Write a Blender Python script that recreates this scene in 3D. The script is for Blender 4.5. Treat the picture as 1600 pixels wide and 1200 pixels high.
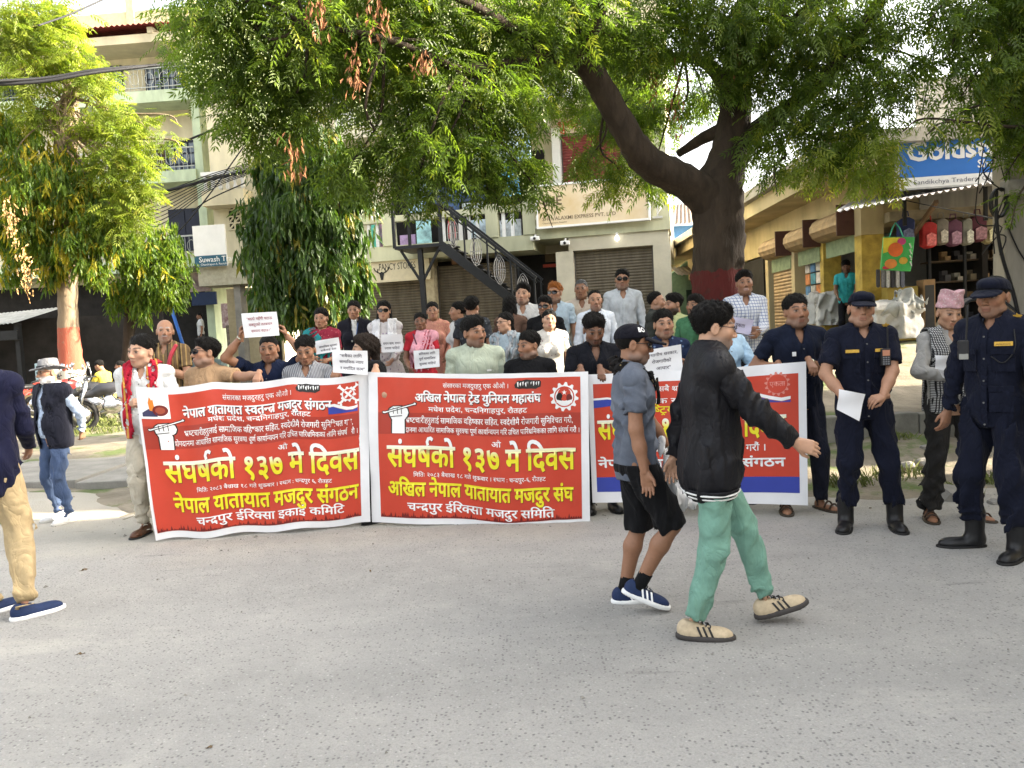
import bpy, bmesh, math, random
import numpy as np
from mathutils import Vector, Matrix, Euler
random.seed(7); RNG = np.random.default_rng(7)
R = math.radians
for _o in list(bpy.data.objects): bpy.data.objects.remove(_o)
SC = bpy.context.scene
COL = SC.collection

# ---------------------------------------------------------------- camera
CAM_H = 1.57
FPX = 1209.0                                   # focal length in pixels of the 1600 px wide photograph
_c = bpy.data.cameras.new('camera'); _c.sensor_width = 36; _c.lens = 36 * FPX / 1600; _c.clip_end = 2000; _c.clip_start = .05
CAM = bpy.data.objects.new('camera', _c); COL.objects.link(CAM)
CAM_M = Matrix.Translation((0, 0, CAM_H)) @ Matrix.Rotation(R(90 - 3.74), 4, 'X') @ Matrix.Rotation(R(-3.0), 4, 'Z')
CAM.matrix_world = CAM_M
SC.camera = CAM

# ---------------------------------------------------------------- sky, sun, exposure
SUN_EL, SUN_AZ = 25.0, 90.0                    # elevation; azimuth from the view direction (+Y) towards the right (+X)
W = bpy.data.worlds.new('World'); SC.world = W; W.use_nodes = True
_n = W.node_tree.nodes; _l = W.node_tree.links
_sky = _n.new('ShaderNodeTexSky'); _sky.sky_type = 'NISHITA'; _sky.sun_disc = False
_sky.sun_elevation = R(SUN_EL); _sky.sun_rotation = R(SUN_AZ); _sky.air_density = 1.0; _sky.dust_density = 7.0; _sky.ozone_density = 0.3
_hz = _n.new('ShaderNodeHueSaturation'); _hz.inputs['Saturation'].default_value = .35; _l.new(_sky.outputs[0], _hz.inputs['Color'])   # hazy, whitish sky
_wm = _n.new('ShaderNodeMix'); _wm.data_type = 'RGBA'; _wm.blend_type = 'MULTIPLY'; _wm.inputs[0].default_value = 1; _wm.inputs[7].default_value = (1.01, 1.0, .965, 1); _l.new(_hz.outputs[0], _wm.inputs[6])
_l.new(_wm.outputs[2], _n['Background'].inputs[0]); _n['Background'].inputs[1].default_value = 0.15
_s = bpy.data.lights.new('sun', 'SUN'); _s.energy = 3.8; _s.angle = R(0.6); _s.color = (1.0, 0.88, 0.68)
SUN = bpy.data.objects.new('sun', _s); COL.objects.link(SUN)
_d = Vector((math.sin(R(SUN_AZ)) * math.cos(R(SUN_EL)), math.cos(R(SUN_AZ)) * math.cos(R(SUN_EL)), math.sin(R(SUN_EL))))
SUN.rotation_euler = _d.to_track_quat('Z', 'Y').to_euler()
SUN.location = (30, 20, 25)
SC.view_settings.view_transform = 'Standard'; SC.view_settings.look = 'None'
SC.view_settings.exposure = 2.72; SC.view_settings.gamma = 1.0
SC.view_settings.use_curve_mapping = False
SC.render.engine = 'CYCLES'
SC.cycles.use_denoising = True
SC.cycles.max_bounces = 5; SC.cycles.diffuse_bounces = 2; SC.cycles.glossy_bounces = 2; SC.cycles.transmission_bounces = 4; SC.cycles.transparent_max_bounces = 6
SC.cycles.use_adaptive_sampling = True

# ---------------------------------------------------------------- survey helpers: a photograph pixel at a known distance -> a place
def ray(px, py):
    d = Vector(((px - 800) / FPX, (600 - py) / FPX, -1))
    return (CAM_M.to_3x3() @ d)
def P(px, py, Y):
    d = ray(px, py); t = Y / d.y
    return Vector((d.x * t, Y, CAM_H + d.z * t))
def G(px, py, z=0.0):
    d = ray(px, py); t = (z - CAM_H) / d.z
    return Vector((d.x * t, d.y * t, z))
# ---------------------------------------------------------------- objects
def tag(o, label=None, cat=None, group=None, kind=None):
    if label: o['label'] = label
    if cat: o['category'] = cat
    if group: o['group'] = group
    if kind: o['kind'] = kind
    return o
def empty(name, loc=(0, 0, 0), rz=0, label=None, cat=None, group=None):
    o = bpy.data.objects.new(name, None); COL.objects.link(o); o.empty_display_size = .1
    o.location = loc; o.rotation_euler = (0, 0, rz)
    return tag(o, label, cat, group)
def link(name, me, mats=None, parent=None, loc=None, rot=None):
    o = bpy.data.objects.new(name, me); COL.objects.link(o)
    if mats is not None and len(me.materials) == 0:
        for m in (mats if isinstance(mats, (list, tuple)) else [mats]): me.materials.append(m)
    if parent is not None: o.parent = parent
    if loc is not None: o.location = loc
    if rot is not None: o.rotation_euler = rot
    return o
def mesh_np(name, V, F, smooth=False, cols=None, mi=None):
    """V (n,3) array; F (m,k) array or list of tuples"""
    me = bpy.data.meshes.new(name)
    V = np.asarray(V, np.float32).reshape(-1, 3)
    if isinstance(F, np.ndarray):
        k = F.shape[1]; lt = np.full(len(F), k, np.int32); li = F.astype(np.int32).ravel()
    else:
        lt = np.array([len(f) for f in F], np.int32); li = np.array([i for f in F for i in f], np.int32)
    ls = np.concatenate([[0], np.cumsum(lt)[:-1]]).astype(np.int32) if len(lt) else np.zeros(0, np.int32)
    me.vertices.add(len(V)); me.vertices.foreach_set('co', V.ravel())
    me.loops.add(len(li)); me.loops.foreach_set('vertex_index', li)
    me.polygons.add(len(lt)); me.polygons.foreach_set('loop_start', ls); me.polygons.foreach_set('loop_total', lt)
    me.polygons.foreach_set('use_smooth', np.full(len(lt), bool(smooth)))
    if mi is not None: me.polygons.foreach_set('material_index', np.asarray(mi, np.int32))
    if cols is not None:
        a = me.color_attributes.new('Col', 'FLOAT_COLOR', 'POINT')
        c = np.ones((len(V), 4), np.float32); c[:, :3] = cols
        a.data.foreach_set('color', c.ravel())
    me.update(calc_edges=True); me.validate()
    return me
class MB:
    """collects shapes for ONE mesh"""
    def __init__(s): s.V = []; s.F = []; s.n = 0; s.mi = []
    def add(s, V, F, mi=0):
        s.V.append(np.asarray(V, float).reshape(-1, 3)); s.F += [tuple(i + s.n for i in f) for f in F]; s.n += len(s.V[-1]); s.mi += [mi] * len(F); return s
    def box(s, a, b, mi=0):
        x0, y0, z0 = a; x1, y1, z1 = b
        if x0 > x1: x0, x1 = x1, x0
        if y0 > y1: y0, y1 = y1, y0
        if z0 > z1: z0, z1 = z1, z0
        V = [(x0, y0, z0), (x1, y0, z0), (x1, y1, z0), (x0, y1, z0), (x0, y0, z1), (x1, y0, z1), (x1, y1, z1), (x0, y1, z1)]
        return s.add(V, [(3, 2, 1, 0), (4, 5, 6, 7), (0, 1, 5, 4), (1, 2, 6, 5), (2, 3, 7, 6), (3, 0, 4, 7)], mi)
    def bar(s, a, b, w, h=None, mi=0):
        a = Vector(a); b = Vector(b); h = h or w; d = (b - a).normalized()
        u = d.cross(Vector((0, 0, 1)));  u = u.normalized() if u.length > 1e-4 else Vector((1, 0, 0)); v = u.cross(d)
        V = [p + u * (i * w / 2) + v * (j * h / 2) for p in (a, b) for (i, j) in ((-1, -1), (1, -1), (1, 1), (-1, 1))]
        return s.add([tuple(p) for p in V], [(0, 1, 2, 3), (7, 6, 5, 4), (4, 5, 1, 0), (5, 6, 2, 1), (6, 7, 3, 2), (7, 4, 0, 3)], mi)
    def tube(s, pts, r, n=8, mi=0, cap=True):
        V, F = tube_geo(pts, r, n, cap); return s.add(V, F, mi)
    def prism(s, poly, y0, y1, mi=0):
        """poly: (x,z) outline, extruded in y"""
        k = len(poly); V = [(x, y0, z) for x, z in poly] + [(x, y1, z) for x, z in poly]
        F = [tuple(range(k)), tuple(range(2 * k - 1, k - 1, -1))] + [((i + 1) % k, i, i + k, (i + 1) % k + k) for i in range(k)]
        return s.add(V, F, mi)
    def lathe(s, prof, n=16, c=(0, 0, 0), mi=0):
        V, F = [], []
        for (r, z) in prof:
            for i in range(n):
                a = 2 * math.pi * i / n; V.append((c[0] + r * math.cos(a), c[1] + r * math.sin(a), c[2] + z))
        for k in range(len(prof) - 1):
            for i in range(n):
                j = (i + 1) % n; F.append((k * n + i, k * n + j, (k + 1) * n + j, (k + 1) * n + i))
        F.append(tuple(range(n - 1, -1, -1))); F.append(tuple((len(prof) - 1) * n + i for i in range(n)))
        return s.add(V, F, mi)
    def mesh(s, name, smooth=False):
        return mesh_np(name, np.concatenate(s.V) if s.V else np.zeros((0, 3)), s.F, smooth, mi=s.mi)
    def build(s, name, mats, parent=None, smooth=False, bevel=0, loc=None, rot=None):
        me = s.mesh(name, smooth)
        if bevel:
            bm = bmesh.new(); bm.from_mesh(me)
            bmesh.ops.bevel(bm, geom=[e for e in bm.edges if len(e.link_faces) == 2 and e.calc_face_angle(0) > .6], offset=bevel, segments=2, affect='EDGES', profile=.5)
            bm.to_mesh(me); bm.free()
        return link(name, me, mats, parent, loc, rot)
def tube_geo(pts, r, n=8, cap=True):
    pts = [np.array(p, float) for p in pts]; m = len(pts)
    rr = [r] * m if np.isscalar(r) else list(r)
    V, F = [], []; u = None
    for i, p in enumerate(pts):
        d = pts[min(i + 1, m - 1)] - pts[max(i - 1, 0)]; d = d / (np.linalg.norm(d) + 1e-9)
        if u is None:
            u = np.cross(d, [0, 0, 1.0]); u = u if np.linalg.norm(u) > .05 else np.cross(d, [1.0, 0, 0])
        u = u - d * np.dot(u, d); u /= np.linalg.norm(u); v = np.cross(d, u)
        for k in range(n):
            a = 2 * math.pi * k / n; V.append(p + rr[i] * (u * math.cos(a) + v * math.sin(a)))
    for i in range(m - 1):
        for k in range(n):
            j = (k + 1) % n; F.append((i * n + k, i * n + j, (i + 1) * n + j, (i + 1) * n + k))
    if cap: F.append(tuple(range(n - 1, -1, -1))); F.append(tuple((m - 1) * n + k for k in range(n)))
    return np.array(V), F
def spline(pts, k=6):
    """Catmull-Rom through points"""
    p = [np.array(q, float) for q in pts]; p = [2 * p[0] - p[1]] + p + [2 * p[-1] - p[-2]]; out = []
    for i in range(1, len(p) - 2):
        for t in np.linspace(0, 1, k, endpoint=False):
            out.append(.5 * ((2 * p[i]) + (-p[i - 1] + p[i + 1]) * t + (2 * p[i - 1] - 5 * p[i] + 4 * p[i + 1] - p[i + 2]) * t * t + (-p[i - 1] + 3 * p[i] - 3 * p[i + 1] + p[i + 2]) * t ** 3))
    out.append(p[-2]); return out

# ---------------------------------------------------------------- materials
_MAT = {}
def mat(name, col, rough=.7, var=.12, scale=8.0, bump=0.0, bscale=None, metal=0, spec=.3, col2=None, detail=6, stretch=None, vcol=False, emit=0, coat=0, sheen=0, trans=0, crease=0):
    if name in _MAT: return _MAT[name]
    m = bpy.data.materials.new(name); m.use_nodes = True; nt = m.node_tree; N = nt.nodes; L = nt.links
    b = N['Principled BSDF']; b.inputs['Roughness'].default_value = rough; b.inputs['Metallic'].default_value = metal
    b.inputs['Specular IOR Level'].default_value = spec
    if coat: b.inputs['Coat Weight'].default_value = coat
    if sheen: b.inputs['Sheen Weight'].default_value = sheen
    if trans: b.inputs['Transmission Weight'].default_value = trans
    tc = N.new('ShaderNodeTexCoord'); src = tc.outputs['Object']
    if stretch:
        mp = N.new('ShaderNodeMapping'); mp.inputs['Scale'].default_value = stretch; L.new(src, mp.inputs[0]); src = mp.outputs[0]
    nz = N.new('ShaderNodeTexNoise'); nz.inputs['Scale'].default_value = scale; nz.inputs['Detail'].default_value = detail; nz.inputs['Roughness'].default_value = .62
    L.new(src, nz.inputs['Vector'])
    mx = N.new('ShaderNodeMix'); mx.data_type = 'RGBA'
    rp = N.new('ShaderNodeMapRange'); rp.inputs[1].default_value = .3; rp.inputs[2].default_value = .7; L.new(nz.outputs['Fac'], rp.inputs[0]); L.new(rp.outputs[0], mx.inputs[0])
    c = tuple(col)
    lo = tuple(max(0, x * (1 - var)) for x in c); hi = tuple(col2) if col2 else tuple(min(1, x * (1 + var)) for x in c)
    if vcol:
        at = N.new('ShaderNodeAttribute'); at.attribute_name = 'Col'
        mm = N.new('ShaderNodeMix'); mm.data_type = 'RGBA'; mm.blend_type = 'MULTIPLY'; mm.inputs[0].default_value = 1
        mx.inputs[6].default_value = (1 - var, 1 - var, 1 - var, 1); mx.inputs[7].default_value = (1 + var, 1 + var, 1 + var, 1)
        L.new(at.outputs['Color'], mm.inputs[6]); L.new(mx.outputs[2], mm.inputs[7]); L.new(mm.outputs[2], b.inputs['Base Color'])
    else:
        mx.inputs[6].default_value = (*lo, 1); mx.inputs[7].default_value = (*hi, 1); L.new(mx.outputs[2], b.inputs['Base Color'])
    if bump:
        n2 = N.new('ShaderNodeTexNoise'); n2.inputs['Scale'].default_value = bscale or scale * 5; n2.inputs['Detail'].default_value = 5; L.new(src, n2.inputs['Vector'])
        bp = N.new('ShaderNodeBump'); bp.inputs['Strength'].default_value = bump; bp.inputs['Distance'].default_value = .02
        L.new(n2.outputs['Fac'], bp.inputs['Height']); L.new(bp.outputs[0], b.inputs['Normal'])
    if crease:                                    # soft cloth creases: warped ridged noise
        n3 = N.new('ShaderNodeTexNoise'); n3.inputs['Scale'].default_value = 4.6; n3.inputs['Detail'].default_value = 2.5; n3.inputs['Distortion'].default_value = 1.6; mp3 = N.new('ShaderNodeMapping'); mp3.inputs['Scale'].default_value = (1.5, 1.5, .75); mp3.inputs['Rotation'].default_value = (.3, .5, .2); L.new(tc.outputs['Object'], mp3.inputs[0]); L.new(mp3.outputs[0], n3.inputs['Vector'])
        a3 = N.new('ShaderNodeMath'); a3.operation = 'SUBTRACT'; L.new(n3.outputs['Fac'], a3.inputs[0]); a3.inputs[1].default_value = .5; b3 = N.new('ShaderNodeMath'); b3.operation = 'ABSOLUTE'; L.new(a3.outputs[0], b3.inputs[0]); c3 = N.new('ShaderNodeMath'); c3.operation = 'POWER'; L.new(b3.outputs[0], c3.inputs[0]); c3.inputs[1].default_value = .6
        bq = N.new('ShaderNodeBump'); bq.inputs['Strength'].default_value = crease; bq.inputs['Distance'].default_value = .06; L.new(c3.outputs[0], bq.inputs['Height']); L.new(bq.outputs[0], bp.inputs['Normal'] if bump else b.inputs['Normal'])
    if emit:
        b.inputs['Emission Color'].default_value = (*c, 1); b.inputs['Emission Strength'].default_value = emit
    _MAT[name] = m; return m
def pattern(name, base, line, kind='stripe_x', period=.03, duty=.25, line2=None, rough=.8):
    """woven or printed pattern on cloth (object space)"""
    if name in _MAT: return _MAT[name]
    m = mat(name, base, rough, .08, 30, .15, 300, spec=.15, crease=.3); nt = m.node_tree; N = nt.nodes; L = nt.links; b = N['Principled BSDF']
    old = b.inputs['Base Color'].links[0].from_socket
    tc = N.new('ShaderNodeTexCoord'); sp = N.new('ShaderNodeSeparateXYZ'); L.new(tc.outputs['Object'], sp.inputs[0])
    def math_(op, a, v):
        q = N.new('ShaderNodeMath'); q.operation = op
        (L.new(a, q.inputs[0]) if not isinstance(a, float) else None)
        if isinstance(v, float): q.inputs[1].default_value = v
        else: L.new(v, q.inputs[1])
        return q.outputs[0]
    def band(sock, per, du):
        return math_('LESS_THAN', math_('FRACT', math_('ADD', math_('DIVIDE', sock, per), 100.0), 0.0), du)
    ax = math_('ADD', sp.outputs[0], math_('MULTIPLY', sp.outputs[1], .55)); az = sp.outputs[2]
    if kind == 'stripe_x': fac = band(ax, period, duty)
    elif kind == 'stripe_z': fac = band(az, period, duty)
    elif kind == 'check':
        fac = math_('MAXIMUM', band(ax, period, duty), band(az, period, duty))
    elif kind == 'gingham':
        fac = math_('MULTIPLY', math_('ADD', band(ax, period, .5), band(az, period, .5)), .5)
    else:
        vo = N.new('ShaderNodeTexVoronoi'); vo.inputs['Scale'].default_value = 1 / period; L.new(tc.outputs['Object'], vo.inputs['Vector'])
        fac = math_('LESS_THAN', vo.outputs['Distance'], duty)
    mx = N.new('ShaderNodeMix'); mx.data_type = 'RGBA'; L.new(fac, mx.inputs[0]); L.new(old, mx.inputs[6]); mx.inputs[7].default_value = (*line, 1)
    out = mx.outputs[2]
    if line2:
        f2 = band(ax, period * 2.7, .12); m2 = N.new('ShaderNodeMix'); m2.data_type = 'RGBA'; L.new(f2, m2.inputs[0]); L.new(out, m2.inputs[6]); m2.inputs[7].default_value = (*line2, 1); out = m2.outputs[2]
    L.new(out, b.inputs['Base Color']); return m
def cloth(name, col, rough=.9, var=.14): return mat('cloth_' + name, col, rough, var, 14, .12, 260, spec=.12, sheen=.03, crease=.34)
def hexc(h):
    c = [int(h[i:i + 2], 16) / 255 for i in (0, 2, 4)]
    return tuple(x / 12.92 if x <= .04045 else ((x + .055) / 1.055) ** 2.4 for x in c)
# ---------------------------------------------------------------- lettering (built from the built-in font, shaped by hand)
_GL = {}
VIR = '\u094d'
TALL_STEM = set('खगघचजझञणतथधनपबभमयलवशषसक्ष')
MARK_UP = set('ेैोौंँॅ'); MARK_DN = set('ुूृ')

def glyph(c, off=0.0):
    key = (c, off)
    if key in _GL:
        return _GL[key]
    def mk(s):
        cu = bpy.data.curves.new('t', 'FONT'); cu.body = s; cu.offset = off; cu.resolution_u = 2
        ob = bpy.data.objects.new('t', cu)
        me = bpy.data.meshes.new_from_object(ob)
        v = np.array([p.co[:2] for p in me.vertices], float).reshape(-1, 2)
        f = [tuple(p.vertices) for p in me.polygons]
        bpy.data.objects.remove(ob); bpy.data.curves.remove(cu); bpy.data.meshes.remove(me)
        return v, f
    v, f = mk(c)
    v2, _ = mk(c + 'l'); vl, _ = mk('l')
    adv = (v2[:, 0].max() - vl[:, 0].max()) if len(v2) else 0.3
    _GL[key] = (v, f, adv)
    return _GL[key]

def _half(c, off):
    v, f, adv = glyph(c, off)
    bm = bmesh.new()
    vs = [bm.verts.new((p[0], p[1], 0)) for p in v]
    for q in f:
        try: bm.faces.new([vs[i] for i in q])
        except ValueError: pass
    cut = adv - (0.27 * adv if c in 'कफ' else 0.185)
    if c in 'दटठडढहङछ':
        cut = adv
    else:
        g = bm.verts[:] + bm.edges[:] + bm.faces[:]
        bmesh.ops.bisect_plane(bm, geom=g, plane_co=(cut, 0, 0), plane_no=(1, 0, 0), clear_outer=True)
    bm.verts.index_update()
    V = np.array([x.co[:2] for x in bm.verts], float).reshape(-1, 2)
    F = [tuple(x.index for x in q.verts) for q in bm.faces]
    bm.free()
    return V, F, cut

def _stroke(pts, w):
    pts = [np.array(p, float) for p in pts]
    V, F = [], []
    for i, p in enumerate(pts):
        a = pts[max(0, i - 1)]; b = pts[min(len(pts) - 1, i + 1)]
        d = b - a; d /= (np.hypot(*d) + 1e-9); n = np.array([-d[1], d[0]]) * w / 2
        V += [p + n, p - n]
    for i in range(len(pts) - 1):
        F.append((2 * i, 2 * i + 1, 2 * i + 3, 2 * i + 2))
    return np.array(V), F

def text2d(s, off=0.0):
    """lay a line out at size 1; returns verts (n,2), faces, width"""
    V, F, n, x = [], [], 0, 0.0
    def put(v, f, dx, dy=0.0):
        nonlocal n
        V.append(v + np.array([dx, dy])); F.extend([tuple(i + n for i in q) for q in f]); n += len(v)
    i = 0
    dev = lambda ch: '\u0900' <= ch <= '\u097f'
    sw = 0.075 + 2 * off
    while i < len(s):
        c = s[i]
        if c == ' ':
            x += 0.27; i += 1; continue
        if not dev(c) or not ('\u0915' <= c <= '\u0939'):
            v, f, a = glyph(c, off)
            if c in MARK_UP or c in MARK_DN: put(v, f, x)
            else:
                put(v, f, x); x += a
            i += 1; continue
        cons = [c]; i += 1
        while i + 1 < len(s) and s[i] == VIR and '\u0915' <= s[i + 1] <= '\u0939':
            cons.append(s[i + 1]); i += 2
        mats = []
        while i < len(s) and ('\u093e' <= s[i] <= '\u094c' or s[i] in '\u0901\u0902'):
            mats.append(s[i]); i += 1
        reph = len(cons) > 1 and cons[0] == 'र'
        if reph: cons = cons[1:]
        rak = len(cons) > 1 and cons[-1] == 'र'
        if rak: cons = cons[:-1]
        x0 = x
        if 'ि' in mats:
            v, f, a = glyph('ि', off); put(v, f, x); x += .262; mats.remove('ि')
        for h in cons[:-1]:
            v, f, a = _half(h, off); put(v, f, x); x += a
        v, f, a = glyph(cons[-1], off); put(v, f, x)
        xe = x + a; xb = x; x = xe
        if rak:
            if cons[-1] in 'टठडढ':
                sv, sf = _stroke([(a * .28, -.16), (a * .5, -.05), (a * .72, -.16)], sw)
            else:
                sv, sf = _stroke([(a - .14, .26), (a - .28, .16), (a - .42, .06)], sw)
            put(sv, sf, xb)
        for m in mats:
            v, f, a = glyph(m, off)
            put(v, f, x)
            if m in 'ाीोौ': x += a
        if reph:
            sv, sf = _stroke([(-.10, .66), (-.13, .76), (-.08, .86), (.02, .88), (.10, .83)], sw * .9)
            put(sv, sf, x - .03)
    if not V: return np.zeros((0, 2)), [], 0
    return np.concatenate(V), F, x
# ---------------------------------------------------------------- organic surfaces: distance fields meshed by surface nets
def surface_net(D, org, h):
    S = D < 0
    c = np.zeros(tuple(n - 1 for n in D.shape), np.int8)
    offs = [(i, j, k) for i in (0, 1) for j in (0, 1) for k in (0, 1)]
    nx, ny, nz = D.shape
    for i, j, k in offs: c += S[i:nx - 1 + i, j:ny - 1 + j, k:nz - 1 + k]
    I = np.argwhere((c > 0) & (c < 8))
    if len(I) == 0: return np.zeros((0, 3)), np.zeros((0, 4), int)
    vals = {o: D[I[:, 0] + o[0], I[:, 1] + o[1], I[:, 2] + o[2]] for o in offs}
    acc = np.zeros((len(I), 3)); cnt = np.zeros(len(I))
    for a in offs:
        for ax in range(3):
            if a[ax]: continue
            b = list(a); b[ax] = 1; b = tuple(b)
            va, vb = vals[a], vals[b]; m = (va < 0) != (vb < 0)
            t = np.where(m, va / np.where(m, va - vb, 1), 0)
            p = np.tile(np.array(a, float), (len(I), 1)); p[:, ax] += t
            acc += p * m[:, None]; cnt += m
    V = (I + acc / cnt[:, None]) * h + np.array(org)
    idx = np.full(c.shape, -1, np.int64); idx[I[:, 0], I[:, 1], I[:, 2]] = np.arange(len(I))
    Fs = []
    for ax in range(3):
        u, w = (ax + 1) % 3, (ax + 2) % 3
        sl0 = [slice(None)] * 3; sl1 = [slice(None)] * 3
        sl0[ax] = slice(0, -1); sl1[ax] = slice(1, None)
        d = S[tuple(sl0)] != S[tuple(sl1)]
        E = np.argwhere(d)
        E = E[(E[:, u] > 0) & (E[:, w] > 0) & (E[:, u] < D.shape[u] - 1) & (E[:, w] < D.shape[w] - 1)]
        if not len(E): continue
        q = []
        for (du, dw) in ((-1, -1), (0, -1), (0, 0), (-1, 0)):
            C = E.copy(); C[:, u] += du; C[:, w] += dw; q.append(idx[C[:, 0], C[:, 1], C[:, 2]])
        q = np.stack(q, 1)
        flip = ~S[E[:, 0], E[:, 1], E[:, 2]]
        q[flip] = q[flip][:, ::-1]
        Fs.append(q)
    F = np.concatenate(Fs); F = F[(F >= 0).all(1)]
    return V, F
class Grid:
    def __init__(s, lo, hi, h):
        s.lo = np.array(lo, float); s.h = h
        n = np.ceil((np.array(hi) - s.lo) / h).astype(int) + 1
        ax = [(s.lo[i] + h * np.arange(n[i])).astype(np.float32) for i in range(3)]
        s.X, s.Y, s.Z = ax[0][:, None, None], ax[1][None, :, None], ax[2][None, None, :]
    def cone(s, a, b, ra, rb):
        a = np.array(a, np.float32); ba = np.array(b, np.float32) - a; L2 = float(ba @ ba) + 1e-9
        px, py, pz = s.X - a[0], s.Y - a[1], s.Z - a[2]
        t = np.clip((px * ba[0] + py * ba[1] + pz * ba[2]) / L2, 0, 1)
        return np.sqrt((px - t * ba[0]) ** 2 + (py - t * ba[1]) ** 2 + (pz - t * ba[2]) ** 2) - (ra + (rb - ra) * t)
    def ell(s, c, r):
        px, py, pz = (s.X - c[0]), (s.Y - c[1]), (s.Z - c[2])
        k0 = np.sqrt((px / r[0]) ** 2 + (py / r[1]) ** 2 + (pz / r[2]) ** 2)
        k1 = np.sqrt((px / r[0] ** 2) ** 2 + (py / r[1] ** 2) ** 2 + (pz / r[2] ** 2) ** 2)
        return k0 * (k0 - 1) / (k1 + 1e-6)
    def net(s, D): return surface_net(np.broadcast_to(D, (s.X.shape[0], s.Y.shape[1], s.Z.shape[2])), s.lo, s.h)
def su(a, b, k):
    h = np.clip(.5 + .5 * (b - a) / k, 0, 1); return b + (a - b) * h - k * h * (1 - h)
def ss(a, b, k):                                # a minus b
    return -su(-a, b, k)
def folds(g, seed, lam=.075, amp=.005, axis=(0, 0, 1)):
    """creases: sharp-crested waves running mostly along `axis`, fading in and out in patches"""
    r = np.random.default_rng(seed); out = 0; A = np.array(axis, float); A /= np.linalg.norm(A)
    for i in range(4):
        d = r.normal(size=3); d -= A * (d @ A) * (.80 if i < 3 else .2); d /= np.linalg.norm(d); e = r.normal(size=3) * 8; l = lam * r.uniform(.8, 1.6); m = r.normal(size=3) * 9
        ph = (g.X * d[0] + g.Y * d[1] + g.Z * d[2]) * (6.283 / l) + 1.3 * np.sin(g.X * e[0] + g.Y * e[1] + g.Z * e[2] + r.uniform(0, 6))
        w = 1 - 2 * np.abs(np.sin(ph / 2)) ** .8
        out = out + w * np.clip(.35 + .8 * np.sin(g.X * m[0] + g.Y * m[1] + g.Z * m[2] + r.uniform(0, 6)), 0, 1)
    return -out * (amp * 1.3)
def rotm(yaw=0, pitch=0, roll=0):
    return np.array((Matrix.Rotation(R(yaw), 3, 'Z') @ Matrix.Rotation(R(pitch), 3, 'X') @ Matrix.Rotation(R(roll), 3, 'Y')))

# ---------------------------------------------------------------- head (faces -Y, centre at the middle of the head)
_HC = {}
def head_geo(h, jaw=1.0, nose=1.0, fat=0.0, lod=1):
    key = (round(h, 4), jaw, nose, fat)
    if key in _HC: return _HC[key]
    g = Grid((-.10, -.14, -.155), (.10, .13, .135), h)
    D = g.ell((0, .018, .036), (.074, .093, .081))
    D = su(D, g.ell((0, -.018, -.028), (.060 + fat, .074, .086)), .03)
    D = su(D, g.ell((0, -.048, -.090), (.034 * jaw + fat, .036, .028)), .032)
    for s in (-1, 1):
        D = su(D, g.ell((s * .041, -.052, -.018), (.023 + fat * .7, .028, .026)), .02)
        D = su(D, g.ell((s * .047 * jaw, -.005, -.070), (.020 + fat, .035, .022)), .025)
    D = su(D, g.cone((-.034, -.079, .024), (.034, -.079, .024), .011, .011), .016)
    for s in (-1, 1):
        D = ss(D, g.ell((s * .0315, -.100, .006), (.0175, .017, .0105)), .010)
        D = np.minimum(D, g.ell((s * .0315, -.0735, .006), (.0135, .0135, .0125)))
    D = su(D, g.cone((0, -.086, .014), (0, -.108, -.028), .0075, .0120 * nose), .012)
    for s in (-1, 1): D = su(D, g.ell((s * .0115 * nose, -.0985, -.0335), (.009, .010, .0075)), .006)
    D = ss(D, g.cone((-.020, -.107, -.0645), (.020, -.107, -.0645), .006, .006), .004)
    D = su(D, g.cone((-.017, -.0895, -.058), (.017, -.0895, -.058), .0065, .0065), .007)
    D = su(D, g.cone((-.014, -.0885, -.072), (.014, -.0885, -.072), .0075, .0075), .007)
    for s in (-1, 1):
        e = g.ell((s * .077, .014, -.006), (.010, .021, .032)); e = ss(e, g.ell((s * .090, .010, -.004), (.010, .012, .020)), .005)
        D = su(D, e, .007)
    D = su(D, g.cone((0, .022, -.07), (0, .034, -.18), .050 + fat * .6, .054 + fat * .6), .025)
    _HC[key] = g.net(D)
    return _HC[key]
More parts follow.
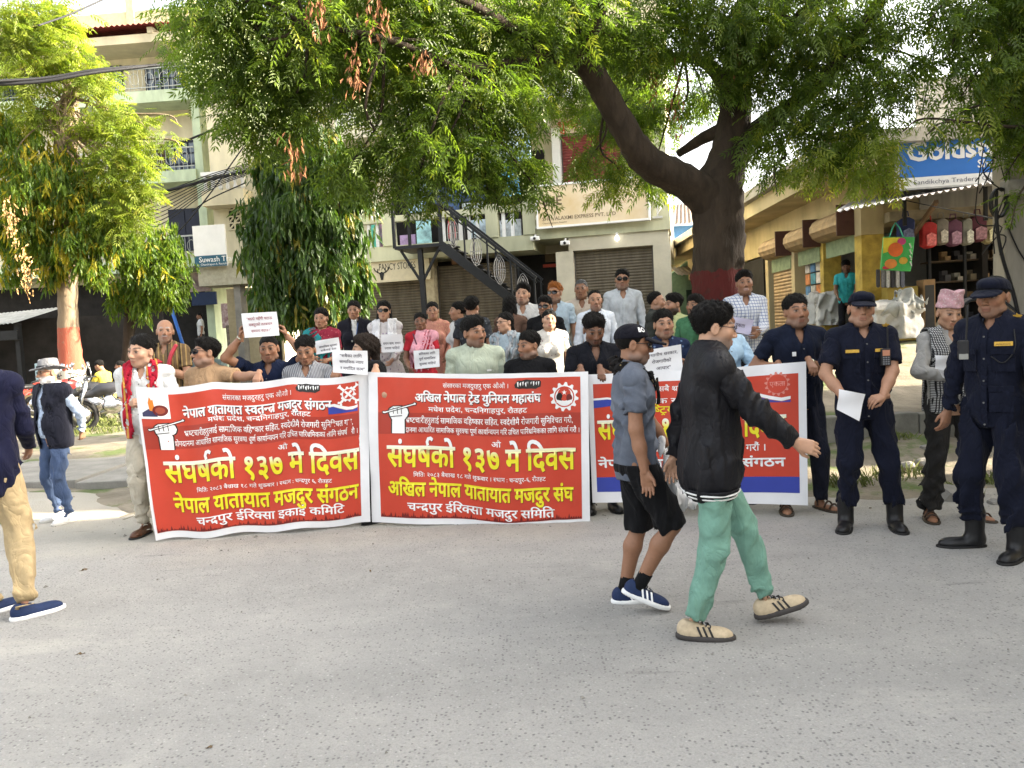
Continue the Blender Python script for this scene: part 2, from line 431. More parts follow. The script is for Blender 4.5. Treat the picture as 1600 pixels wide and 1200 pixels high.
def head_colors(V, skin, hair=(.006, .005, .0045), brow=1.0, beard=0.0, mous=0.0, lips=None, goatee=0.0, bindi=False, seed=0, stubble=.0):
    n = len(V); x, y, z = V[:, 0], V[:, 1], V[:, 2]; ax = np.abs(x)
    C = np.tile(np.array(skin), (n, 1)); r = np.random.default_rng(seed)
    def blend(w, col):
        w = np.clip(w, 0, 1)[:, None]; C[:] = C * (1 - w) + np.array(col) * w
    front = np.clip((-y - .04) / .02, 0, 1)
    blend(.25 * np.exp(-((ax - .04) ** 2 + (z + .03) ** 2) / .0006) * front, (skin[0] * 1.15, skin[1] * .72, skin[2] * .66))
    blend(.34 * np.exp(-((ax - .0315) / .018) ** 2 - ((z - .004) / .015) ** 2) * front, tuple(c * .5 for c in skin))   # eye sockets darkened, shade painted into the skin colour
    hc = np.array(hair)
    if stubble: blend(stubble * np.clip((-.035 - z) / .03, 0, 1) * np.clip((.05 - y) / .03, 0, 1) * (z > -.13), skin[0] * .35 * np.ones(3))
    if beard:
        m = np.clip((-.030 - .3 * (ax < .035) * 0 - z) / .02, 0, 1) * np.clip((.035 - y) / .02, 0, 1) * (z > -.135) * np.clip((ax - .0) / .01 + (z < -.078) * 5, 0, 1)
        m = m * (1 - np.exp(-((ax / .03) ** 2) - ((z + .052) / .022) ** 2) * .9)
        blend(beard * m, hc)
    if goatee: blend(goatee * np.exp(-(ax / .022) ** 4 - ((z + .097) / .014) ** 4) * front, hc)
    if mous or beard: blend(max(mous, beard * .9) * np.exp(-(ax / .027) ** 6 - ((z + .0475 + .09 * ax) / .0075) ** 2) * front, hc)
    zb = .0295 + .006 * np.sin(np.clip((ax - .010) / .042, 0, 1) * 3.1) - .10 * np.clip(ax - .045, 0, 1)
    blend(.95 * brow * np.exp(-((z - zb) / .0052) ** 2) * (ax > .011) * (ax < .052) * front, hc)
    lc = lips or (skin[0] * .78, skin[1] * .50, skin[2] * .50)
    blend(.8 * np.exp(-(ax / .023) ** 6 - ((z + .0650) / .0115) ** 4) * front, lc)
    blend(.8 * np.exp(-(ax / .019) ** 6 - ((z + .0648) / .0028) ** 2) * front, tuple(c * .25 for c in skin))
    dx = ax - .0315; ez = z - .006
    eye = np.exp(-(dx / .0130) ** 6 - (ez / .0048) ** 4) * front
    blend(eye * .8, (.30, .26, .23)); blend(np.exp(-(dx / .0070) ** 4 - (ez / .0066) ** 4) * front, (.012, .008, .006))
    blend(.7 * np.exp(-(dx / .016) ** 6 - ((ez - .0062) / .0030) ** 2) * front, (.012, .010, .010)); blend(.5 * np.exp(-(dx / .015) ** 6 - ((ez + .0062) / .0030) ** 2) * front, tuple(c * .3 for c in skin))
    blend(.8 * np.exp(-((ax - .010) ** 2 + (z + .038) ** 2) / .000012) * (y < -.09), tuple(c * .2 for c in skin))
    if bindi: blend(np.exp(-(x ** 2 + (z - .042) ** 2) / .00002) * front, (.5, .01, .02))
    return C
def hair_geo(h, style, seed=0):
    long_ = style in ('long', 'bun', 'pony')
    t = {'short': .013, 'buzz': .003, 'full': .020, 'receding': .009, 'bald': .004, 'long': .016, 'bun': .010, 'pony': .012, 'quiff': .019, 'mid': .022}[style]
    g = Grid((-.14, -.15, -.34 if long_ else -.17), (.14, .19, .18), h); rr = np.random.default_rng(seed + 5); ph = rr.uniform(0, 6, 6)
    fy, fz = {'receding': (-.050, .090), 'bald': (-.02, .07), 'buzz': (-.078, .072), 'quiff': (-.082, .076), 'full': (-.084, .066), 'mid': (-.082, .074)}.get(style, (-.082, .070))
    cut = -((g.Y - fy) * .70 + (g.Z - fz) * .715)                    # >0 in front of the hair line
    cut = cut + .30 * np.maximum(np.abs(g.X) - .05, 0) * (g.Z > .0) + .004 * np.sin(g.X * 95 + ph[4]) + .003 * np.sin(g.X * 230 + g.Z * 60 + ph[5])
    if long_: cut = np.minimum(cut, -(g.Y - .004) + 0 * g.Z)
    else:
        cut = np.maximum(cut, -(g.Z + .082 + .0 * g.X))
        if style != 'mid': cut = np.maximum(cut, .021 - np.sqrt(((np.abs(g.X) - .082) * .7) ** 2 + ((g.Y - .012) * .95) ** 2 + ((g.Z + .012) * .62) ** 2))
    if style == 'bald': cut = np.maximum(cut, g.Z - .050 - .2 * (g.Y - .05))
    th = t * np.clip(-cut / .050, 0, 1) ** .65
    sh = np.clip((g.Z + .01) / .06, .25, 1) if not long_ and style != 'mid' else 1.0
    D = g.ell((0, .0185, .0365), (.0765, .0955, .0835)) - th * sh
    if style in ('quiff', 'full', 'mid'): D = su(D, g.ell((.008, -.038, .100), (.050, .042, .022 + t * .3)), .03)
    if style == 'quiff': D = su(D, g.ell((0, -.060, .112), (.042, .030, .020)), .02)
    D = np.maximum(D, cut * .8)
    if style == 'long':
        for s in (-1, 1): D = su(D, g.cone((s * .062, .035, -.02), (s * .082, .045, -.30), .034, .028), .03)
        D = su(D, g.cone((0, .075, 0), (0, .085, -.31), .052, .052), .04)
    if style == 'mid':
        for s in (-1, 1): D = su(D, g.cone((s * .070, .02, .03), (s * .086, .03, -.13), .028, .022), .03)
        D = su(D, g.cone((0, .075, .02), (0, .085, -.14), .052, .046), .04)
    if style == 'bun': D = su(D, g.ell((0, .122, -.01), (.042, .034, .040)), .015); D = np.maximum(D, -(g.Z + .10))
    if style == 'pony': D = su(D, g.cone((0, .112, .01), (.01, .125, -.26), .028, .017), .02)
    az = np.arctan2(g.X, -(g.Y - .03)); el = np.arctan2(g.Z - .02, np.sqrt(g.X ** 2 + (g.Y - .03) ** 2))
    w = np.sin(az * 21 + 2.5 * np.sin(el * 5 + ph[0]) + ph[1]) * .0026 + np.sin(az * 9 + el * 11 + ph[2]) * .0032 + np.sin(g.X * 150 + g.Z * 110 + 2 * np.sin(g.Y * 70) + ph[3]) * .0024
    return g.net(D + w * (.25 if style in ('buzz', 'bald') else np.clip(-cut / .03, .2, 1)))

# ---------------------------------------------------------------- hands
_HD = {}
def hand_geo(pose, h=.0048):
    key = (pose, h)
    if key in _HD: return _HD[key]
    curl = {'relax': (.35, .45, .35), 'grip': (1.05, 1.15, .7), 'hold': (.75, .55, .35), 'flat': (.08, .12, .1), 'fist': (1.35, 1.5, 1.0), 'over': (.55, .95, .5)}[pose]
    g = Grid((-.06, -.115, -.05), (.085, .045, .205), h)
    xs = (.027, .009, -.010, -.027); LN = (.072, .082, .076, .058)
    D = g.cone((0, 0, -.06), (0, 0, -.005), .026, .024)
    for i, x in enumerate(xs): D = su(D, g.cone((x * .62, 0, .008), (x, .003 - .003 * abs(i - 1.5), .082 - .004 * abs(i - 1)), .0145, .0118), .012)
    D = su(D, g.ell((.016, -.010, .035), (.016, .012, .026)), .012)
    for i, x in enumerate(xs):
        p = np.array((x, .0015, .084 - .004 * abs(i - 1))); a = curl[0] * (1 + .12 * i); fan = (x / .027) * .07; d = None; f = None
        for j, frac in enumerate((.45, .31, .24)):
            d = np.array((math.sin(fan) * math.cos(a), -math.sin(a), math.cos(a) * math.cos(fan))); q = p + d * LN[i] * frac
            c = g.cone(p, q, .0090 - .0008 * j, .0084 - .0009 * j); f = c if f is None else np.minimum(f, c)
            p = q; a += curl[min(j + 1, 2)]
        D = su(D, f, .0035)
    tc = {'flat': 0, 'relax': .25, 'hold': .8, 'grip': .9, 'fist': 1.0, 'over': .5}[pose]
    t0, t1 = (.024, -.006, .022), (.048 - .012 * tc, -.016 - .020 * tc, .054); t2 = (.057 - .034 * tc, -.022 - .034 * tc, .084)
    D = su(D, g.cone(t0, t1, .0125, .0105), .012); D = np.minimum(D, g.cone(t1, t2, .0102, .0078))
    _HD[key] = g.net(D); return _HD[key]
def hand_xf(pose, wrist, d, n, side, s=1.0, h=.0048):
    """wrist point, finger direction d, palm normal n; side +1 = left hand (thumb on the inner side)"""
    V, F = hand_geo(pose, h)
    d = np.array(d, float); d /= np.linalg.norm(d); n = np.array(n, float); n -= d * (n @ d); n /= np.linalg.norm(n)
    zz = d; yy = -n; xx = np.cross(yy, zz)
    V = V.copy()
    if side < 0:
        V[:, 0] *= -1; F = F[:, ::-1]
    return V @ np.stack([xx, yy, zz]) * s + np.array(wrist), F

# ---------------------------------------------------------------- the person
SKIN = {'light': (.45, .26, .17), 'mid': (.34, .18, .11), 'tan': (.265, .132, .076), 'dark': (.165, .078, .045)}
def ik(S, T, l1, l2, hint):
    S, T, hint = (np.array(v, float) for v in (S, T, hint)); d = T - S; L = np.linalg.norm(d)
    if L > (l1 + l2) * .995: T = S + d / L * (l1 + l2) * .995; d = T - S; L = np.linalg.norm(d)
    a = (l1 * l1 - l2 * l2 + L * L) / (2 * L); hh = math.sqrt(max(l1 * l1 - a * a, 0)); u = d / L
    w = hint - u * (hint @ u); w /= (np.linalg.norm(w) + 1e-9)
    return S + u * a + w * hh, T
def person(label, x, y, rot, height=1.68, z=None, skin='mid', q=1, seed=0, head=None, top=None, bottom=None, shoes='shoe', arms=None, legs=None,
           build=1.0, belly=0.0, female=False, lean=(0, 0), group=None, extra=None, hides=False, name='person'):
    head = dict(head or {}); top = dict(top or {}); bottom = dict(bottom or {}); arms = arms or {}; extra = extra or []
    z = terrain(x, y) if z is None else z
    root = empty(name, (x, y, z), R(rot), label, 'person', group)
    s = height / 1.72
    Minv = (Matrix.Translation((x, y, z)) @ Matrix.Rotation(R(rot), 4, 'Z')).inverted()
    hh, hc, hb = {0: (.0047, .0105, .0125), 1: (.0068, .0155, .020), 1.5: (.0078, .0185, .034), 2: (.0090, .022, .028)}[q]
    if hides: hb = .03
    sk = np.array(SKIN[skin] if isinstance(skin, str) else skin)
    lx, ly = lean
    def up(p):                                     # lean of the upper body
        p = np.array(p, float); k = max(p[2] - .95, 0); p[0] += lx * k; p[1] += ly * k; return p
    bw = build * (.90 if female else 1.0)
    SH = {1: up((.178 * bw, .01, 1.405)), -1: up((-.178 * bw, .01, 1.405))}
    nb = up((0, .012, 1.455)); hcen = up((0, -.012, 1.60))
    BV, BF, BC = [], [], []; nB = [0]
    def body(V, F, col):
        BV.append(V); BF.append(np.asarray(F) + nB[0]); BC.append(col if np.ndim(col) == 2 else np.tile(np.array(col), (len(V), 1))); nB[0] += len(V)
    # ---- head
    hr = np.random.default_rng(seed + 900); head.setdefault('jaw', float(hr.choice([.84, .94, 1.04] if female else [.90, 1.02, 1.14, 1.22]))); head.setdefault('nose', float(hr.choice([.88, 1.0, 1.15]))); head.setdefault('fat', float(hr.choice([0, .003, .007]))); head.setdefault('roll', float(hr.uniform(-5, 5)))
    Rm = rotm(head.get('yaw', 0) + hr.uniform(-4, 4), head.get('pitch', 0) + hr.uniform(-3, 5), head['roll']); hs = head.get('size', 1.0) * (.96 if female else 1.0)
    hv, hf = head_geo(hh, head.get('jaw', .9 if female else 1.0), head.get('nose', 1.0), head.get('fat', 0.0))
    def to_head(V): return (np.asarray(V) * hs * 1.02) @ Rm.T + hcen
    hairc = np.array(head.get('hair_col', (.0055, .0045, .004)))
    body(to_head(hv), hf, head_colors(hv, sk, tuple(head.get('beard_col', hairc)), head.get('brow', 1), head.get('beard', 0), head.get('mous', 0), head.get('lips'), head.get('goatee', 0), head.get('bindi', False), seed, head.get('stubble', .0 if female else .35)))
    # ---- arms
    arm = {}
    for sd, key in ((1, 'L'), (-1, 'R')):
        A = dict(arms.get(key, {})); 
        if 'world' in A: w = np.array(Minv @ Vector(A['world'])) / s
        else:
            w = np.array(A.get('wrist', (.255, -.04, .82)), float) * (1, 1, 1); w = w * np.array((sd, 1, 1)) if A.get('mirror', True) else w
        hint = np.array(A.get('hint', (.5, .9, -.5)), float) * np.array((sd, 1, 1))
        E, Wp = ik(SH[sd], w, .285, .250, hint)
        fd = (Wp - E) / np.linalg.norm(Wp - E)
        d = np.array(A['dir'], float) * np.array((sd, 1, 1)) if 'dir' in A else fd
        n = np.array(A['palm'], float) * np.array((sd, 1, 1)) if 'palm' in A else np.array((-sd, .0, .0))
        if 'wdir' in A: d = np.array((Minv.to_3x3() @ Vector(A['wdir'])))
        if 'wpalm' in A: n = np.array((Minv.to_3x3() @ Vector(A['wpalm'])))
        arm[sd] = (E, Wp, d, n, A.get('pose', 'relax'))
    sleeve = top.get('sleeve', 'short'); 
    for sd in (1, -1):
        E, Wp, d, n, pose = arm[sd]; S = SH[sd]
        lo = np.minimum(np.minimum(S, E), Wp) - .08; hi = np.maximum(np.maximum(S, E), Wp) + .08
        if sleeve != 'long':
            g = Grid(lo, hi, {0: .012, 1: .017, 1.5: .018, 2: .022}[q]); am = (.86 if female else 1.0) * (.5 + .5 * build)
            D = su(g.cone(S + (E - S) * .25, E, .046 * am, .040 * am), g.cone(E, E + (Wp - E) * .45, .041 * am, .039 * am), .02); D = su(D, g.cone(E + (Wp - E) * .4, Wp, .039 * am, .026 * am), .02)
            V, F = g.net(D); body(V, F, sk * .97)
        V, F = hand_xf(pose, Wp, d, n, sd, (.90 if female else 1.0) * .98, {0: .0052, 1: .0070, 1.5: .0086, 2: .011}[q]); body(V, F, sk * .93)
    # ---- hidden trunk and neck
    g = Grid((-.30, -.22, .80), (.30, .22, 1.56), .042); V, F = g.net(torso(g, up, bw, belly * .8, female, -.030)); body(V, F, sk)
    g = Grid(nb - np.array((.17, .15, .16)), nb + np.array((.17, .14, .10)), .011 if q < 1 else .016)
    D = su(g.cone(up((0, .016, 1.44)), hcen + np.array((0, .03, -.09)), .056 * (.9 if female else 1), .050 * (.88 if female else 1)), g.ell(up((0, .012, 1.355)), (.15 * bw, .088, .095)), .045)
    V, F = g.net(D); body(V, F, sk * .96)
    # ---- legs
    LG = legs or {}
    HIP = {1: np.array((.088, .0, .90)), -1: np.array((-.088, .0, .90))}
    leg = {}
    for sd, key in ((1, 'L'), (-1, 'R')):
        A = np.array(LG.get(key, (.10, .0, .085)), float) * np.array((sd, 1, 1)) if 'abs' not in LG else np.array(LG[key], float)
        K, A2 = ik(HIP[sd], A, .415, .415, np.array((sd * .12, -1, 0)))
        leg[sd] = (K, A2, LG.get(key + 'foot', 0.0), LG.get(key + 'toe', sd * 10))
    btype = bottom.get('type', 'trousers')
    for sd in (1, -1):
        K, A, ft, toe = leg[sd]; H = HIP[sd]
        if btype in ('shorts',):
            lo = np.minimum(H, np.minimum(K, A)) - .09; hi = np.maximum(H, np.maximum(K, A)) + .09; g = Grid(lo, hi, .011)
            calf = K + (A - K) * .32 + np.array((0, .012, 0))
            D = su(g.cone(H, K, .078, .050), g.cone(K, calf, .048, .054), .02); D = su(D, g.cone(calf, A, .053, .034), .03)
            V, F = g.net(D); body(V, F, sk * .95)
        elif not hides:
            g = Grid(np.minimum(H, np.minimum(K, A)) - .08, np.maximum(H, np.maximum(K, A)) + .08, .03)
            V, F = g.net(su(g.cone(H, K, .055, .036), g.cone(K, A, .034, .026), .02)); body(V, F, sk * .95)
    bm_ = mesh_np('body', np.concatenate(BV) * s, np.concatenate(BF), True, np.concatenate(BC))
    link('body', bm_, M_SKIN, root)
    # ---- hair and head wear
    st = head.get('hair', 'short')
    if st:
        V, F = hair_geo({0: .0056, 1: .0080, 1.5: .0094, 2: .012}[q], st, seed)
        if st not in ('buzz', 'bald') and len(V):          # loose strands
            rr_ = np.random.default_rng(seed + 77); k_ = rr_.integers(0, len(V), {0: 1500, 1: 800}.get(q, 450)); p_ = V[k_]; n_ = p_ - np.array((0, .02, .03)); n_[:, 2] *= .8; n_ /= np.linalg.norm(n_, axis=1)[:, None]; t_ = rr_.normal(0, .6, p_.shape) + np.array((.2, .7, -.5)); t_ -= n_ * (n_ * t_).sum(1)[:, None]; t_ /= np.linalg.norm(t_, axis=1)[:, None]; w_ = np.cross(n_, t_); L_ = rr_.uniform(.015, .034, (len(p_), 1)); o_ = rr_.uniform(.001, .011, (len(p_), 1))
            S_ = np.stack([p_ - n_ * .003 + w_ * .0024, p_ - n_ * .003 - w_ * .0024, p_ + t_ * L_ + n_ * o_], 1).reshape(-1, 3); i_ = np.arange(len(p_)) * 3 + len(V); F = [tuple(f) for f in F] + [(a, a + 1, a + 2) for a in i_]; V = np.concatenate([V, S_])
        link('hair', mesh_np('hair', to_head(V) * s, F, True), mat('hair_%02d%02d%02d' % tuple(int(c * 99) for c in hairc), tuple(hairc), .62, .4, 60, .9, 160, spec=.18, stretch=(3, 3, .5)), root)
    if 'cap' in head: headwear(head['cap'], head.get('cap_mat'), to_head, s, root, head)
    if 'glasses' in head: glasses(head['glasses'], to_head, s, root)
    # ---- top
    tm = top.get('mat', cloth('navy', (.012, .014, .03))); infl = top.get('infl', .010)
    hem = top.get('hem', .86)
    g = Grid((-.34 + min(lx, 0), -.27 + min(ly * .6, 0), hem - .06), (.34 + max(lx, 0), .25 + max(ly * .6, 0), 1.56), hc)
    tor = torso(g, up, bw, belly, female, infl)
    D = tor
    if top.get('flare'): D = D - top['flare'] * np.clip((1.15 - g.Z) / .3, 0, 1)
    D = np.maximum(D + folds(g, seed * 3 + 1, .085, top.get('fold', .006)) * np.clip((1.40 - g.Z) / .2, .15, 1), (hem + .012 * np.sin(g.X * 14 + seed)) - g.Z)
    if top.get('neck', 'crew') == 'crew':
        rim = g.ell(nb + np.array((0, .0, .016)), (.082, .080, .035)); D = su(D, rim, .02); D = ss(D, g.cone(nb + np.array((0, -.01, -.005)), nb + np.array((0, -.03, .2)), .066, .085), .008)
    else:                                           # collar with an open front
        dv = top.get('vdepth', .10)
        ring = np.maximum(np.abs(np.sqrt((g.X - nb[0]) ** 2 + ((g.Y - nb[1] - .004)) ** 2 * 1.05) - (.071 + .35 * np.maximum(nb[2] + .03 - g.Z, 0))) - .009, np.abs(g.Z - nb[2] - .018 + .35 * (g.Y - nb[1] + .06)) - .028)
        D = su(D, ring, .012)
        D = ss(D, g.cone(nb + np.array((0, -.005, -.012)), nb + np.array((0, -.02, .2)), .060, .075), .006)
        wedge = np.maximum(np.maximum(np.abs(g.X - nb[0]) - (.045 * np.clip((g.Z - (nb[2] - dv)) / dv, 0, 1.6) ** .8), g.Y - nb[1]), (nb[2] - dv) - g.Z)
        D = np.maximum(D, -wedge)
    V, F = g.net(D); TV, TF = [V], [F]; nT = len(V)
    if sleeve:
        for sd in (1, -1):
            E, Wp, d, n, pose = arm[sd]; S = SH[sd] + np.array((-.012 * sd, 0, -.004))
            lo = np.minimum(np.minimum(S, E), Wp) - .12; hi = np.maximum(np.maximum(S, E), Wp) + .12; g = Grid(lo, hi, hc)
            sw_ = top.get('sw', 1.0) * (.88 if female else 1.0) * (.55 + .45 * build)
            if sleeve == 'short':
                fr = top.get('slen', .66); M = S + (E - S) * fr; D = g.cone(S, M, .064 * sw_, .068 * sw_)
                u = (E - S) / np.linalg.norm(E - S); D = np.maximum(D, ((g.X - M[0]) * u[0] + (g.Y - M[1]) * u[1] + (g.Z - M[2]) * u[2]))
            else:
                D = su(g.cone(S, E, .065 * sw_, .058 * sw_), g.cone(E, Wp, .057 * sw_, .041 * sw_), .02)
                cl = top.get('cuff', .0); M = Wp - (Wp - E) * cl; u = (Wp - E) / np.linalg.norm(Wp - E); D = np.maximum(D, ((g.X - M[0]) * u[0] + (g.Y - M[1]) * u[1] + (g.Z - M[2]) * u[2]))
            ad = (Wp - S); pv = np.cross(ad, (.3, 1, .2)); D = D + folds(g, seed * 7 + sd + 11, .06, top.get('fold', .006) * .62, pv + ad * .3)
            V, F = g.net(D); TV.append(V); TF.append(F + nT); nT += len(V)
    shirt = link(top.get('name', 'shirt'), mesh_np('shirt', np.concatenate(TV) * s, np.concatenate(TF), True), tm, root)
    if top.get('neck', 'crew') != 'crew':
        V, F = [], []; n_ = 22
        for i in range(n_ + 1):
            a = R(-158 + 316 * i / n_); fr = abs(i / n_ - .5) * 2; fr3 = fr ** 3; ca, sa = math.sin(a), math.cos(a)          # a measured from the nape
            for (r_, dz_) in ((.058 + .004 * fr, .040 - .026 * fr), (.067 + .004 * fr, .043 - .028 * fr), (.088 + .016 * fr3, -.004 - .045 * fr3)): V.append(nb + np.array((r_ * ca * (1 + .12 * fr3), r_ * sa * (.95 if fr < .8 else 1.02), dz_)))
            if i: k = 3 * i; F += [(k - 3, k, k + 1, k - 2), (k - 2, k + 1, k + 2, k - 1)]
        V = np.array(V); m_ = len(V); V = np.concatenate([V, V * 1.0 + np.array((0, 0, -.006))]); F = F + [tuple(j + m_ for j in reversed(f)) for f in F]
        link('collar', mesh_np('collar', V * s, F, True), tm, shirt)
        if top.get('placket', True):
            V, F = [], []; zs_ = np.linspace(nb[2] - top.get('vdepth', .10) + .01, hem + .02, 14); cc = dict(up=up, bw=bw, belly=belly, female=female, infl=infl)
            for i, z_ in enumerate(zs_):
                for x_ in (-.017, .017): V.append((x_ + up((0, 0, z_))[0], front_y(cc, x_, z_) - .007, z_))
                if i: F.append((2 * i - 2, 2 * i, 2 * i + 1, 2 * i - 1))
            pl_ = link('placket', mesh_np('placket', np.array(V) * s, F, True), tm, shirt)
            if q < 1.5:
                mb = MB()
                for z_ in zs_[1::3]: y_ = front_y(cc, 0, z_) - .008; mb.tube([np.array((0, y_ - .003, z_)) * s, np.array((0, y_ + .004, z_)) * s], .0058 * s, 8)
                mb.build('buttons', mat('shirt_button', (.12, .12, .12), .4), pl_)
    # ---- bottom
    bmat = bottom.get('mat', cloth('dark_trousers', (.02, .02, .024)))
    if btype in ('trousers', 'shorts'):
        A1, A0 = leg[1][1], leg[-1][1]; zt = bottom.get('top', .98)
        zl = min(A1[2], A0[2]) - .05
        lo = np.array((min(A1[0], A0[0], leg[1][0][0], leg[-1][0][0], -.20) - .12, min(A1[1], A0[1], leg[1][0][1], leg[-1][0][1], -.14) - .12, zl)); hi = np.array((max(A1[0], A0[0], .20) + .12, max(A1[1], A0[1], leg[1][0][1], leg[-1][0][1], .14) + .12, zt + .05))
        g = Grid(lo, hi, hb); wd = bottom.get('width', 1.0) * (.6 + .4 * build)
        D = su(g.ell((0, .010, .92), (.160 * bw, .108 + belly * .3, .13)), g.ell((0, .045, .89), (.135 * bw, .095, .10)), .05)
        for sd in (1, -1):
            K, A, ft, toe = leg[sd]; H = HIP[sd]
            if btype == 'shorts':
                u = (K - H) / np.linalg.norm(K - H); M = K + u * bottom.get('len', .0); L_ = g.cone(H, M, .092 * wd, .080 * wd); L_ = np.maximum(L_, ((g.X - M[0]) * u[0] + (g.Y - M[1]) * u[1] + (g.Z - M[2]) * u[2]))
            else:
                aw = bottom.get('ankle', .062); u = (A - K) / np.linalg.norm(A - K); M = A - u * bottom.get('cut', -.01)
                L_ = su(g.cone(H, K, .092 * wd, .070 * wd), g.cone(K, M, .070 * wd, aw), .03); L_ = np.maximum(L_, ((g.X - M[0]) * u[0] + (g.Y - M[1]) * u[1] + (g.Z - M[2]) * u[2]))
            D = su(D, L_, .03) if sd == 1 else su(D, L_, .022)
        D = D + folds(g, seed * 5 + 3, .075, bottom.get('fold', .007), (0, .0, 1)) + folds(g, seed * 5 + 8, .06, bottom.get('fold', .007) * .9, (1, .5, .2)) * (np.clip((.34 - g.Z) / .16, 0, 1) if btype != 'shorts' else 0); D = np.maximum(D, g.Z - zt)
        V, F = g.net(D); link(btype if btype == 'shorts' else 'trousers', mesh_np('trousers', V * s, F, True), bmat, root)
    elif btype == 'skirt':
        g = Grid((-.36, -.33, .04), (.36, .33, 1.05), max(hb, .016)); rr = .145 + .14 * np.clip((.98 - g.Z) / .9, 0, 1) ** .6
        D = np.sqrt((g.X / 1.1) ** 2 + (g.Y * 1.15) ** 2) - rr + .012 * np.sin(np.arctan2(g.X, g.Y) * 13 + seed); D = np.maximum(D, np.abs(g.Z - .53) - .45)
        V, F = g.net(D); link('skirt', mesh_np('skirt', V * s, F, True), bmat, root)
    # ---- shoes
    if shoes:
        for sd in (1, -1):
            K, A, ft, toe = leg[sd]; make_shoe(shoes, A * s, ft, toe, sd, s, root, 2 if hides else q)
    ctx = dict(root=root, s=s, up=up, bw=bw, belly=belly, female=female, arm=arm, nb=nb, hc=hc, to_head=to_head, SH=SH, leg=leg, seed=seed, infl=infl, hem=hem)
    for fn in extra: fn(ctx)
    return root
def torso(g, up, bw, belly, female, infl):
    i = infl
    D = g.ell(up((0, .012, 1.27)), (.170 * bw + i, .112 + i, .215 + i))
    D = su(D, g.ell(up((0, -.004 - belly * .5, 1.06)), ((.145 if female else .152) * bw + belly * .6 + i, .104 + belly + i, .20)), .06)
    D = su(D, g.ell((0, .008, .90), (.165 * bw + i, .120 + i * .8, .24)), .05)
    for sd in (1, -1):
        D = su(D, g.cone(up((.05 * sd, .014, 1.425)), up((.165 * sd * bw, .012, 1.402)), .058 + i, .060 + i), .05)
        if female: D = su(D, g.ell(up((.072 * sd, -.092, 1.245)), (.066 + i, .052 + i, .062 + i)), .035)
        elif bw > .8: D = su(D, g.ell(up((.070 * sd, -.058, 1.30)), (.075 + i, .040 + i * .8, .075)), .06)
    D = su(D, g.cone(up((0, .016, 1.40)), up((0, .016, 1.475)), .078 + i, .060 + i), .04)
    return D
# ---------------------------------------------------------------- shoes and accessories
_SH = {}
def shoe_geo(kind, q):
    key = (kind, q)
    if key in _SH: return _SH[key]
    h = {0: .0075, 1: .011}.get(q, .018)
    top = .13 if kind != 'boot' else .24
    g = Grid((-.075, -.23, -.10), (.075, .11, .18 if kind == 'boot' else .08), h)
    # origin = ankle joint .085 above the ground; toes point to -Y
    up_ = su(g.ell((0, -.075, -.055), (.046, .125, .040)), g.ell((0, .02, -.035), (.040, .062, .060)), .035)
    up_ = su(up_, g.ell((0, -.135, -.058), (.045, .065, .034)), .02)
    if kind == 'boot': up_ = su(up_, g.cone((0, .015, -.02), (0, .02, .145), .054, .060), .03)
    if kind == 'sandal': up_ = np.maximum(su(g.ell((0, -.085, -.062), (.040, .115, .026)), g.ell((0, .02, -.045), (.034, .045, .05)), .03), -g.Z - .1)
    up_ = np.maximum(up_, -(g.Z + .068))
    if kind not in ('boot', 'sandal'): up_ = np.maximum(up_, g.Z - .012 - .15 * (g.Y - .02))
    a = g.net(up_)
    st = .020 if kind != 'sneaker' else .030
    wv = np.sqrt((g.X / (.052 + .006 * np.sin((g.Y + .2) * 16))) ** 2 + ((g.Y + .065) / .154) ** 4) - 1
    sole = np.maximum(wv * .045, np.abs(g.Z + .085 - st / 2) - st / 2 + .004 * np.clip(-(g.Y + .17) / .05, 0, 1) * (g.Z < -.07))
    b = g.net(sole); _SH[key] = (a, b); return _SH[key]
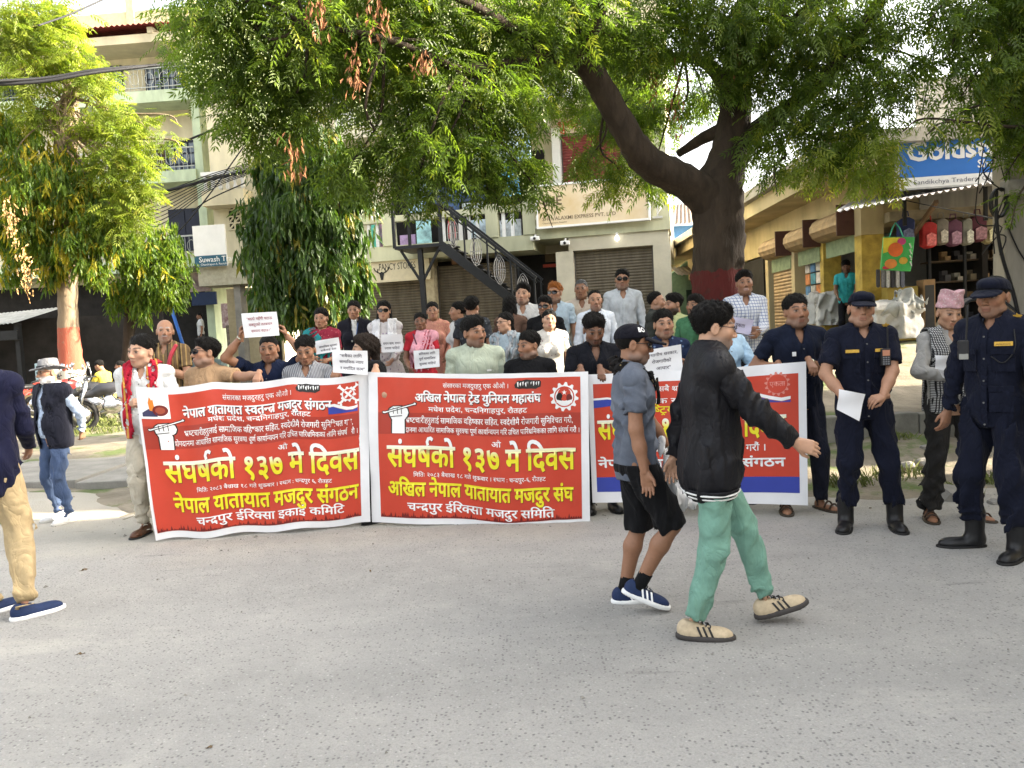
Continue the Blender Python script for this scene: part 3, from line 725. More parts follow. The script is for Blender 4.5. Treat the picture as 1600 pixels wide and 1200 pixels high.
def make_shoe(kind, A, pitch, toe, sd, s, root, q):
    base, colkey = (kind.split(':') + ['black'])[:2]
    geo = {'shoe': 'shoe', 'sneaker': 'sneaker', 'boot': 'boot', 'sandal': 'sandal'}[base]
    (va, fa), (vb, fb) = shoe_geo(geo, q)
    Rm = np.array(Matrix.Rotation(R(toe), 3, 'Z') @ Matrix.Rotation(R(pitch), 3, 'X'))
    T = lambda V: (V * s) @ Rm.T + A
    colr = {'black': (.012, .012, .013), 'brown': (.085, .035, .018), 'navy': (.012, .025, .075), 'beige': (.46, .37, .25), 'white': (.6, .6, .6), 'grey': (.2, .2, .22), 'tan': (.2, .1, .05)}[colkey]
    solec = {'navy': (.75, .75, .74), 'beige': (.045, .04, .038), 'white': (.5, .48, .44), 'grey': (.5, .5, .5), 'tan': (.04, .03, .02)}.get(colkey, (.012, .012, .012))
    if geo == 'sandal':
        ob = link('shoe', mesh_np('foot_sole', T(vb), fb, True), mat('sole_' + colkey, solec, .6), root)
        mb = MB()
        for yy in (-.13, -.075, .0):
            w = .046 if yy < -.03 else .040; zz = -.030 if yy < -.1 else (-.018 if yy < -.03 else .004)
            pts = [T(np.array([(x_, yy + (0 if yy < -.03 else .045 * (1 - abs(x_) / w)), -.062 + (zz + .062 + .012) * math.cos(x_ / w * 1.5) ** .7)]))[0] for x_ in np.linspace(-w, w, 7)]
            mb.tube(pts, .0075 * s, 6)
        st = mb.build('strap', mat('leather_tan', (.05, .03, .02), .5), ob, True)
        ft = link('bare_foot', mesh_np('bare_foot', T(va), fa, True, np.tile(np.array(SKIN['tan']), (len(va), 1))), M_SKIN, ob)
        return
    ob = link('shoe' if geo != 'boot' else 'boot', mesh_np('shoe', T(va), fa, True), mat('shoe_' + colkey + base, colr, .35 if base in ('shoe', 'boot') else .75, .15, 40, .1), root)
    link('sole', mesh_np('sole', T(vb), fb, True), mat('sole_' + colkey, solec, .7), ob)
    if geo == 'sneaker' and q == 0:
        mb = MB(); stripe = (.85, .85, .85) if colkey == 'navy' else (.02, .02, .02)
        for side in (-1, 1):
            for k in range(3):
                y0 = -.045 - .028 * k
                pts = []
                for t in np.linspace(0, 1, 6):
                    zz = -.066 + t * .058; yy = y0 + .026 * t; ww = .0475 * math.sqrt(max(0, 1 - ((zz + .062) / .075) ** 2)) + .0015
                    pts += [(side * ww, yy - .006, zz), (side * ww, yy + .006, zz)]
                mb.add(T(np.array(pts)), [(2 * i, 2 * i + 1, 2 * i + 3, 2 * i + 2) for i in range(5)])
        mb.build('side_stripes', mat('stripe_' + colkey, stripe, .6), ob)
    if q == 0 and geo == 'sneaker':
        mb = MB()
        for k in range(5 if geo == 'sneaker' else 6):
            yy = -.085 + .020 * k if geo == 'sneaker' else -.07 + .004 * k; zz = (-.017 + .010 * k) if geo == 'sneaker' else (-.02 + .026 * k)
            pts = [T(np.array([(xx, yy - .004 * math.cos(xx * 80), zz - 6.5 * xx * xx + .003)]))[0] for xx in np.linspace(-.024, .024, 5)]
            mb.tube(pts, .0035 * s, 5)
        mb.build('laces', mat('laces_' + colkey, (.02, .02, .025) if colkey != 'white' else (.5, .5, .5), .8), ob, True)
def glasses(kind, to_head, s, root):
    mb = MB(); dark = kind == 'sun'; w, hgt = (.029, .021) if dark else (.024, .016)
    ln = MB()
    for sd in (-1, 1):
        ring = [(sd * .033 + w * math.copysign(abs(math.cos(a)) ** .7, math.cos(a)), -.106 + 8.0 * (sd * .033 + w * math.cos(a)) ** 2 * .9, .006 + hgt * math.copysign(abs(math.sin(a)) ** .75, math.sin(a))) for a in np.linspace(0, 2 * math.pi, 17)[:-1]]
        V = to_head(ring) * s; Vb = to_head([(x_, y_ + .004, z_) for x_, y_, z_ in ring]) * s
        if dark: ln.add(np.concatenate([V, Vb]), [tuple(range(16)), tuple(range(31, 15, -1))] + [((i + 1) % 16, i, i + 16, (i + 1) % 16 + 16) for i in range(16)])
        mb.tube(list(V) + [V[0]], .0018 * s, 5)
        mb.tube([to_head([p])[0] * s for p in ((sd * .060, -.080, .012), (sd * .074, -.03, .012), (sd * .079, .02, .010))], .0024 * s, 5)
    mb.tube([to_head([p])[0] * s for p in ((-.008, -.108, .010), (0, -.112, .013), (.008, -.108, .010))], .0024 * s, 5)
    o = mb.build('sunglasses' if dark else 'glasses', mat('spectacle_frame', (.008, .008, .009), .3, .05), root, True)
    if dark: ln.build('lens', mat('dark_lens', (.006, .006, .008), .08, .02, spec=.6), o)
def headwear(kind, m, to_head, s, root, head):
    g = Grid((-.17, -.24, -.06), (.17, .20, .24), .0065)
    if kind in ('cap', 'police'):
        D = g.ell((0, .016, .040), (.0840, .1045, .0850)); 
        if kind == 'police': D = su(D, g.ell((0, -.035, .080), (.068, .066, .034)), .03); D = -su(-D, -(g.Z - .114 + .14 * g.Y), .02)
        D = np.maximum(D, -(g.Z - .040 + .14 * g.Y)); crown = g.net(D)
        bz = .044 - .55 * (g.Y + .085) * -1 * .55 - 1.6 * g.X ** 2 * 2.0
        br = np.maximum(np.sqrt((g.X / .078) ** 2 + ((g.Y + .075) / .118) ** 2) * .08 - .08, np.abs(g.Z - bz) - .0065); br = np.maximum(br, g.Y + .055)
        o = link('cap', mesh_np('cap', to_head(crown[0]) * s, crown[1], True), m, root)
        b = g.net(br); link('visor', mesh_np('visor', to_head(b[0]) * s, b[1], True), m, o)
        if head.get('cap_text'):
            v, f, w = text2d(head['cap_text'], .03); k = .036
            ax_, by, cz = .0865, .1065, .0925; off = head.get('cap_text_x', 0)
            pts = []
            for p in v:
                a = (p[0] - w / 2) * k / .095 + off; zz = .078 + p[1] * k; q_ = math.sqrt(max(0, 1 - ((zz - .04) / cz) ** 2)); pts.append((ax_ * math.sin(a) * q_, .016 - by * math.cos(a) * q_, zz))
            link('cap_letters', mesh_np('cap_letters', to_head(pts) * s, f), mat('white_thread', (.8, .8, .8), .7), o)
    elif kind == 'topi':
        t = np.clip((g.Z - .045) / .10, 0, 1)
        D = np.sqrt((g.X / (.089 - .012 * t)) ** 2 + ((g.Y - .012) / (.108 - .014 * t)) ** 2) * .09 - .09
        D = np.maximum(D * .95, np.maximum(.040 - .15 * g.Y * 1.0 - g.Z, g.Z - .158 - .30 * np.abs(g.X) + .22 * g.Y)); D = D + .003 * np.sin(g.X * 60 + g.Z * 80)
        V, F = g.net(D); link('topi', mesh_np('topi', to_head(V) * s, F, True), m, root)
    elif kind == 'fedora':
        t = np.clip((g.Z - .045) / .11, 0, 1)
        D = np.sqrt((g.X / (.090 - .02 * t)) ** 2 + ((g.Y - .012) / (.110 - .02 * t)) ** 2) * .09 - .09
        D = np.maximum(D * .95, np.maximum(.045 - g.Z, g.Z - .155 + 4 * np.exp(-(g.X / .03) ** 2) * .005)); V, F = g.net(D)
        o = link('hat', mesh_np('hat', to_head(V) * s, F, True), m, root)
        bd = np.maximum(np.abs(np.sqrt((g.X / .0915) ** 2 + ((g.Y - .012) / .1115) ** 2) * .09 - .09) - .002, np.abs(g.Z - .066) - .014); V, F = g.net(bd - .0025); link('hat_band', mesh_np('hat_band', to_head(V) * s, F, True), mat('hat_band', (.015, .015, .018)), o)
        br = np.maximum(np.sqrt((g.X / .150) ** 2 + ((g.Y - .0) / .170) ** 2) * .15 - .15, np.abs(g.Z - .047 - 1.0 * g.X ** 2 + .3 * g.Y ** 2) - .006); V, F = g.net(br); link('brim', mesh_np('brim', to_head(V) * s, F, True), m, o)
# overlays cut from an inflated torso
def overlay(name, m, region, infl=.022, lo=.80, hi=1.56, amp=.006, lam=.06, h=None):
    def fn(c):
        g = Grid((-.36, -.30, lo), (.36, .28, hi), h or min(c['hc'], .012))
        D = torso(g, c['up'], c['bw'], c['belly'], c['female'], infl) + folds(g, c['seed'] + 40, lam, amp)
        D = np.maximum(D, region(g, c)); D = np.maximum(D, -(torso(g, c['up'], c['bw'], c['belly'], c['female'], infl - .022)))
        V, F = g.net(D); 
        if len(V): link(name, mesh_np(name, V * c['s'], F, True), m, c['root'])
    return fn
def neck_ring(name, m, R0=.085, r=.030, dz=.0, amp=.004, sag=.03):
    def fn(c):
        n = c['nb']; g = Grid(n - np.array((.19, .19, .12)), n + np.array((.19, .17, .12)), .009)
        d = np.sqrt((np.sqrt((g.X - n[0]) ** 2 + (g.Y - n[1]) ** 2) - R0) ** 2 + ((g.Z - n[2] - dz + sag * (-(g.Y - n[1]) / .1)) * .75) ** 2) - r
        V, F = g.net(d + folds(g, c['seed'] + 9, .045, amp)); link(name, mesh_np(name, V * c['s'], F, True), m, c['root'])
    return fn
# ---------------------------------------------------------------- ground
def sst(a, b, v):
    t = np.clip((v - a) / (b - a), 0, 1); return t * t * (3 - 2 * t)
def terrain(x, y):
    x = np.asarray(x, float); y = np.asarray(y, float)
    mid = .40 * sst(7.05, 7.75, y) + .10 * sst(9, 14, y)
    rgt = .16 * sst(6.9, 8.75, y) + .27 * sst(8.82, 8.88, y) + .65 * sst(9.2, 13.0, y)
    lft = .05 * sst(7.2, 9, y) + .10 * sst(9, 12, y)
    wr = sst(2.15, 2.7, x); wl = 1 - sst(-3.9, -3.0, x)
    h = mid * (1 - wr) * (1 - wl) + rgt * wr + lft * wl
    h = h + .25 * sst(24, 60, y) * (1 - wr)
    return float(h) if h.ndim == 0 else h
def ground_mat():
    m = mat('dirt_ground', (.19, .16, .115), .95, .3, 2.2, .6, 25, col2=(.27, .235, .18)); nt = m.node_tree; N = nt.nodes; L = nt.links; b = N['Principled BSDF']
    old = b.inputs['Base Color'].links[0].from_socket
    tc = N.new('ShaderNodeTexCoord'); nz = N.new('ShaderNodeTexNoise'); nz.inputs['Scale'].default_value = .9; nz.inputs['Detail'].default_value = 9; nz.inputs['Roughness'].default_value = .7; L.new(tc.outputs['Object'], nz.inputs['Vector'])
    r = N.new('ShaderNodeMapRange'); r.inputs[1].default_value = .52; r.inputs[2].default_value = .60; L.new(nz.outputs['Fac'], r.inputs[0])
    mx = N.new('ShaderNodeMix'); mx.data_type = 'RGBA'; L.new(r.outputs[0], mx.inputs[0]); L.new(old, mx.inputs[6]); mx.inputs[7].default_value = (.085, .115, .035, 1); L.new(mx.outputs[2], b.inputs['Base Color'])
    return m
def road_mat():
    m = bpy.data.materials.new('road_surface'); m.use_nodes = True; nt = m.node_tree; N = nt.nodes; L = nt.links; b = N['Principled BSDF']; b.inputs['Roughness'].default_value = .88; b.inputs['Specular IOR Level'].default_value = .25
    tc = N.new('ShaderNodeTexCoord'); src = tc.outputs['Object']
    def noise(sc, det=6, ro=.6, st=None):
        n = N.new('ShaderNodeTexNoise'); n.inputs['Scale'].default_value = sc; n.inputs['Detail'].default_value = det; n.inputs['Roughness'].default_value = ro
        if st:
            mp = N.new('ShaderNodeMapping'); mp.inputs['Scale'].default_value = st; mp.inputs['Rotation'].default_value = (0, 0, .12); L.new(src, mp.inputs[0]); L.new(mp.outputs[0], n.inputs['Vector'])
        else: L.new(src, n.inputs['Vector'])
        return n.outputs['Fac']
    def rng(s, a, b_, c=0, d=1):
        r = N.new('ShaderNodeMapRange'); r.inputs[1].default_value = a; r.inputs[2].default_value = b_; r.inputs[3].default_value = c; r.inputs[4].default_value = d; L.new(s, r.inputs[0]); return r.outputs[0]
    def mix(f, a, b_, mode='MIX'):
        x = N.new('ShaderNodeMix'); x.data_type = 'RGBA'; x.blend_type = mode
        (L.new(f, x.inputs[0]) if not isinstance(f, float) else setattr(x.inputs[0], 'default_value', f))
        for i, q in ((6, a), (7, b_)):
            if isinstance(q, tuple): x.inputs[i].default_value = (*q, 1)
            else: L.new(q, x.inputs[i])
        return x.outputs[2]
    c = mix(rng(noise(.55, 6, .6, (.35, 1.2, 1)), .32, .68), (.245, .240, .226), (.335, .325, .305))       # worn wheel lanes and dust
    c = mix(rng(noise(3.5, 8, .7), .45, .75, 0, .5), c, (.39, .375, .345))               # dust patches
    c = mix(rng(noise(.9, 7, .7, (.3, 1.5, 1)), .60, .72, 0, .5), c, (.18, .178, .175))                      # oily darker drags
    v = N.new('ShaderNodeTexVoronoi'); v.inputs['Scale'].default_value = 55; L.new(src, v.inputs['Vector'])
    sp = rng(v.outputs['Distance'], .22, .40, 1, 0); hue = N.new('ShaderNodeSeparateColor'); L.new(v.outputs['Color'], hue.inputs[0])
    dk = N.new('ShaderNodeMath'); dk.operation = 'MULTIPLY'; L.new(sp, dk.inputs[0]); L.new(rng(hue.outputs[0], .58, .66), dk.inputs[1])
    c = mix(dk.outputs[0], c, (.155, .152, .146))
    lt = N.new('ShaderNodeMath'); lt.operation = 'MULTIPLY'; L.new(sp, lt.inputs[0]); L.new(rng(hue.outputs[1], .72, .80, 0, .7), lt.inputs[1])
    c = mix(lt.outputs[0], c, (.42, .41, .385))
    c = mix(rng(noise(120, 3, .75), .42, .62, .0, .38), c, (.18, .175, .168))
    sx = N.new('ShaderNodeSeparateXYZ'); L.new(src, sx.inputs[0]); ad = N.new('ShaderNodeMath'); ad.operation = 'MULTIPLY_ADD'; L.new(noise(1.3, 7, .7), ad.inputs[0]); ad.inputs[1].default_value = 2.2; L.new(sx.outputs[1], ad.inputs[2])
    c = mix(rng(ad.outputs[0], 6.7, 8.3, 0, .75), c, (.40, .365, .30))                     # sand drifted along the verge
    c = mix(rng(noise(.42, 8, .72, (1, 2.2, 1)), .56, .66, 0, .45), c, (.42, .40, .36))      # pale dusty patches
    c = mix(rng(noise(2.4, 4, .6, (.5, 3, 1)), .66, .72, 0, .35), c, (.13, .128, .125))      # small stains
    L.new(c, b.inputs['Base Color'])
    h = N.new('ShaderNodeMath'); h.operation = 'ADD'; L.new(noise(90, 5, .7), h.inputs[0]); L.new(sp, h.inputs[1])
    bp = N.new('ShaderNodeBump'); bp.inputs['Strength'].default_value = .55; bp.inputs['Distance'].default_value = .008; L.new(h.outputs[0], bp.inputs['Height']); L.new(bp.outputs[0], b.inputs['Normal'])
    return m
def sheet(xs, ys, zf):
    X, Y = np.meshgrid(xs, ys, indexing='ij'); Z = zf(X, Y); V = np.stack([X, Y, Z], -1).reshape(-1, 3); n = len(ys)
    I = np.arange(len(xs) - 1)[:, None] * n + np.arange(n - 1)[None]; I = I.ravel(); F = np.stack([I, I + n, I + n + 1, I + 1], 1); return V, F
def rough_terrain(X, Y):
    b = .025 * (np.sin(X * 3.1 + 1.3 * np.sin(Y * 2.3)) + np.sin(Y * 4.7 + 1.1 * np.sin(X * 3.9))) * sst(7.0, 7.6, Y) * (Y < 9.2)
    return terrain(X, Y) + b
_xs = np.concatenate([[-600, -200, -80, -40, -25], np.arange(-16, 12.01, .12), [16, 25, 40, 80, 200, 600]])
_ys = np.concatenate([[-600, -200, -60, -20, -8, 0, 3], np.arange(5, 14.01, .12), np.arange(14.5, 30, .6), [35, 45, 60, 90, 150, 300, 900]])
V, F = sheet(_xs, _ys, rough_terrain)
tag(link('ground', mesh_np('ground', V, F, True), ground_mat()), kind='structure')
def road_edge(x):
    return 7.02 + .16 * np.sin(x * 1.7) + .08 * np.sin(x * 5.1 + 1) + np.where(x < -3.2, 2.0 * sst(3.2, 5.0, -x), 0) - .25 * sst(2.2, 3.5, x)
_rx = np.concatenate([[-120, -60, -30, -20], np.arange(-14, 11, .2), [16, 30, 60, 120]])
_rows = [np.full_like(_rx, v) for v in (-40, -15, -4)] + [1.0 + (road_edge(_rx) - 1.0) * t for t in np.linspace(0, 1, 24)]
_Y = np.stack(_rows, 1); _X = np.repeat(_rx[:, None], _Y.shape[1], 1); _Z = np.maximum(.006, rough_terrain(_X, _Y) + .006) * 1.0; _Z[:, -1] -= .02
V = np.stack([_X, _Y, _Z], -1).reshape(-1, 3); n = _Y.shape[1]; I = (np.arange(len(_rx) - 1)[:, None] * n + np.arange(n - 1)[None]).ravel(); F = np.stack([I, I + n, I + n + 1, I + 1], 1)
tag(link('road', mesh_np('road', V, F, True), road_mat()), kind='structure')
# concrete apron slabs at the left edge of the road
M_CONC = mat('old_concrete', (.22, .21, .19), .9, .25, 3, .4, 40); M_CONC_D = mat('stained_concrete', (.17, .165, .14), .92, .35, 2.5, .5, 30)
ap = tag(empty('pavement'), kind='structure')
for k, (x0, x1, y0, y1) in enumerate([(-8.9, -6.95, 9.3, 11.2), (-6.9, -5.2, 9.05, 10.9), (-5.15, -3.9, 8.95, 10.4), (-11.2, -8.95, 9.5, 11.3)]):
    mb = MB(); mb.box((x0, y0, 0), (x1, y1, terrain((x0 + x1) / 2, (y0 + y1) / 2) + .035 + .01 * (k % 2))); mb.build('paving_slab', M_CONC, ap, bevel=.012)
# retaining kerb on the right
kw = empty('retaining_wall', (2.3, 8.82, 0), 0, 'low stained concrete retaining wall behind the policemen', 'wall')
rr = random.Random(3); x = .0
while x < 9:
    w = rr.uniform(1.0, 1.5); mb = MB(); mb.box((x + .006, -.09, .02), (x + w - .006, .10, .43 + rr.uniform(-.015, .015))); mb.build('concrete_block', M_CONC_D, kw, bevel=.015); x += w
# loose stones and rubble on the bank
for k in range(26):
    px_, py_ = rr.uniform(1290, 1590), rr.uniform(675, 775); p = G(px_, py_, .1); sz = rr.uniform(.03, .09) if k else .13
    bm = bmesh.new(); bmesh.ops.create_icosphere(bm, subdivisions=2, radius=sz)
    for v in bm.verts: v.co *= 1 + rr.uniform(-.18, .18); v.co.z *= .7
    me = bpy.data.meshes.new('stone'); bm.to_mesh(me); bm.free()
    if k < 8: tag(link('stone', me, M_CONC, None, (p.x, p.y, terrain(p.x, p.y) + sz * .2)), ['largest', 'pale', 'dusty', 'flat', 'rounded', 'cracked', 'small', 'brownish'][k] + ' loose stone lying on the dirt bank behind the policemen', 'stone', 'loose stones on the bank')
    else: bpy.data.meshes.remove(me)
# grass tufts
def grass(name, label, spots, n, hgt, m):
    V, F = [], []; r = np.random.default_rng(hash(name) % 1000)
    for (cx, cy, rad) in spots:
        for _ in range(n):
            a = r.uniform(0, 6.28); d = rad * math.sqrt(r.uniform()); x, y = cx + d * math.cos(a), cy + d * math.sin(a) * .6; z = terrain(x, y); h = hgt * r.uniform(.5, 1.3); w = .006; t = r.uniform(0, 6.28); lx, ly = r.normal(0, .4 * h, 2); k = len(V)
            V += [(x - w * math.cos(t), y - w * math.sin(t), z), (x + w * math.cos(t), y + w * math.sin(t), z), (x + lx * .4 + w * .7, y + ly * .4, z + h * .65), (x + lx, y + ly, z + h)]
            F += [(k, k + 1, k + 2), (k, k + 2, k + 3)]
    return tag(link(name, mesh_np(name, np.array(V), np.array(F)), m), label, 'grass', kind='stuff')
M_GRASS = mat('grass_blade', (.075, .12, .025), .7, .4, 5, col2=(.20, .22, .06))
_g = [(G(px_, py_, .08), r_) for px_, py_, r_ in ((1345, 690, .25), (1395, 735, .30), (1325, 745, .25), (1405, 700, .2), (1560, 740, .2), (1500, 760, .2))]
grass('grass', 'green grass tufts on the dirt bank behind the policemen', [(p.x, p.y, r_) for p, r_ in _g], 130, .10, M_GRASS)
_g = [(G(px_, py_, .12), r_) for px_, py_, r_ in ((110, 668, .9), (150, 660, .9), (175, 668, .8), (90, 672, .9), (130, 680, .8), (120, 645, .6), (60, 668, .9))]
grass('grass', 'sunlit grass patch at the foot of the painted tree trunk', [(p.x, p.y, r_) for p, r_ in _g], 420, .10, M_GRASS)

# ---------------------------------------------------------------- facade helper: work in metres on a vertical plane
class Facade:
    def __init__(s, origin, rz): s.o = Vector(origin); s.rz = rz; s.M = Matrix.Translation(s.o) @ Matrix.Rotation(rz, 4, 'Z'); s.I = s.M.inverted()
    def __call__(s, px, py, dy=0.0):
        o = s.I @ Vector((0, 0, CAM_H)); d = s.I.to_3x3() @ ray(px, py); t = (dy - o.y) / d.y; p = o + d * t; return p.x, p.z
def part(name, m, parent, *boxes, bevel=0):
    mb = MB()
    for b in boxes: mb.box(*b)
    return mb.build(name, m, parent, bevel=bevel)
M_SLAT = mat('shutter_steel', (.125, .105, .075), .5, .3, 6, .05, metal=.35, stretch=(1, 1, .2)); M_SLAT_R = mat('red_shutter', (.20, .045, .04), .6, .3, 6)
def shutter(parent, x0, x1, y, z0, z1, m, pitch=.075, frame=None, name='roller_shutter'):
    zs = np.arange(z0, z1, pitch / 4); prof = [(y - .018 * abs(math.sin((zz - z0) / pitch * math.pi)) ** .7, zz) for zz in zs]
    V = []; F = []
    for i, (yy, zz) in enumerate(prof):
        V += [(x0, yy, zz), (x1, yy, zz)]
        if i: F.append((2 * i - 2, 2 * i - 1, 2 * i + 1, 2 * i))
    o = link(name, mesh_np(name, np.array(V), F), m, parent)
    for xa_, xb_ in ((x0 - .05, x0 - .002), (x1 + .002, x1 + .05)): part('guide_rail', mat('rail_steel', (.10, .09, .08), .5, metal=.3), o, ((xa_, y - .05, z0), (xb_, y + .02, z1)))
    part('bottom_bar', mat('rail_steel', (.10, .09, .08), .5, metal=.3), o, ((x0, y - .04, z0), (x1, y - .001, z0 + .06)))
    return o
def corrugated(name, m, parent, a, b, c, d, wave=.09, amp=.018, nu=None):
    """sheet between edges a-b (front) and d-c (back), ribs run front to back"""
    a, b, c, d = (np.array(v, float) for v in (a, b, c, d)); L_ = np.linalg.norm(b - a); n = nu or int(L_ / wave * 4); V, F = [], []
    nn = np.cross(b - a, d - a); nn /= np.linalg.norm(nn); nn = nn if nn[2] > 0 else -nn
    for i in range(n + 1):
        t = i / n; o_ = nn * amp * math.sin(t * L_ / wave * 2 * math.pi); V += [a + (b - a) * t + o_, d + (c - d) * t + o_]
        if i: F.append((2 * i - 2, 2 * i, 2 * i + 1, 2 * i - 1))
    return link(name, mesh_np(name, np.array(V), F, True), m, parent)
def lettering(parent, text, x, y, z, size, m, off=.01, width=None, name='lettering', align='c', rz=0, sx=1):
    v, f, w = text2d(text, off); k = size; kx = (width / w) if width else size * sx
    x0 = x - {'c': w * kx / 2, 'l': 0, 'r': w * kx}[align]
    return link(name, mesh_np(name, np.stack([x0 + v[:, 0] * kx, np.full(len(v), y), z + v[:, 1] * k], 1), f), m, parent)
M_BLACK = mat('black_paint', (.012, .012, .013), .5, .2); M_WHITE = mat('white_paint', (.74, .73, .70), .6, .06, 3); M_RED = mat('red_paint', (.45, .03, .025), .6, .1)
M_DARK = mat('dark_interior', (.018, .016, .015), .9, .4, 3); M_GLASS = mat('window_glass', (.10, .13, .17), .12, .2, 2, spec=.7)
M_FRAME = mat('blue_black_frame', (.012, .016, .035), .5, .15); M_IRON = mat('black_iron', (.015, .016, .018), .45, .2, metal=.3)

# ---------------------------------------------------------------- left four storey building
M_CREAM = mat('cream_wall', (.60, .54, .38), .85, .24, .9, .1, 30, stretch=(1, 1, .35)); M_MINT = mat('mint_trim', (.46, .54, .38), .85, .25, 2, stretch=(1, 1, .4))
FL = Facade((-14.2, 30, .2), R(-4)); BL = empty('apartment_building', FL.o, FL.rz, 'cream four storey building with mint green slabs and red tin eave', 'building')
xr = FL(318, 170)[0]; xl = xr - 15
part('wall', M_CREAM, BL, ((xl, 0, 0), (xr, 9, 13.5)))
lv = [FL(255, v)[1] for v in (428, 296, 174)]          # slab undersides
def window(parent, x0, x1, z0, z1, y=0.0, cols=3, rows=3, leaf=0, frame=M_FRAME):
    o = part('window', M_GLASS, parent, ((x0, y - .03, z0), (x1, y - .005, z1)))
    mb = MB(); t = .07
    for (a, b) in (((x0 - t, y - .09, z0 - t), (x1 + t, y - .001, z0)), ((x0 - t, y - .09, z1), (x1 + t, y - .001, z1 + t)), ((x0 - t, y - .088, z0), (x0, y - .001, z1)), ((x1, y - .088, z0), (x1 + t, y - .001, z1))): mb.box(a, b)
    mb.build('frame', frame, o)
    mb = MB()
    for i in range(1, cols * 2): xx = x0 + (x1 - x0) * i / (cols * 2); ww = .045 if i % 2 == 0 else .018; mb.box((xx - ww, y - .075, z0), (xx + ww, y - .031, z1))
    for j in range(1, rows): zz = z0 + (z1 - z0) * j / rows; mb.box((x0, y - .072, zz - .022), (x1, y - .0312, zz + .022))
    mb.build('glazing_bars', frame, o)
    return o
for (a, b, c, d, cols) in ((140, 192, 110, 146, 2), (230, 300, 105, 160, 3), (0, 30, 125, 165, 2)):
    x0, z1 = FL(a, c); x1, z0 = FL(b, d); window(BL, x0, x1, z0, z1, cols=cols)
x0, z1 = FL(222, 228); x1, z0 = FL(308, 272); w2 = window(BL, x0 + 1.0, x1, z0, z1, cols=2)
part('open_casement', M_FRAME, w2, ((x0, -.5, z0 + .1), (x0 + .05, -.02, z1)))
part('doorway', mat('dark_wood_door', (.05, .03, .02), .7), BL, ((x0 + .15, -.02, z0 - .1), (x0 + .93, -.004, z1)))
x0, z1 = FL(267, 331); x1, z0 = FL(318, 388); w3 = window(BL, x0, x1, z0, z1, cols=1, rows=1); part('shutter_leaf', M_FRAME, w3, ((x0, -.10, z0), ((x0 + x1) / 2 - .02, -.0752, z1))); part('shutter_leaf', M_FRAME, w3, (((x0 + x1) / 2 + .02, -.10, z0), (x1, -.0752, z1)))
for k, zz in enumerate(lv):
    part('balcony_slab', M_MINT, BL, ((xl, -1.15, zz), (xr + .05, -.002, zz + .42)))
    rail = MB(); rail.bar((xl, -1.1, zz + 1.22), (xr, -1.1, zz + 1.22), .05); rail.bar((xl, -1.1, zz + .55), (xr, -1.1, zz + .55), .03)
    mr_ = mat('pale_rail', (.40, .42, .40), .5); r_ = rail.build('railing', mr_, BL)
    mb = MB()
    for xx in np.arange(xr - 6.5, xr, .16): mb.bar((xx, -1.1, zz + .42), (xx, -1.1, zz + 1.22), .012)
    for xx in np.arange(xr - 6.4, xr - .2, .55):
        mb.tube([(xx + .16 * math.cos(t), -1.1, zz + .85 + .22 * math.sin(t)) for t in np.linspace(0, 6.28, 13)], .010, 4)
    mb.build('railing_bars', mr_, r_)
part('pilaster', M_MINT, BL, ((xr - .02, -1.0, 0), (xr + .28, .5, 13.0)))
zr = FL(200, 60)[1]
corrugated('eave', mat('red_tin', (.33, .06, .06), .5, .3, 3, metal=.2), BL, (xl, -1.7, zr - .22), (xr + .6, -1.7, zr - .22), (xr + .6, .1, zr + .12), (xl, .1, zr + .12), .2, .03)
part('soffit', M_CREAM, BL, ((xl, -1.4, zr - .75), (xr + .3, -.003, zr - .45)))
for xx in (xr - 1.2, xr - 4.4, xr - 7.6): part('eave_bracket', M_CREAM, BL, ((xx, -1.45, zr - .46), (xx + .2, -.004, zr - .25)))
part('parapet', mat('parapet_yellow', (.55, .53, .33), .85, .15), BL, ((xl, .4, zr + .0), (xr, .62, zr + 1.15)))
for xx in (xr - .5, xr - 2.9, xr - 5.6): part('parapet_post', mat('parapet_yellow', (.55, .53, .33)), BL, ((xx, .35, zr), (xx + .3, .70, zr + 1.6)))
# ground floor shop front of the left building
x0, z0 = FL(255, 490); x1, z1 = FL(322, 428)
part('shop_recess', M_DARK, BL, ((xl, -.012, 0), (x1, -.004, z1 - .15)))
part('shop_signboard', mat('photo_print', (.20, .07, .08), .6, .8, 2.2, col2=(.5, .4, .38)), BL, ((FL(283, 0)[0], -1.3, z1 - .75), (FL(318, 0)[0], -1.22, z1 - .05)))
part('fascia_band', mat('navy_band', (.012, .03, .09), .5), BL, ((FL(288, 0)[0], -1.29, z1 - 1.25), (FL(326, 0)[0], -1.21, z1 - .78)))
corrugated('tin_awning', mat('tin_sheet', (.42, .43, .44), .4, .3, 3, metal=.5), BL, (FL(262, 0)[0], -2.6, z1 - .12), (FL(330, 0)[0], -2.6, z1 + .05), (FL(330, 0)[0], -1.0, z1 + .25), (FL(262, 0)[0], -1.0, z1 + .2), .12)
mb = MB(); mb.tube([(FL(301, 432)[0], -2.4, z1 - .15), (FL(308, 0)[0], -2.4, 0)], .06); mb.build('blue_post', mat('blue_post', (.04, .16, .55), .4), BL, True)
part('glass_counter', mat('counter_glass', (.25, .33, .33), .15, .2), BL, ((FL(285, 0)[0], -2.3, 0), (FL(345, 0)[0], -1.8, 1.0)))
part('poster', mat('pink_poster', (.45, .12, .15), .6, .6, 6, col2=(.7, .6, .6)), BL, ((FL(336, 0)[0], -1.5, 2.1), (FL(349, 0)[0], -1.45, 3.0)))
part('poster', mat('watch_poster', (.06, .05, .10), .5, .8, 5, col2=(.35, .3, .25)), BL, ((FL(343, 0)[0], -1.6, .6), (FL(357, 0)[0], -1.55, 2.2)))

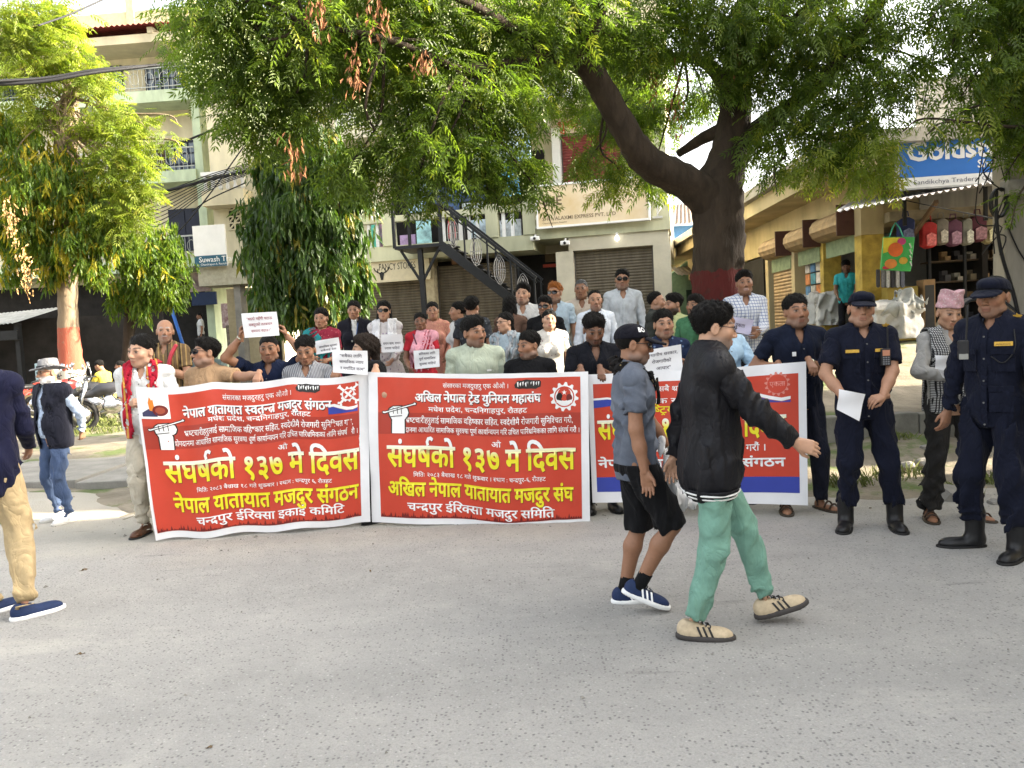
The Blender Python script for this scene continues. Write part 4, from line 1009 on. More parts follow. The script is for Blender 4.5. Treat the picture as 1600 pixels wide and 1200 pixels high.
# connecting block with the white sign
FS = Facade((-10.4, 27, .2), R(-6)); BS = empty('commercial_building', FS.o, FS.rz, 'narrow beige building with lattice vent and white shop sign behind the hanging tree', 'building')
x0 = FS(331, 300)[0]; x1 = FS(415, 300)[0]; zf = FS(360, 430)[1]
part('wall', M_CREAM, BS, ((x0, 0, zf), (x1, 6, 12.4))); part('slab', mat('grey_slab', (.36, .34, .26), .9, .2), BS, ((x0 - .1, -1.2, zf - .42), (x1, -.003, zf + .28)))
part('column', M_CONC, BS, ((FS(352, 0)[0], -1.0, 0), (FS(362, 0)[0], -.6, zf - .43))); part('back_wall', mat('beige_low_wall', (.45, .38, .24), .9), BS, ((x0, .5, 0), (x1, .7, zf - .43)))
part('doorway', M_DARK, BS, ((FS(372, 0)[0], .46, 0), (FS(392, 0)[0], .499, zf - 1.6)))
mb = MB(); xa, za = FS(355, 318); xb, zb = FS(395, 358); 
part('vent_back', M_DARK, BS, ((xa, -.012, zb), (xb, -.004, za)))
for xx in np.arange(xa, xb, .22):
    for zz in np.arange(zb, za, .22):
        mb.box((xx, -.06, zz), (xx + .05, -.0121, zz + .22)); mb.box((xx + .05, -.058, zz), (xx + .22, -.0122, zz + .05)); mb.bar((xx + .06, -.03, zz + .06), (xx + .21, -.03, zz + .21), .05)
mb.build('lattice_vent', M_CREAM, BS)
xa, za = FS(334, 283); xb, zb = FS(395, 300); mb = MB()
for xx in np.arange(xa, xb, .26): mb.lathe([(.05, 0), (.085, .1), (.05, .22), (.09, .38), (.05, .5)], 8, (xx, -.6, zb))
mb.build('balusters', M_WHITE, BS, True); part('balcony_rail', M_WHITE, BS, ((xa - .1, -.72, zb + .5), (xb, -.48, zb + .62))); part('balcony_base', M_CREAM, BS, ((xa - .1, -.75, zb - .5), (xb, -.003, zb)))
xa, za = FS(333, 362); xb, zb = FS(385, 420)
sg = part('signboard', M_WHITE, BS, ((xa, -1.42, zb), (xb, -1.34, za))); part('sign_band', mat('teal_band', (.02, .09, .14), .5), sg, ((xa, -1.432, zb), (xb, -1.421, zb + .36)))
lettering(sg, 'Suwash Traders', xa + .15, -1.436, zb + .15, .24, M_WHITE, .006, None, align='l'); lettering(sg, 'Chandrapur-4, Rautahat', xa + .2, -1.4362, zb + .04, .1, M_WHITE, .0, None, align='l')

# ---------------------------------------------------------------- middle building
M_PIST = mat('pale_olive_wall', (.44, .44, .30), .88, .30, 1.0, .15, 25, stretch=(1, 1, .3)); M_PLAS = mat('worn_plaster', (.52, .48, .37), .9, .16, 1.4, .2, 20)
FM = Facade((0, 0, 0), 0); _q = P(1050, 500, 19.5); FM = Facade((_q.x, 19.5, .5), R(-13)); BM = empty('shop_building', FM.o, FM.rz, 'pale olive commercial building with shutters, balcony and sign boards behind the crowd', 'building')
xl = FM(545, 400)[0]; xbeam = FM(835, 380)[0]; zb0 = FM(950, 366)[1]; zs = FM(700, 398)[1]
part('wall', M_CREAM, BM, ((xl - 1.5, 1.6, zs), (0, 9, 11.5)))
part('side_wall', M_PIST, BM, ((-.30, .0, zb0), (0, 1.597, zb0 + 3.4)))
part('beam', M_PIST, BM, ((xbeam, -.05, zb0), (.05, 1.5, zb0 + .62)))
part('floor_slab', M_PIST, BM, ((xl - 1.5, -.10, zs - .05), (xbeam - .003, 1.597, zs + .34)))
part('lintel_wall', M_PLAS, BM, ((FM(870, 0)[0], .02, zb0 - .35), (0, .3, zb0 - .002)))
for a, b in ((870, 897), (1022, 1049)): part('pillar', M_PLAS, BM, ((FM(a, 430)[0], -.02, -.2), (FM(b, 430)[0], .42, zb0 - .353)))
part('pillar', mat('dirty_pillar', (.40, .34, .22), .9, .3), BM, ((FM(660, 450)[0], .1, -.2), (FM(677, 450)[0], .5, zs - .052)))
part('pillar', M_PLAS, BM, ((FM(524, 450)[0], .1, -.2), (FM(545, 450)[0], .5, zs - .052)))
part('shop_back_wall', M_DARK, BM, ((xl - 1.5, 1.2, -.2), (FM(870, 0)[0], 1.4, zs - .06)))
shutter(BM, FM(899, 430)[0], FM(1019, 430)[0], .2, -.1, zb0 - .36, M_SLAT)
shutter(BM, FM(545, 450)[0], FM(658, 450)[0], .45, -.1, FM(600, 438)[1], M_SLAT); shutter(BM, FM(679, 450)[0], FM(800, 450)[0], .45, -.1, FM(700, 412)[1], M_SLAT)
part('brick_lintel', mat('brown_lintel', (.16, .085, .045), .8), BM, ((FM(677, 0)[0], .3, FM(700, 412)[1]), (FM(720, 0)[0], .44, zs - .06)))
xa, za = FM(577, 408); xb, zb = FM(672, 436)
sg = part('signboard', mat('cream_sign', (.62, .55, .38), .7, .08), BM, ((xa, -.02, zb), (xb, .06, za + .06)))
lettering(sg, 'FANCY STORES', xa + (xb - xa) * .47, -.026, zb + .32, .26, M_BLACK, .0, (xb - xa) * .62)
cx, cz = xa + .35, zb + .12; mb = MB()
mb.prism([(cx - .07, cz + .12), (cx - .03, cz - .06), (cx + .03, cz - .06), (cx + .07, cz + .12), (cx, cz + .17)], -.034, -.022)
for s_ in (-1, 1):
    mb.tube([(cx + s_ * .05, -.03, cz + .13), (cx + s_ * .12, -.03, cz + .15), (cx + s_ * .2, -.03, cz + .22), (cx + s_ * .22, -.03, cz + .28)], .014, 5); mb.bar((cx + s_ * .12, -.03, cz + .15), (cx + s_ * .10, -.03, cz + .25), .02)
mb.build('deer_head_emblem', M_BLACK, sg)
# balustrade with separate balusters
zr = FM(700, 340)[1]; bal = part('balcony_rail', M_PIST, BM, ((xl - 1.4, -.12, zr), (xbeam - .2, .10, zr + .16)))
mbp = MB(); mbp.box((-.045, -.03, 0), (.045, .03, zr - zs - .342)); me_b = mbp.mesh('baluster')
me_b.materials.append(mat('white_baluster', (.72, .72, .70), .6, .08)); posts = [FM(v, 350)[0] for v in (608, 770, 828)]
for pz in posts: part('balcony_post', M_PIST, BM, ((pz - .16, -.14, zs + .343), (pz + .16, .12, zr + .22)))
for xx in np.arange(xl - 1.0, xbeam - .35, .235):
    if min(abs(xx - p_) for p_ in posts) > .24 and not (FM(622, 350)[0] < xx < FM(684, 350)[0]): link('baluster', me_b, None, bal, (xx, 0, zs + .341))
# stairs: landing, stringers, treads, rail
st = empty('steel_staircase', FM.M @ Vector((0, 0, 0)), FM.rz, 'black steel outside staircase with scrolled railing leading up to the balcony', 'staircase')
la, _ = FM(618, 380, -1.3); lb, lz = FM(690, 380, -1.3)
part('landing', M_IRON, st, ((la, -1.4, lz - .08), (lb, -.16, lz)))
for xx in (la, lb):
    for yy in (-1.38, -.25): mb = MB(); mb.bar((xx, yy, lz - .05), (xx, yy, lz + 1.05), .07); mb.build('railing_post', M_IRON, st)
mb = MB(); mb.bar((la, -1.38, lz + 1.09), (lb, -1.38, lz + 1.09), .06); mb.build('landing_rail', M_IRON, st)
pc = FM(655, 400, -1.3)[0]; mb = MB(); mb.bar((pc, -1.2, lz - .1), (pc + .05, -1.2, -.3), .12); mb.bar((pc, -1.2, lz - .95), (la + .1, -1.2, lz - .1), .06); mb.bar((pc, -1.2, lz - .95), (lb - .1, -1.2, lz - .1), .06); mb.build('support_post', M_IRON, st)
ex, ez = FM(842, 500, -1.3); n_ = 12
for yy in (-1.38, -.52):
    mb = MB(); mb.bar((lb, yy, lz - .05), (ex, yy, ez), .05, .22); mb.build('stringer', M_IRON, st)
    mb = MB(); mb.bar((lb, yy, lz + 1.02), (ex, yy, ez + 1.02), .06); mb.bar((lb, yy, lz + .9), (ex, yy, ez + .9), .03)
    for t in np.linspace(.02, .98, 5): mb.bar((lb + (ex - lb) * t, yy, lz + (ez - lz) * t), (lb + (ex - lb) * t, yy, lz + (ez - lz) * t + 1.02), .04)
    rl = mb.build('handrail', M_IRON, st)
    if yy < -1:
        mw = mat('pale_scroll_iron', (.22, .22, .22), .5)
        for t in np.linspace(.14, .86, 4):
            mb = MB(); cx = lb + (ex - lb) * t; cz = lz + (ez - lz) * t + .5
            for (rx, rz) in ((.14, .36), (.085, .30), (.03, .24)): mb.tube([(cx + rx * math.cos(a) * (1 if abs(math.sin(a)) < .8 else .8), yy - .01, cz + rz * math.sin(a)) for a in np.linspace(0, 6.283, 21)], .009, 5)
            mb.bar((cx - .14, yy - .01, cz), (cx + .14, yy - .01, cz), .014); mb.build('scroll', mw, rl, True)
for i in range(n_): 
    t = (i + .5) / n_; cx = lb + (ex - lb) * t; cz = lz + (ez - lz) * t; part('tread', M_IRON, st, ((cx - .16, -1.36, cz + .02), (cx + .16, -.54, cz + .05)))
# first floor: open shop interior, coloured panels, second balcony, red shutter
z1a = zs + .34; xo0 = FM(560, 0)[0]
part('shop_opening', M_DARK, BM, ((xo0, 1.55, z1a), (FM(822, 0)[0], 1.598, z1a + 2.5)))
for (a, b, c, d, cc) in ((636, 668, 275, 330, (.35, .50, .62)), (640, 662, 268, 290, (.55, .5, .65)), (780, 800, 262, 305, (.16, .42, .66)), (722, 756, 318, 334, (.45, .5, .5)), (700, 718, 312, 330, (.05, .09, .2)), (660, 760, 296, 312, (.03, .05, .10)), (575, 600, 345, 385, (.10, .45, .35)), (590, 610, 345, 385, (.45, .15, .3)), (650, 675, 345, 388, (.35, .6, .65)), (625, 650, 368, 388, (.42, .30, .50)), (700, 712, 345, 372, (.4, .06, .07)), (730, 760, 345, 370, (.45, .55, .65)), (780, 815, 345, 372, (.55, .6, .65))):
    xa, za = FM(a, c, .9); xb, zb = FM(b, d, .9); part('display_panel', mat('panel_%d_%d' % (a, c), cc, .6, .5, 4, col2=tuple(min(1, v * 1.6) for v in cc)), BM, ((xa, .88, zb), (xb, .93, za)))
part('baluster_wall', mat('upper_slab', (.58, .54, .42), .9), BM, ((xl - 1.5, -.2, zs + 3.25), (FM(838, 0)[0], 1.597, zs + 3.62)))
xa, za = FM(735, 228, -.3); xb, zb = FM(830, 256, -.3)
part('upper_sign', mat('sky_sign', (.25, .52, .66), .6, .5, 1.5, col2=(.6, .68, .66)), BM, ((xa, -.36, zb + .1), (xb, -.28, za + .5)))
part('hanging_sign', mat('cyan_sign', (.12, .40, .62), .5, .3, 2), BM, ((FM(780, 0)[0], -.1, FM(790, 308)[1]), (FM(798, 0)[0], -.04, FM(790, 258)[1])))
lettering(BM, 'AQUA', FM(722, 306, .87)[0], .868, FM(722, 308, .87)[1], .3, mat('dim_blue', (.05, .12, .3), .6), .02)
for yy in range(2):
    for k in range(8): xx = xl - 1 + k * .95; part('upper_balcony_panel', M_WHITE if k % 2 else mat('cream_panel', (.6, .55, .4)), BM, ((xx, -.18, zs + 3.63 + yy * 3.5), (xx + .75, -.10, zs + 4.5 + yy * 3.5)))
window(BM, FM(470, 0)[0], FM(560, 0)[0], zs + 4.6, zs + 6.2, 1.6, 2, 2); window(BM, FM(640, 0)[0], FM(730, 0)[0], zs + 4.6, zs + 6.2, 1.6, 2, 2); window(BM, FM(470, 0)[0], FM(560, 0)[0], zs + 8, zs + 9.4, 1.6, 2, 2)
xa, za = FM(878, 214, 1.55); xb, zb = FM(972, 290, 1.55)
part('upper_pillar', M_WHITE, BM, ((FM(852, 0, 1.4)[0], 1.3, zb0 + .62), (xa - .03, 1.596, za + .2)))
shutter(BM, xa, xb, 1.55, zb0 + .65, za, M_SLAT_R); sg = part('signboard', mat('pink_cream_sign', (.60, .48, .38), .7), BM, ((xa - .4, 1.42, za + .05), (xb + .1, 1.5, za + .5)))
lettering(sg, 'शुभलक्ष्मी', xa - .1, 1.414, za + .14, .36, M_RED, .012, None, align='l', sx=.9)
part('upper_canopy', M_PIST, BM, ((xa - .6, .6, za + .55), (0, 1.597, za + .75)))
# IME sign board with metal brackets
xa, za = FM(839, 292, -.25); xb, zb = FM(1013, 338, -.25); 
sg = empty('sign_board', FM.M @ Vector((0, 0, 0)), FM.rz, 'large faded cream sign board hung on the olive beam above the shutter', 'sign')
h_ = FM(925, 348, -.25)[1]; zt_ = h_ + 1.0
part('panel', mat('faded_sign', (.62, .46, .24), .45, .12, 1.0, col2=(.70, .60, .44)), sg, ((xa, -.27, h_), (xb, -.19, zt_)))
mb = MB(); [mb.box(a, b) for a, b in (((xa - .05, -.29, h_ - .05), (xb + .05, -.17, h_ - .001)), ((xa - .05, -.29, zt_ + .001), (xb + .05, -.17, zt_ + .05)), ((xa - .05, -.288, h_), (xa - .001, -.17, zt_)), ((xb + .001, -.288, h_), (xb + .05, -.17, zt_)))]; mb.build('frame', M_WHITE, sg)
lettering(sg, 'IME', xa + .38, -.2755, h_ + .52, .32, mat('brown_letters', (.14, .10, .06), .6), .02); lettering(sg, 'SHUVALAXMI EXPRESS PVT. LTD', xa + .1, -.2755, h_ + .14, .13, mat('brown_letters', (.14, .10, .06), .6), .008, None, align='l'); lettering(sg, 'Chandranigahapur, Rautahat', xa + .1, -.2755, h_ + .06, .055, mat('brown_letters', (.14, .10, .06)), 0, None, align='l')
lettering(sg, 'Official Agent', xa + 1.15, -.2755, h_ + .60, .17, mat('faint_letters', (.50, .36, .20), .6), 0, None, align='l'); lettering(sg, 'Nepal Remittance', xa + 1.15, -.2755, h_ + .42, .15, mat('faint_letters', (.50, .36, .20), .6), 0, None, align='l')
mb = MB()
for xx in (xa - .2, xb + .22):
    mb.bar((xx, -.1, h_ + .02), (xx, -.1, zt_), .04); mb.bar((xx - .12, -.1, h_ + .02), (xx + .12, -.1, h_ + .02), .05); mb.tube([(xx + .08 * math.sin(t * 9), -.12, h_ + .1 + t * .8) for t in np.linspace(0, 1, 14)], .012, 4)
mb.build('bracket', mat('galv', (.45, .45, .44), .4, metal=.5), sg)
for (a, b) in ((836, 373), (883, 380)):
    c = empty('security_camera', FM.M @ Vector((FM(a, b, -.2)[0], -.2, FM(a, b, -.2)[1])), FM.rz, ('white security camera under the left end of the cream sign' if a < 850 else 'white security camera at the corner of the dark passage'), 'camera')
    mb = MB(); mb.box((-.12, -.06, -.05), (.12, .06, .06)); mb.build('housing', M_WHITE, c, bevel=.02); mb = MB(); mb.tube([(0, -.11, 0), (0, -.05, 0)], .035, 10); mb.build('lens', M_BLACK, c, True); mb = MB(); mb.bar((0, .0, .06), (0, .15, .12), .04); mb.build('bracket', M_WHITE, c)
lp = empty('light_bulb', FM.M @ Vector((FM(964, 372, -.1)[0], -.1, FM(964, 372, -.1)[1])), FM.rz, 'small lit bulb under the beam above the wide shutter', 'lamp')
mb = MB(); mb.lathe([(.01, -.07), (.045, -.05), (.055, 0), (.03, .05), (.02, .07)], 12); mb.build('bulb', mat('lit_bulb', (1, .98, .92), .3, 0, emit=1.2), lp, True); mb = MB(); mb.lathe([(.025, .07), (.03, .13), (.01, .14)], 10); mb.build('socket', M_WHITE, lp, True)
# dark passage sign
part('passage_sign', mat('dim_brown_sign', (.09, .06, .03), .7), BM, ((FM(820, 0)[0], 1.1, FM(830, 405)[1]), (FM(848, 0)[0], 1.19, FM(830, 392)[1])))
part('passage_strip', mat('red_strip', (.35, .05, .03), .6), BM, ((FM(816, 0)[0], 1.08, FM(830, 414)[1]), (FM(854, 0)[0], 1.18, FM(830, 409)[1])))

# small green house behind the tree
q_ = P(1085, 480, 30); FG = Facade((q_.x, 30, .6), R(4)); BG = empty('green_house', FG.o, FG.rz, 'small mint green house with red arched gable and tin roof behind the trunk', 'house')
xa = FG(1030, 0)[0]; xb = FG(1175, 0)[0]; z_e = FG(1085, 428)[1]; z_p = FG(1085, 375)[1]
part('wall', mat('mint_house', (.30, .48, .34), .85, .15), BG, ((xa, 0, -.6), (xb, 6, z_e)))
mb = MB(); ap_ = FG(1140, 340)[0]; mb.prism([(xa, z_e + .01), (xb, z_e + .01), (ap_, FG(1130, 358)[1])], .02, .3); mb.build('gable', mat('mint_house', (.30, .48, .34)), BG)
cx, cz = FG(1092, 404); mb = MB(); mb.prism([(cx + .75 * math.cos(a), cz + .62 * math.sin(a)) for a in np.linspace(0, math.pi, 13)], -.03, .015); mb.build('arch_panel', mat('red_arch', (.40, .05, .05), .7), BG)
M_TIN = mat('old_tin', (.33, .29, .24), .5, .35, 4, metal=.3)
corrugated('lower_roof', M_TIN, BG, (xa, -1.2, z_e - .1), (xb, -1.2, z_e - .1), (xb, .0, z_e + .3), (xa, .0, z_e + .3), .16, .03)
mb = MB(); zz = FG(1130, 350)[1]; mb.bar((xa, -.2, z_e + .85), (ap_, -.2, zz + .1), .6, .06); mb.bar((ap_, -.2, zz + .1), (xb + 1, -.2, z_e + .5), .6, .06); mb.build('gable_roof', M_TIN, BG)
part('door', mat('green_dark_door', (.03, .07, .06), .6), BG, ((FG(1055, 0)[0], -.04, -.6), (FG(1100, 0)[0], -.005, z_e - .6)))
q2 = P(1080, 350, 36); B2 = empty('tin_roof_house', (q2.x, 36, 0), 0, 'house with brown tin roof and blue wall rising behind the green house', 'house')
za = P(1080, 352, 36).z; zt = P(1080, 322, 36).z; part('wall', mat('blue_house_wall', (.10, .25, .50), .8), B2, ((-2.0, 0, 0), (3.5, 5, za)))
corrugated('roof', mat('brown_tin', (.24, .18, .13), .6, .3, 4, metal=.2), B2, (-2.4, -.6, za), (4, -.6, za + .1), (4, 3, zt + .8), (-1.2, 3, zt + .5), .2, .04)
# ---------------------------------------------------------------- right hand row of shops (runs along the view), local x = away from camera, facing -x world
M_YEL = mat('yellow_paint', (.46, .32, .06), .7, .45, 4); M_OCH = mat('ochre_wall', (.50, .40, .22), .88, .26, 1.2, .15, 25, stretch=(1, 1, .4)); M_ROOFC = mat('roof_concrete', (.36, .33, .27), .9, .3, 2, .3, 30)
ZF = 1.08; XC = P(1357, 480, 14.0).x; TAN = .032
# building frame: origin at the near corner (pillar), local +y runs away along the row, local +x into the building
RW = empty('shop_row', (XC, 14.0, 0), R(-1.8), 'long ochre single storey row of shops with concrete roof on the right', 'building')
RM = Matrix.Translation((XC, 14.0, 0)) @ Matrix.Rotation(R(-1.8), 4, 'Z'); RI = RM.inverted()
def RF(px, py, dx=0.0):
    o = RI @ Vector((0, 0, CAM_H)); d = RI.to_3x3() @ ray(px, py); t = (dx - o.x) / d.x; p = o + d * t; return p.y, p.z
ZE = RF(1300, 235, -.9)[1]
part('wall', M_OCH, RW, ((.0, .3, 3.25), (7, 26, ZE)))
part('roof_slab', M_ROOFC, RW, ((-.95, -1.2, ZE), (8, 27, ZE + .22)))
part('eave_band', M_OCH, RW, ((-.78, -1.0, ZE - .32), (-.003, 26.5, ZE - .003)))
part('plinth', M_CONC, RW, ((-.5, .0, .2), (7, 26, ZF)))
ys = [RF(v, 420)[0] for v in (1357, 1296, 1290, 1252, 1243, 1211, 1204, 1168)]
part('pillar', M_YEL, RW, ((-.10, .0, ZF), (.3, .30, 3.0))); part('pillar_cap', M_OCH, RW, ((-.10, .0, 3.003), (.3, .298, 4.6)))
part('pillar', M_YEL, RW, ((-.06, ys[2] - .05, ZF), (.3, ys[1] + .35, 3.24))); part('pillar', M_OCH, RW, ((-.06, ys[4] - .1, ZF), (.3, ys[3] + .5, 3.24))); part('pillar', M_OCH, RW, ((-.06, ys[6], ZF), (.3, ys[5] + .6, 3.24)))
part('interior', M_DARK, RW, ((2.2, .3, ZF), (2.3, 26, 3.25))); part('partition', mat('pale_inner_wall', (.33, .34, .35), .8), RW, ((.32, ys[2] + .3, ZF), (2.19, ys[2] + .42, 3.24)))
# shutter housings (rolled up)
for (a, b, hz) in ((.32, ys[1] - .05, 3.02), (ys[2] + .1, ys[3] - .05, 3.0), (ys[4] + .1, ys[5], 3.0)):
    mb = MB()
    n_ = 14
    for k in range(n_ + 1):
        t = math.pi * (k / n_) - .2; mb.V.append(np.array([(-.10 - .30 * math.sin(t) - .012 * (k % 2), a, hz + .28 - .25 * math.cos(t)), (-.10 - .30 * math.sin(t) - .012 * (k % 2), b, hz + .28 - .25 * math.cos(t))])); mb.n += 2
        if k: mb.F.append((mb.n - 4, mb.n - 3, mb.n - 1, mb.n - 2)); mb.mi.append(0)
    mb.build('shutter_housing', mat('rust_shutter', (.33, .22, .11), .6, .35, 5, metal=.2), RW)
    part('housing_end', mat('dark_rust', (.08, .035, .025), .7), RW, ((-.42, a - .04, hz + .02), (-.003, a - .003, hz + .58)))
    part('valance', mat('green_valance', (.22, .27, .15), .8, .3), RW, ((-.08, a, hz - .28), (-.05, b, hz + .04)))
shutter_y = MB()
zz = np.arange(ZF, 3.0, .02); V = []; F = []
for i, z_ in enumerate(zz):
    xx = -.03 - .018 * abs(math.sin((z_ - ZF) / .08 * math.pi)); V += [(xx, ys[4] + .1, z_), (xx, ys[5], z_)]
    if i: F.append((2 * i - 2, 2 * i - 1, 2 * i + 1, 2 * i))
link('roller_shutter', mesh_np('roller_shutter', np.array(V), F), mat('rust_shutter', (.33, .22, .11)), RW)
part('dark_opening', M_DARK, RW, ((.0, ys[6] + .6, ZF), (.02, ys[7] + 3, 3.2)))
part('counter', M_OCH, RW, ((-.05, ys[2] + .1, ZF), (.35, ys[3] - .05, ZF + .95)))
# goods in the second shop
for k in range(9):
    c = [(.5, .17, .05), (.45, .42, .35), (.08, .2, .35), (.5, .45, .4), (.06, .25, .3)][k % 5]
    y_ = ys[2] + .35 + (k % 3) * .32; part('goods_box', mat('goods_%d' % (k % 5), c, .6, .5, 7), RW, ((.02, y_, ZF + .952 + (k // 3) * .26), (.30, y_ + .26, ZF + 1.18 + (k // 3) * .26)))
for k in range(5):
    y_ = .55 + k * .22; part('hanging_garment', mat('garment_%d' % k, [(.05, .05, .06), (.45, .38, .33), (.55, .5, .48), (.35, .22, .2), (.04, .04, .05)][k], .8, .2), RW, ((.45 + .1 * k, y_, 2.25), (.52 + .1 * k, y_ + .17, 2.95)))
# ---- shoe shop front, facing the road
SH0 = empty('shoe_shop', (XC + .3, 14.0, 0), R(-6), 'dark open shoe shop with tin awning below the blue sign', 'shop')
SHM = Matrix.Translation((XC + .3, 14.0, 0)) @ Matrix.Rotation(R(-6), 4, 'Z'); _si = SHM.inverted()
def SFf(px, py, dy=0.0):
    o = _si @ Vector((0, 0, CAM_H)); d = _si.to_3x3() @ ray(px, py); t = (dy - o.y) / d.y; p = o + d * t; return p.x, p.z
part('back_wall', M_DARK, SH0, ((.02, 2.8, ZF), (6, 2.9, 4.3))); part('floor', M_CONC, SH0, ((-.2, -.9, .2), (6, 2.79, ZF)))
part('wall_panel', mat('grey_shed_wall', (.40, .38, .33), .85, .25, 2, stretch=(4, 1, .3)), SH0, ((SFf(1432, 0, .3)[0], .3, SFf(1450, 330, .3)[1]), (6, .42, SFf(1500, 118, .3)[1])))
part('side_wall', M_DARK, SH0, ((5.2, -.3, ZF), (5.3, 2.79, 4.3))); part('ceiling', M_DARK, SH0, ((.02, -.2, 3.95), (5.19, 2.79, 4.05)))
part('beam', mat('beige_beam', (.30, .25, .16), .9, .25), SH0, ((.0, -.28, SFf(1450, 345)[1]), (5.2, -.05, SFf(1450, 330)[1])))
za = SFf(1430, 315, -1.6)[1]; corrugated('tin_awning', mat('rusty_tin', (.42, .38, .37), .45, .5, 1.5, metal=.35, col2=(.52, .53, .55)), SH0, (SFf(1296, 0, -1.6)[0], -1.6, za - .08), (SFf(1600, 0, -1.6)[0], -1.6, za + .28), (5.8, .25, za + .68), (SFf(1330, 0, .2)[0], .25, za + .38), .11, .022)
for x_ in (.3, 2.0, 3.7): mb = MB(); mb.bar((x_, -1.45, za - .0), (x_ + .05, -.1, za - .55), .06); mb.build('awning_strut', mat('timber', (.13, .08, .045), .85), SH0)
# shelves with shoes
for k in range(6):
    zz_ = ZF + .25 + k * .38; sh = part('shelf', mat('shelf_wood', (.10, .07, .045), .7), SH0, ((1.0, .55, zz_), (5.15, .95, zz_ + .025)))
    rr = random.Random(k); mb = MB()
    for j in range(17):
        x_ = 1.3 + j * .225; mb.box((x_, .60, zz_ + .026), (x_ + .10, .86, zz_ + .095 + rr.random() * .05), (j * 7 + k) % 4); mb.box((x_, .74, zz_ + .086), (x_ + .10, .865, zz_ + .17 + rr.random() * .06), (j * 7 + k) % 4)
    so_ = mb.build('shoes_on_shelf', [mat('shoe_a', (.22, .18, .12), .6, .5, 9), mat('shoe_b', (.45, .42, .36), .6, .5, 9), mat('shoe_c', (.06, .06, .07), .5, .5, 9), mat('shoe_d', (.34, .22, .11), .6, .5, 9)], sh); so_['kind'] = 'stuff'
part('glass_door_frame', M_IRON, SH0, ((SFf(1442, 0)[0], -.06, ZF), (SFf(1446, 0)[0], -.01, 3.3)), ((SFf(1498, 0)[0], -.06, ZF), (SFf(1502, 0)[0], -.01, 3.3)), ((SFf(1555, 0)[0], -.06, ZF), (SFf(1560, 0)[0], -.01, 3.3)), ((SFf(1446, 0)[0], -.055, 3.25), (SFf(1555, 0)[0], -.012, 3.3)))
cb = part('display_cabinet', mat('cabinet_wood', (.28, .17, .08), .6), SH0, ((SFf(1422, 0)[0], -.35, ZF), (SFf(1440, 0)[0], -.05, ZF + 1.05))); part('cabinet_glass', mat('cab_dark', (.05, .05, .05), .1), cb, ((SFf(1424, 0)[0], -.36, ZF + .1), (SFf(1438, 0)[0], -.3501, ZF + .95)))
part('counter', mat('yellow_counter', (.35, .26, .06), .7), SH0, ((SFf(1367, 0)[0], -.3, ZF), (SFf(1415, 0)[0], .1, ZF + .95)))
# blue sign
xa, za = SFf(1402, 232, -1.0); xb, zb = SFf(1560, 284, -1.0); zb = SFf(1480, 291, -1.0)[1]; H_ = .82
bs = empty('shop_sign', SHM @ Vector((0, 0, 0)), R(-6), 'blue shoe shop sign board with white lettering above the tin awning', 'sign')
part('panel', mat('sign_blue', (.035, .16, .50), .4, .08, 2), bs, ((xa, -1.06, zb + .17), (xb, -1.0, zb + H_ + .1))); part('lower_strip', M_WHITE, bs, ((xa, -1.062, zb), (xb, -1.0, zb + .168))); 
mb = MB(); mb.box((xa - .05, -1.08, zb - .03), (xa - .001, -.98, zb + H_ + .14)); mb.box((xa, -1.08, zb - .03), (xb, -.98, zb - .001)); mb.box((xa, -1.078, zb + H_ + .101), (xb, -.98, zb + H_ + .14)); mb.build('frame', mat('galv', (.45, .45, .44)), bs)
lettering(bs, 'Goldstar', xa + .12, -1.066, zb + .44, .42, M_WHITE, .03, 1.62, align='l'); lettering(bs, 'Shoes', xa + 1.22, -1.066, zb + .26, .18, M_WHITE, .02, None, align='l'); lettering(bs, 'Sandikchya Traders, Chapur', xa + .22, -1.068, zb + .05, .105, mat('sign_grey_text', (.12, .13, .16), .6), .0, 1.45, align='l')
for x_ in (xa + .1, xb - .2): mb = MB(); mb.bar((x_, -.99, zb - .6), (x_, -.99, zb), .05); mb.build('post', M_IRON, bs)
# hanging goods
def backpack(px, py, w, col, lab):
    x_, z_ = SFf(px, py, -.4); p = SHM @ Vector((x_, -.4, z_)); o = empty('backpack', p, R(-6), lab, 'backpack', 'backpacks hanging in the shoe shop')
    g = Grid((-.25, -.16, -.35), (.25, .16, .30), .02); D = np.maximum(np.maximum(np.abs(g.X) - w * .72, np.abs(g.Y) - .05), np.abs(g.Z + .03) - .19 + .6 * np.maximum(np.abs(g.X) - w * .3, 0)) - .035; D = su(D, g.ell((0, -.07, -.12), (w * .8, .06, .11)), .03); V, F = g.net(D); m = mat('bag_%d%d' % (px, py), col, .7, .25, 8, .1); link('bag', mesh_np('bag', V, F, True), m, o)
    mb = MB(); mb.prism([(-w * .6, -.22), (w * .6, -.22), (w * .65, -.04), (0, .0), (-w * .65, -.04)], -.150, -.128); mb.build('front_print', mat('bagprint_%d' % px, tuple(min(1, c * 2 + .12) for c in col), .6, .6, 22), o); mb = MB(); mb.tube([(-.05, 0, .22), (-.04, 0, .30), (.04, 0, .30), (.05, 0, .22)], .012, 5); mb.build('handle', m, o)
for px, py, w, col, lab in ((1415, 358, .13, (.02, .03, .10), 'navy blue backpack hanging behind the fruit shopping bag'), (1450, 365, .12, (.42, .03, .03), 'bright red backpack hanging at the front of the shoe shop'), (1470, 360, .09, (.20, .18, .15), 'grey backpack hanging beside the bright red one'), (1489, 362, .12, (.13, .05, .09), 'dull purple backpack with pale badge hanging in the shoe shop'), (1510, 360, .08, (.24, .24, .20), 'pale khaki bag hanging between two purple bags'), (1527, 355, .14, (.09, .02, .035), 'dark maroon backpack hanging at the right of the shoe shop'), (1545, 358, .09, (.28, .24, .13), 'olive bag hanging next to the concrete pole')): backpack(px, py, w, col, lab)
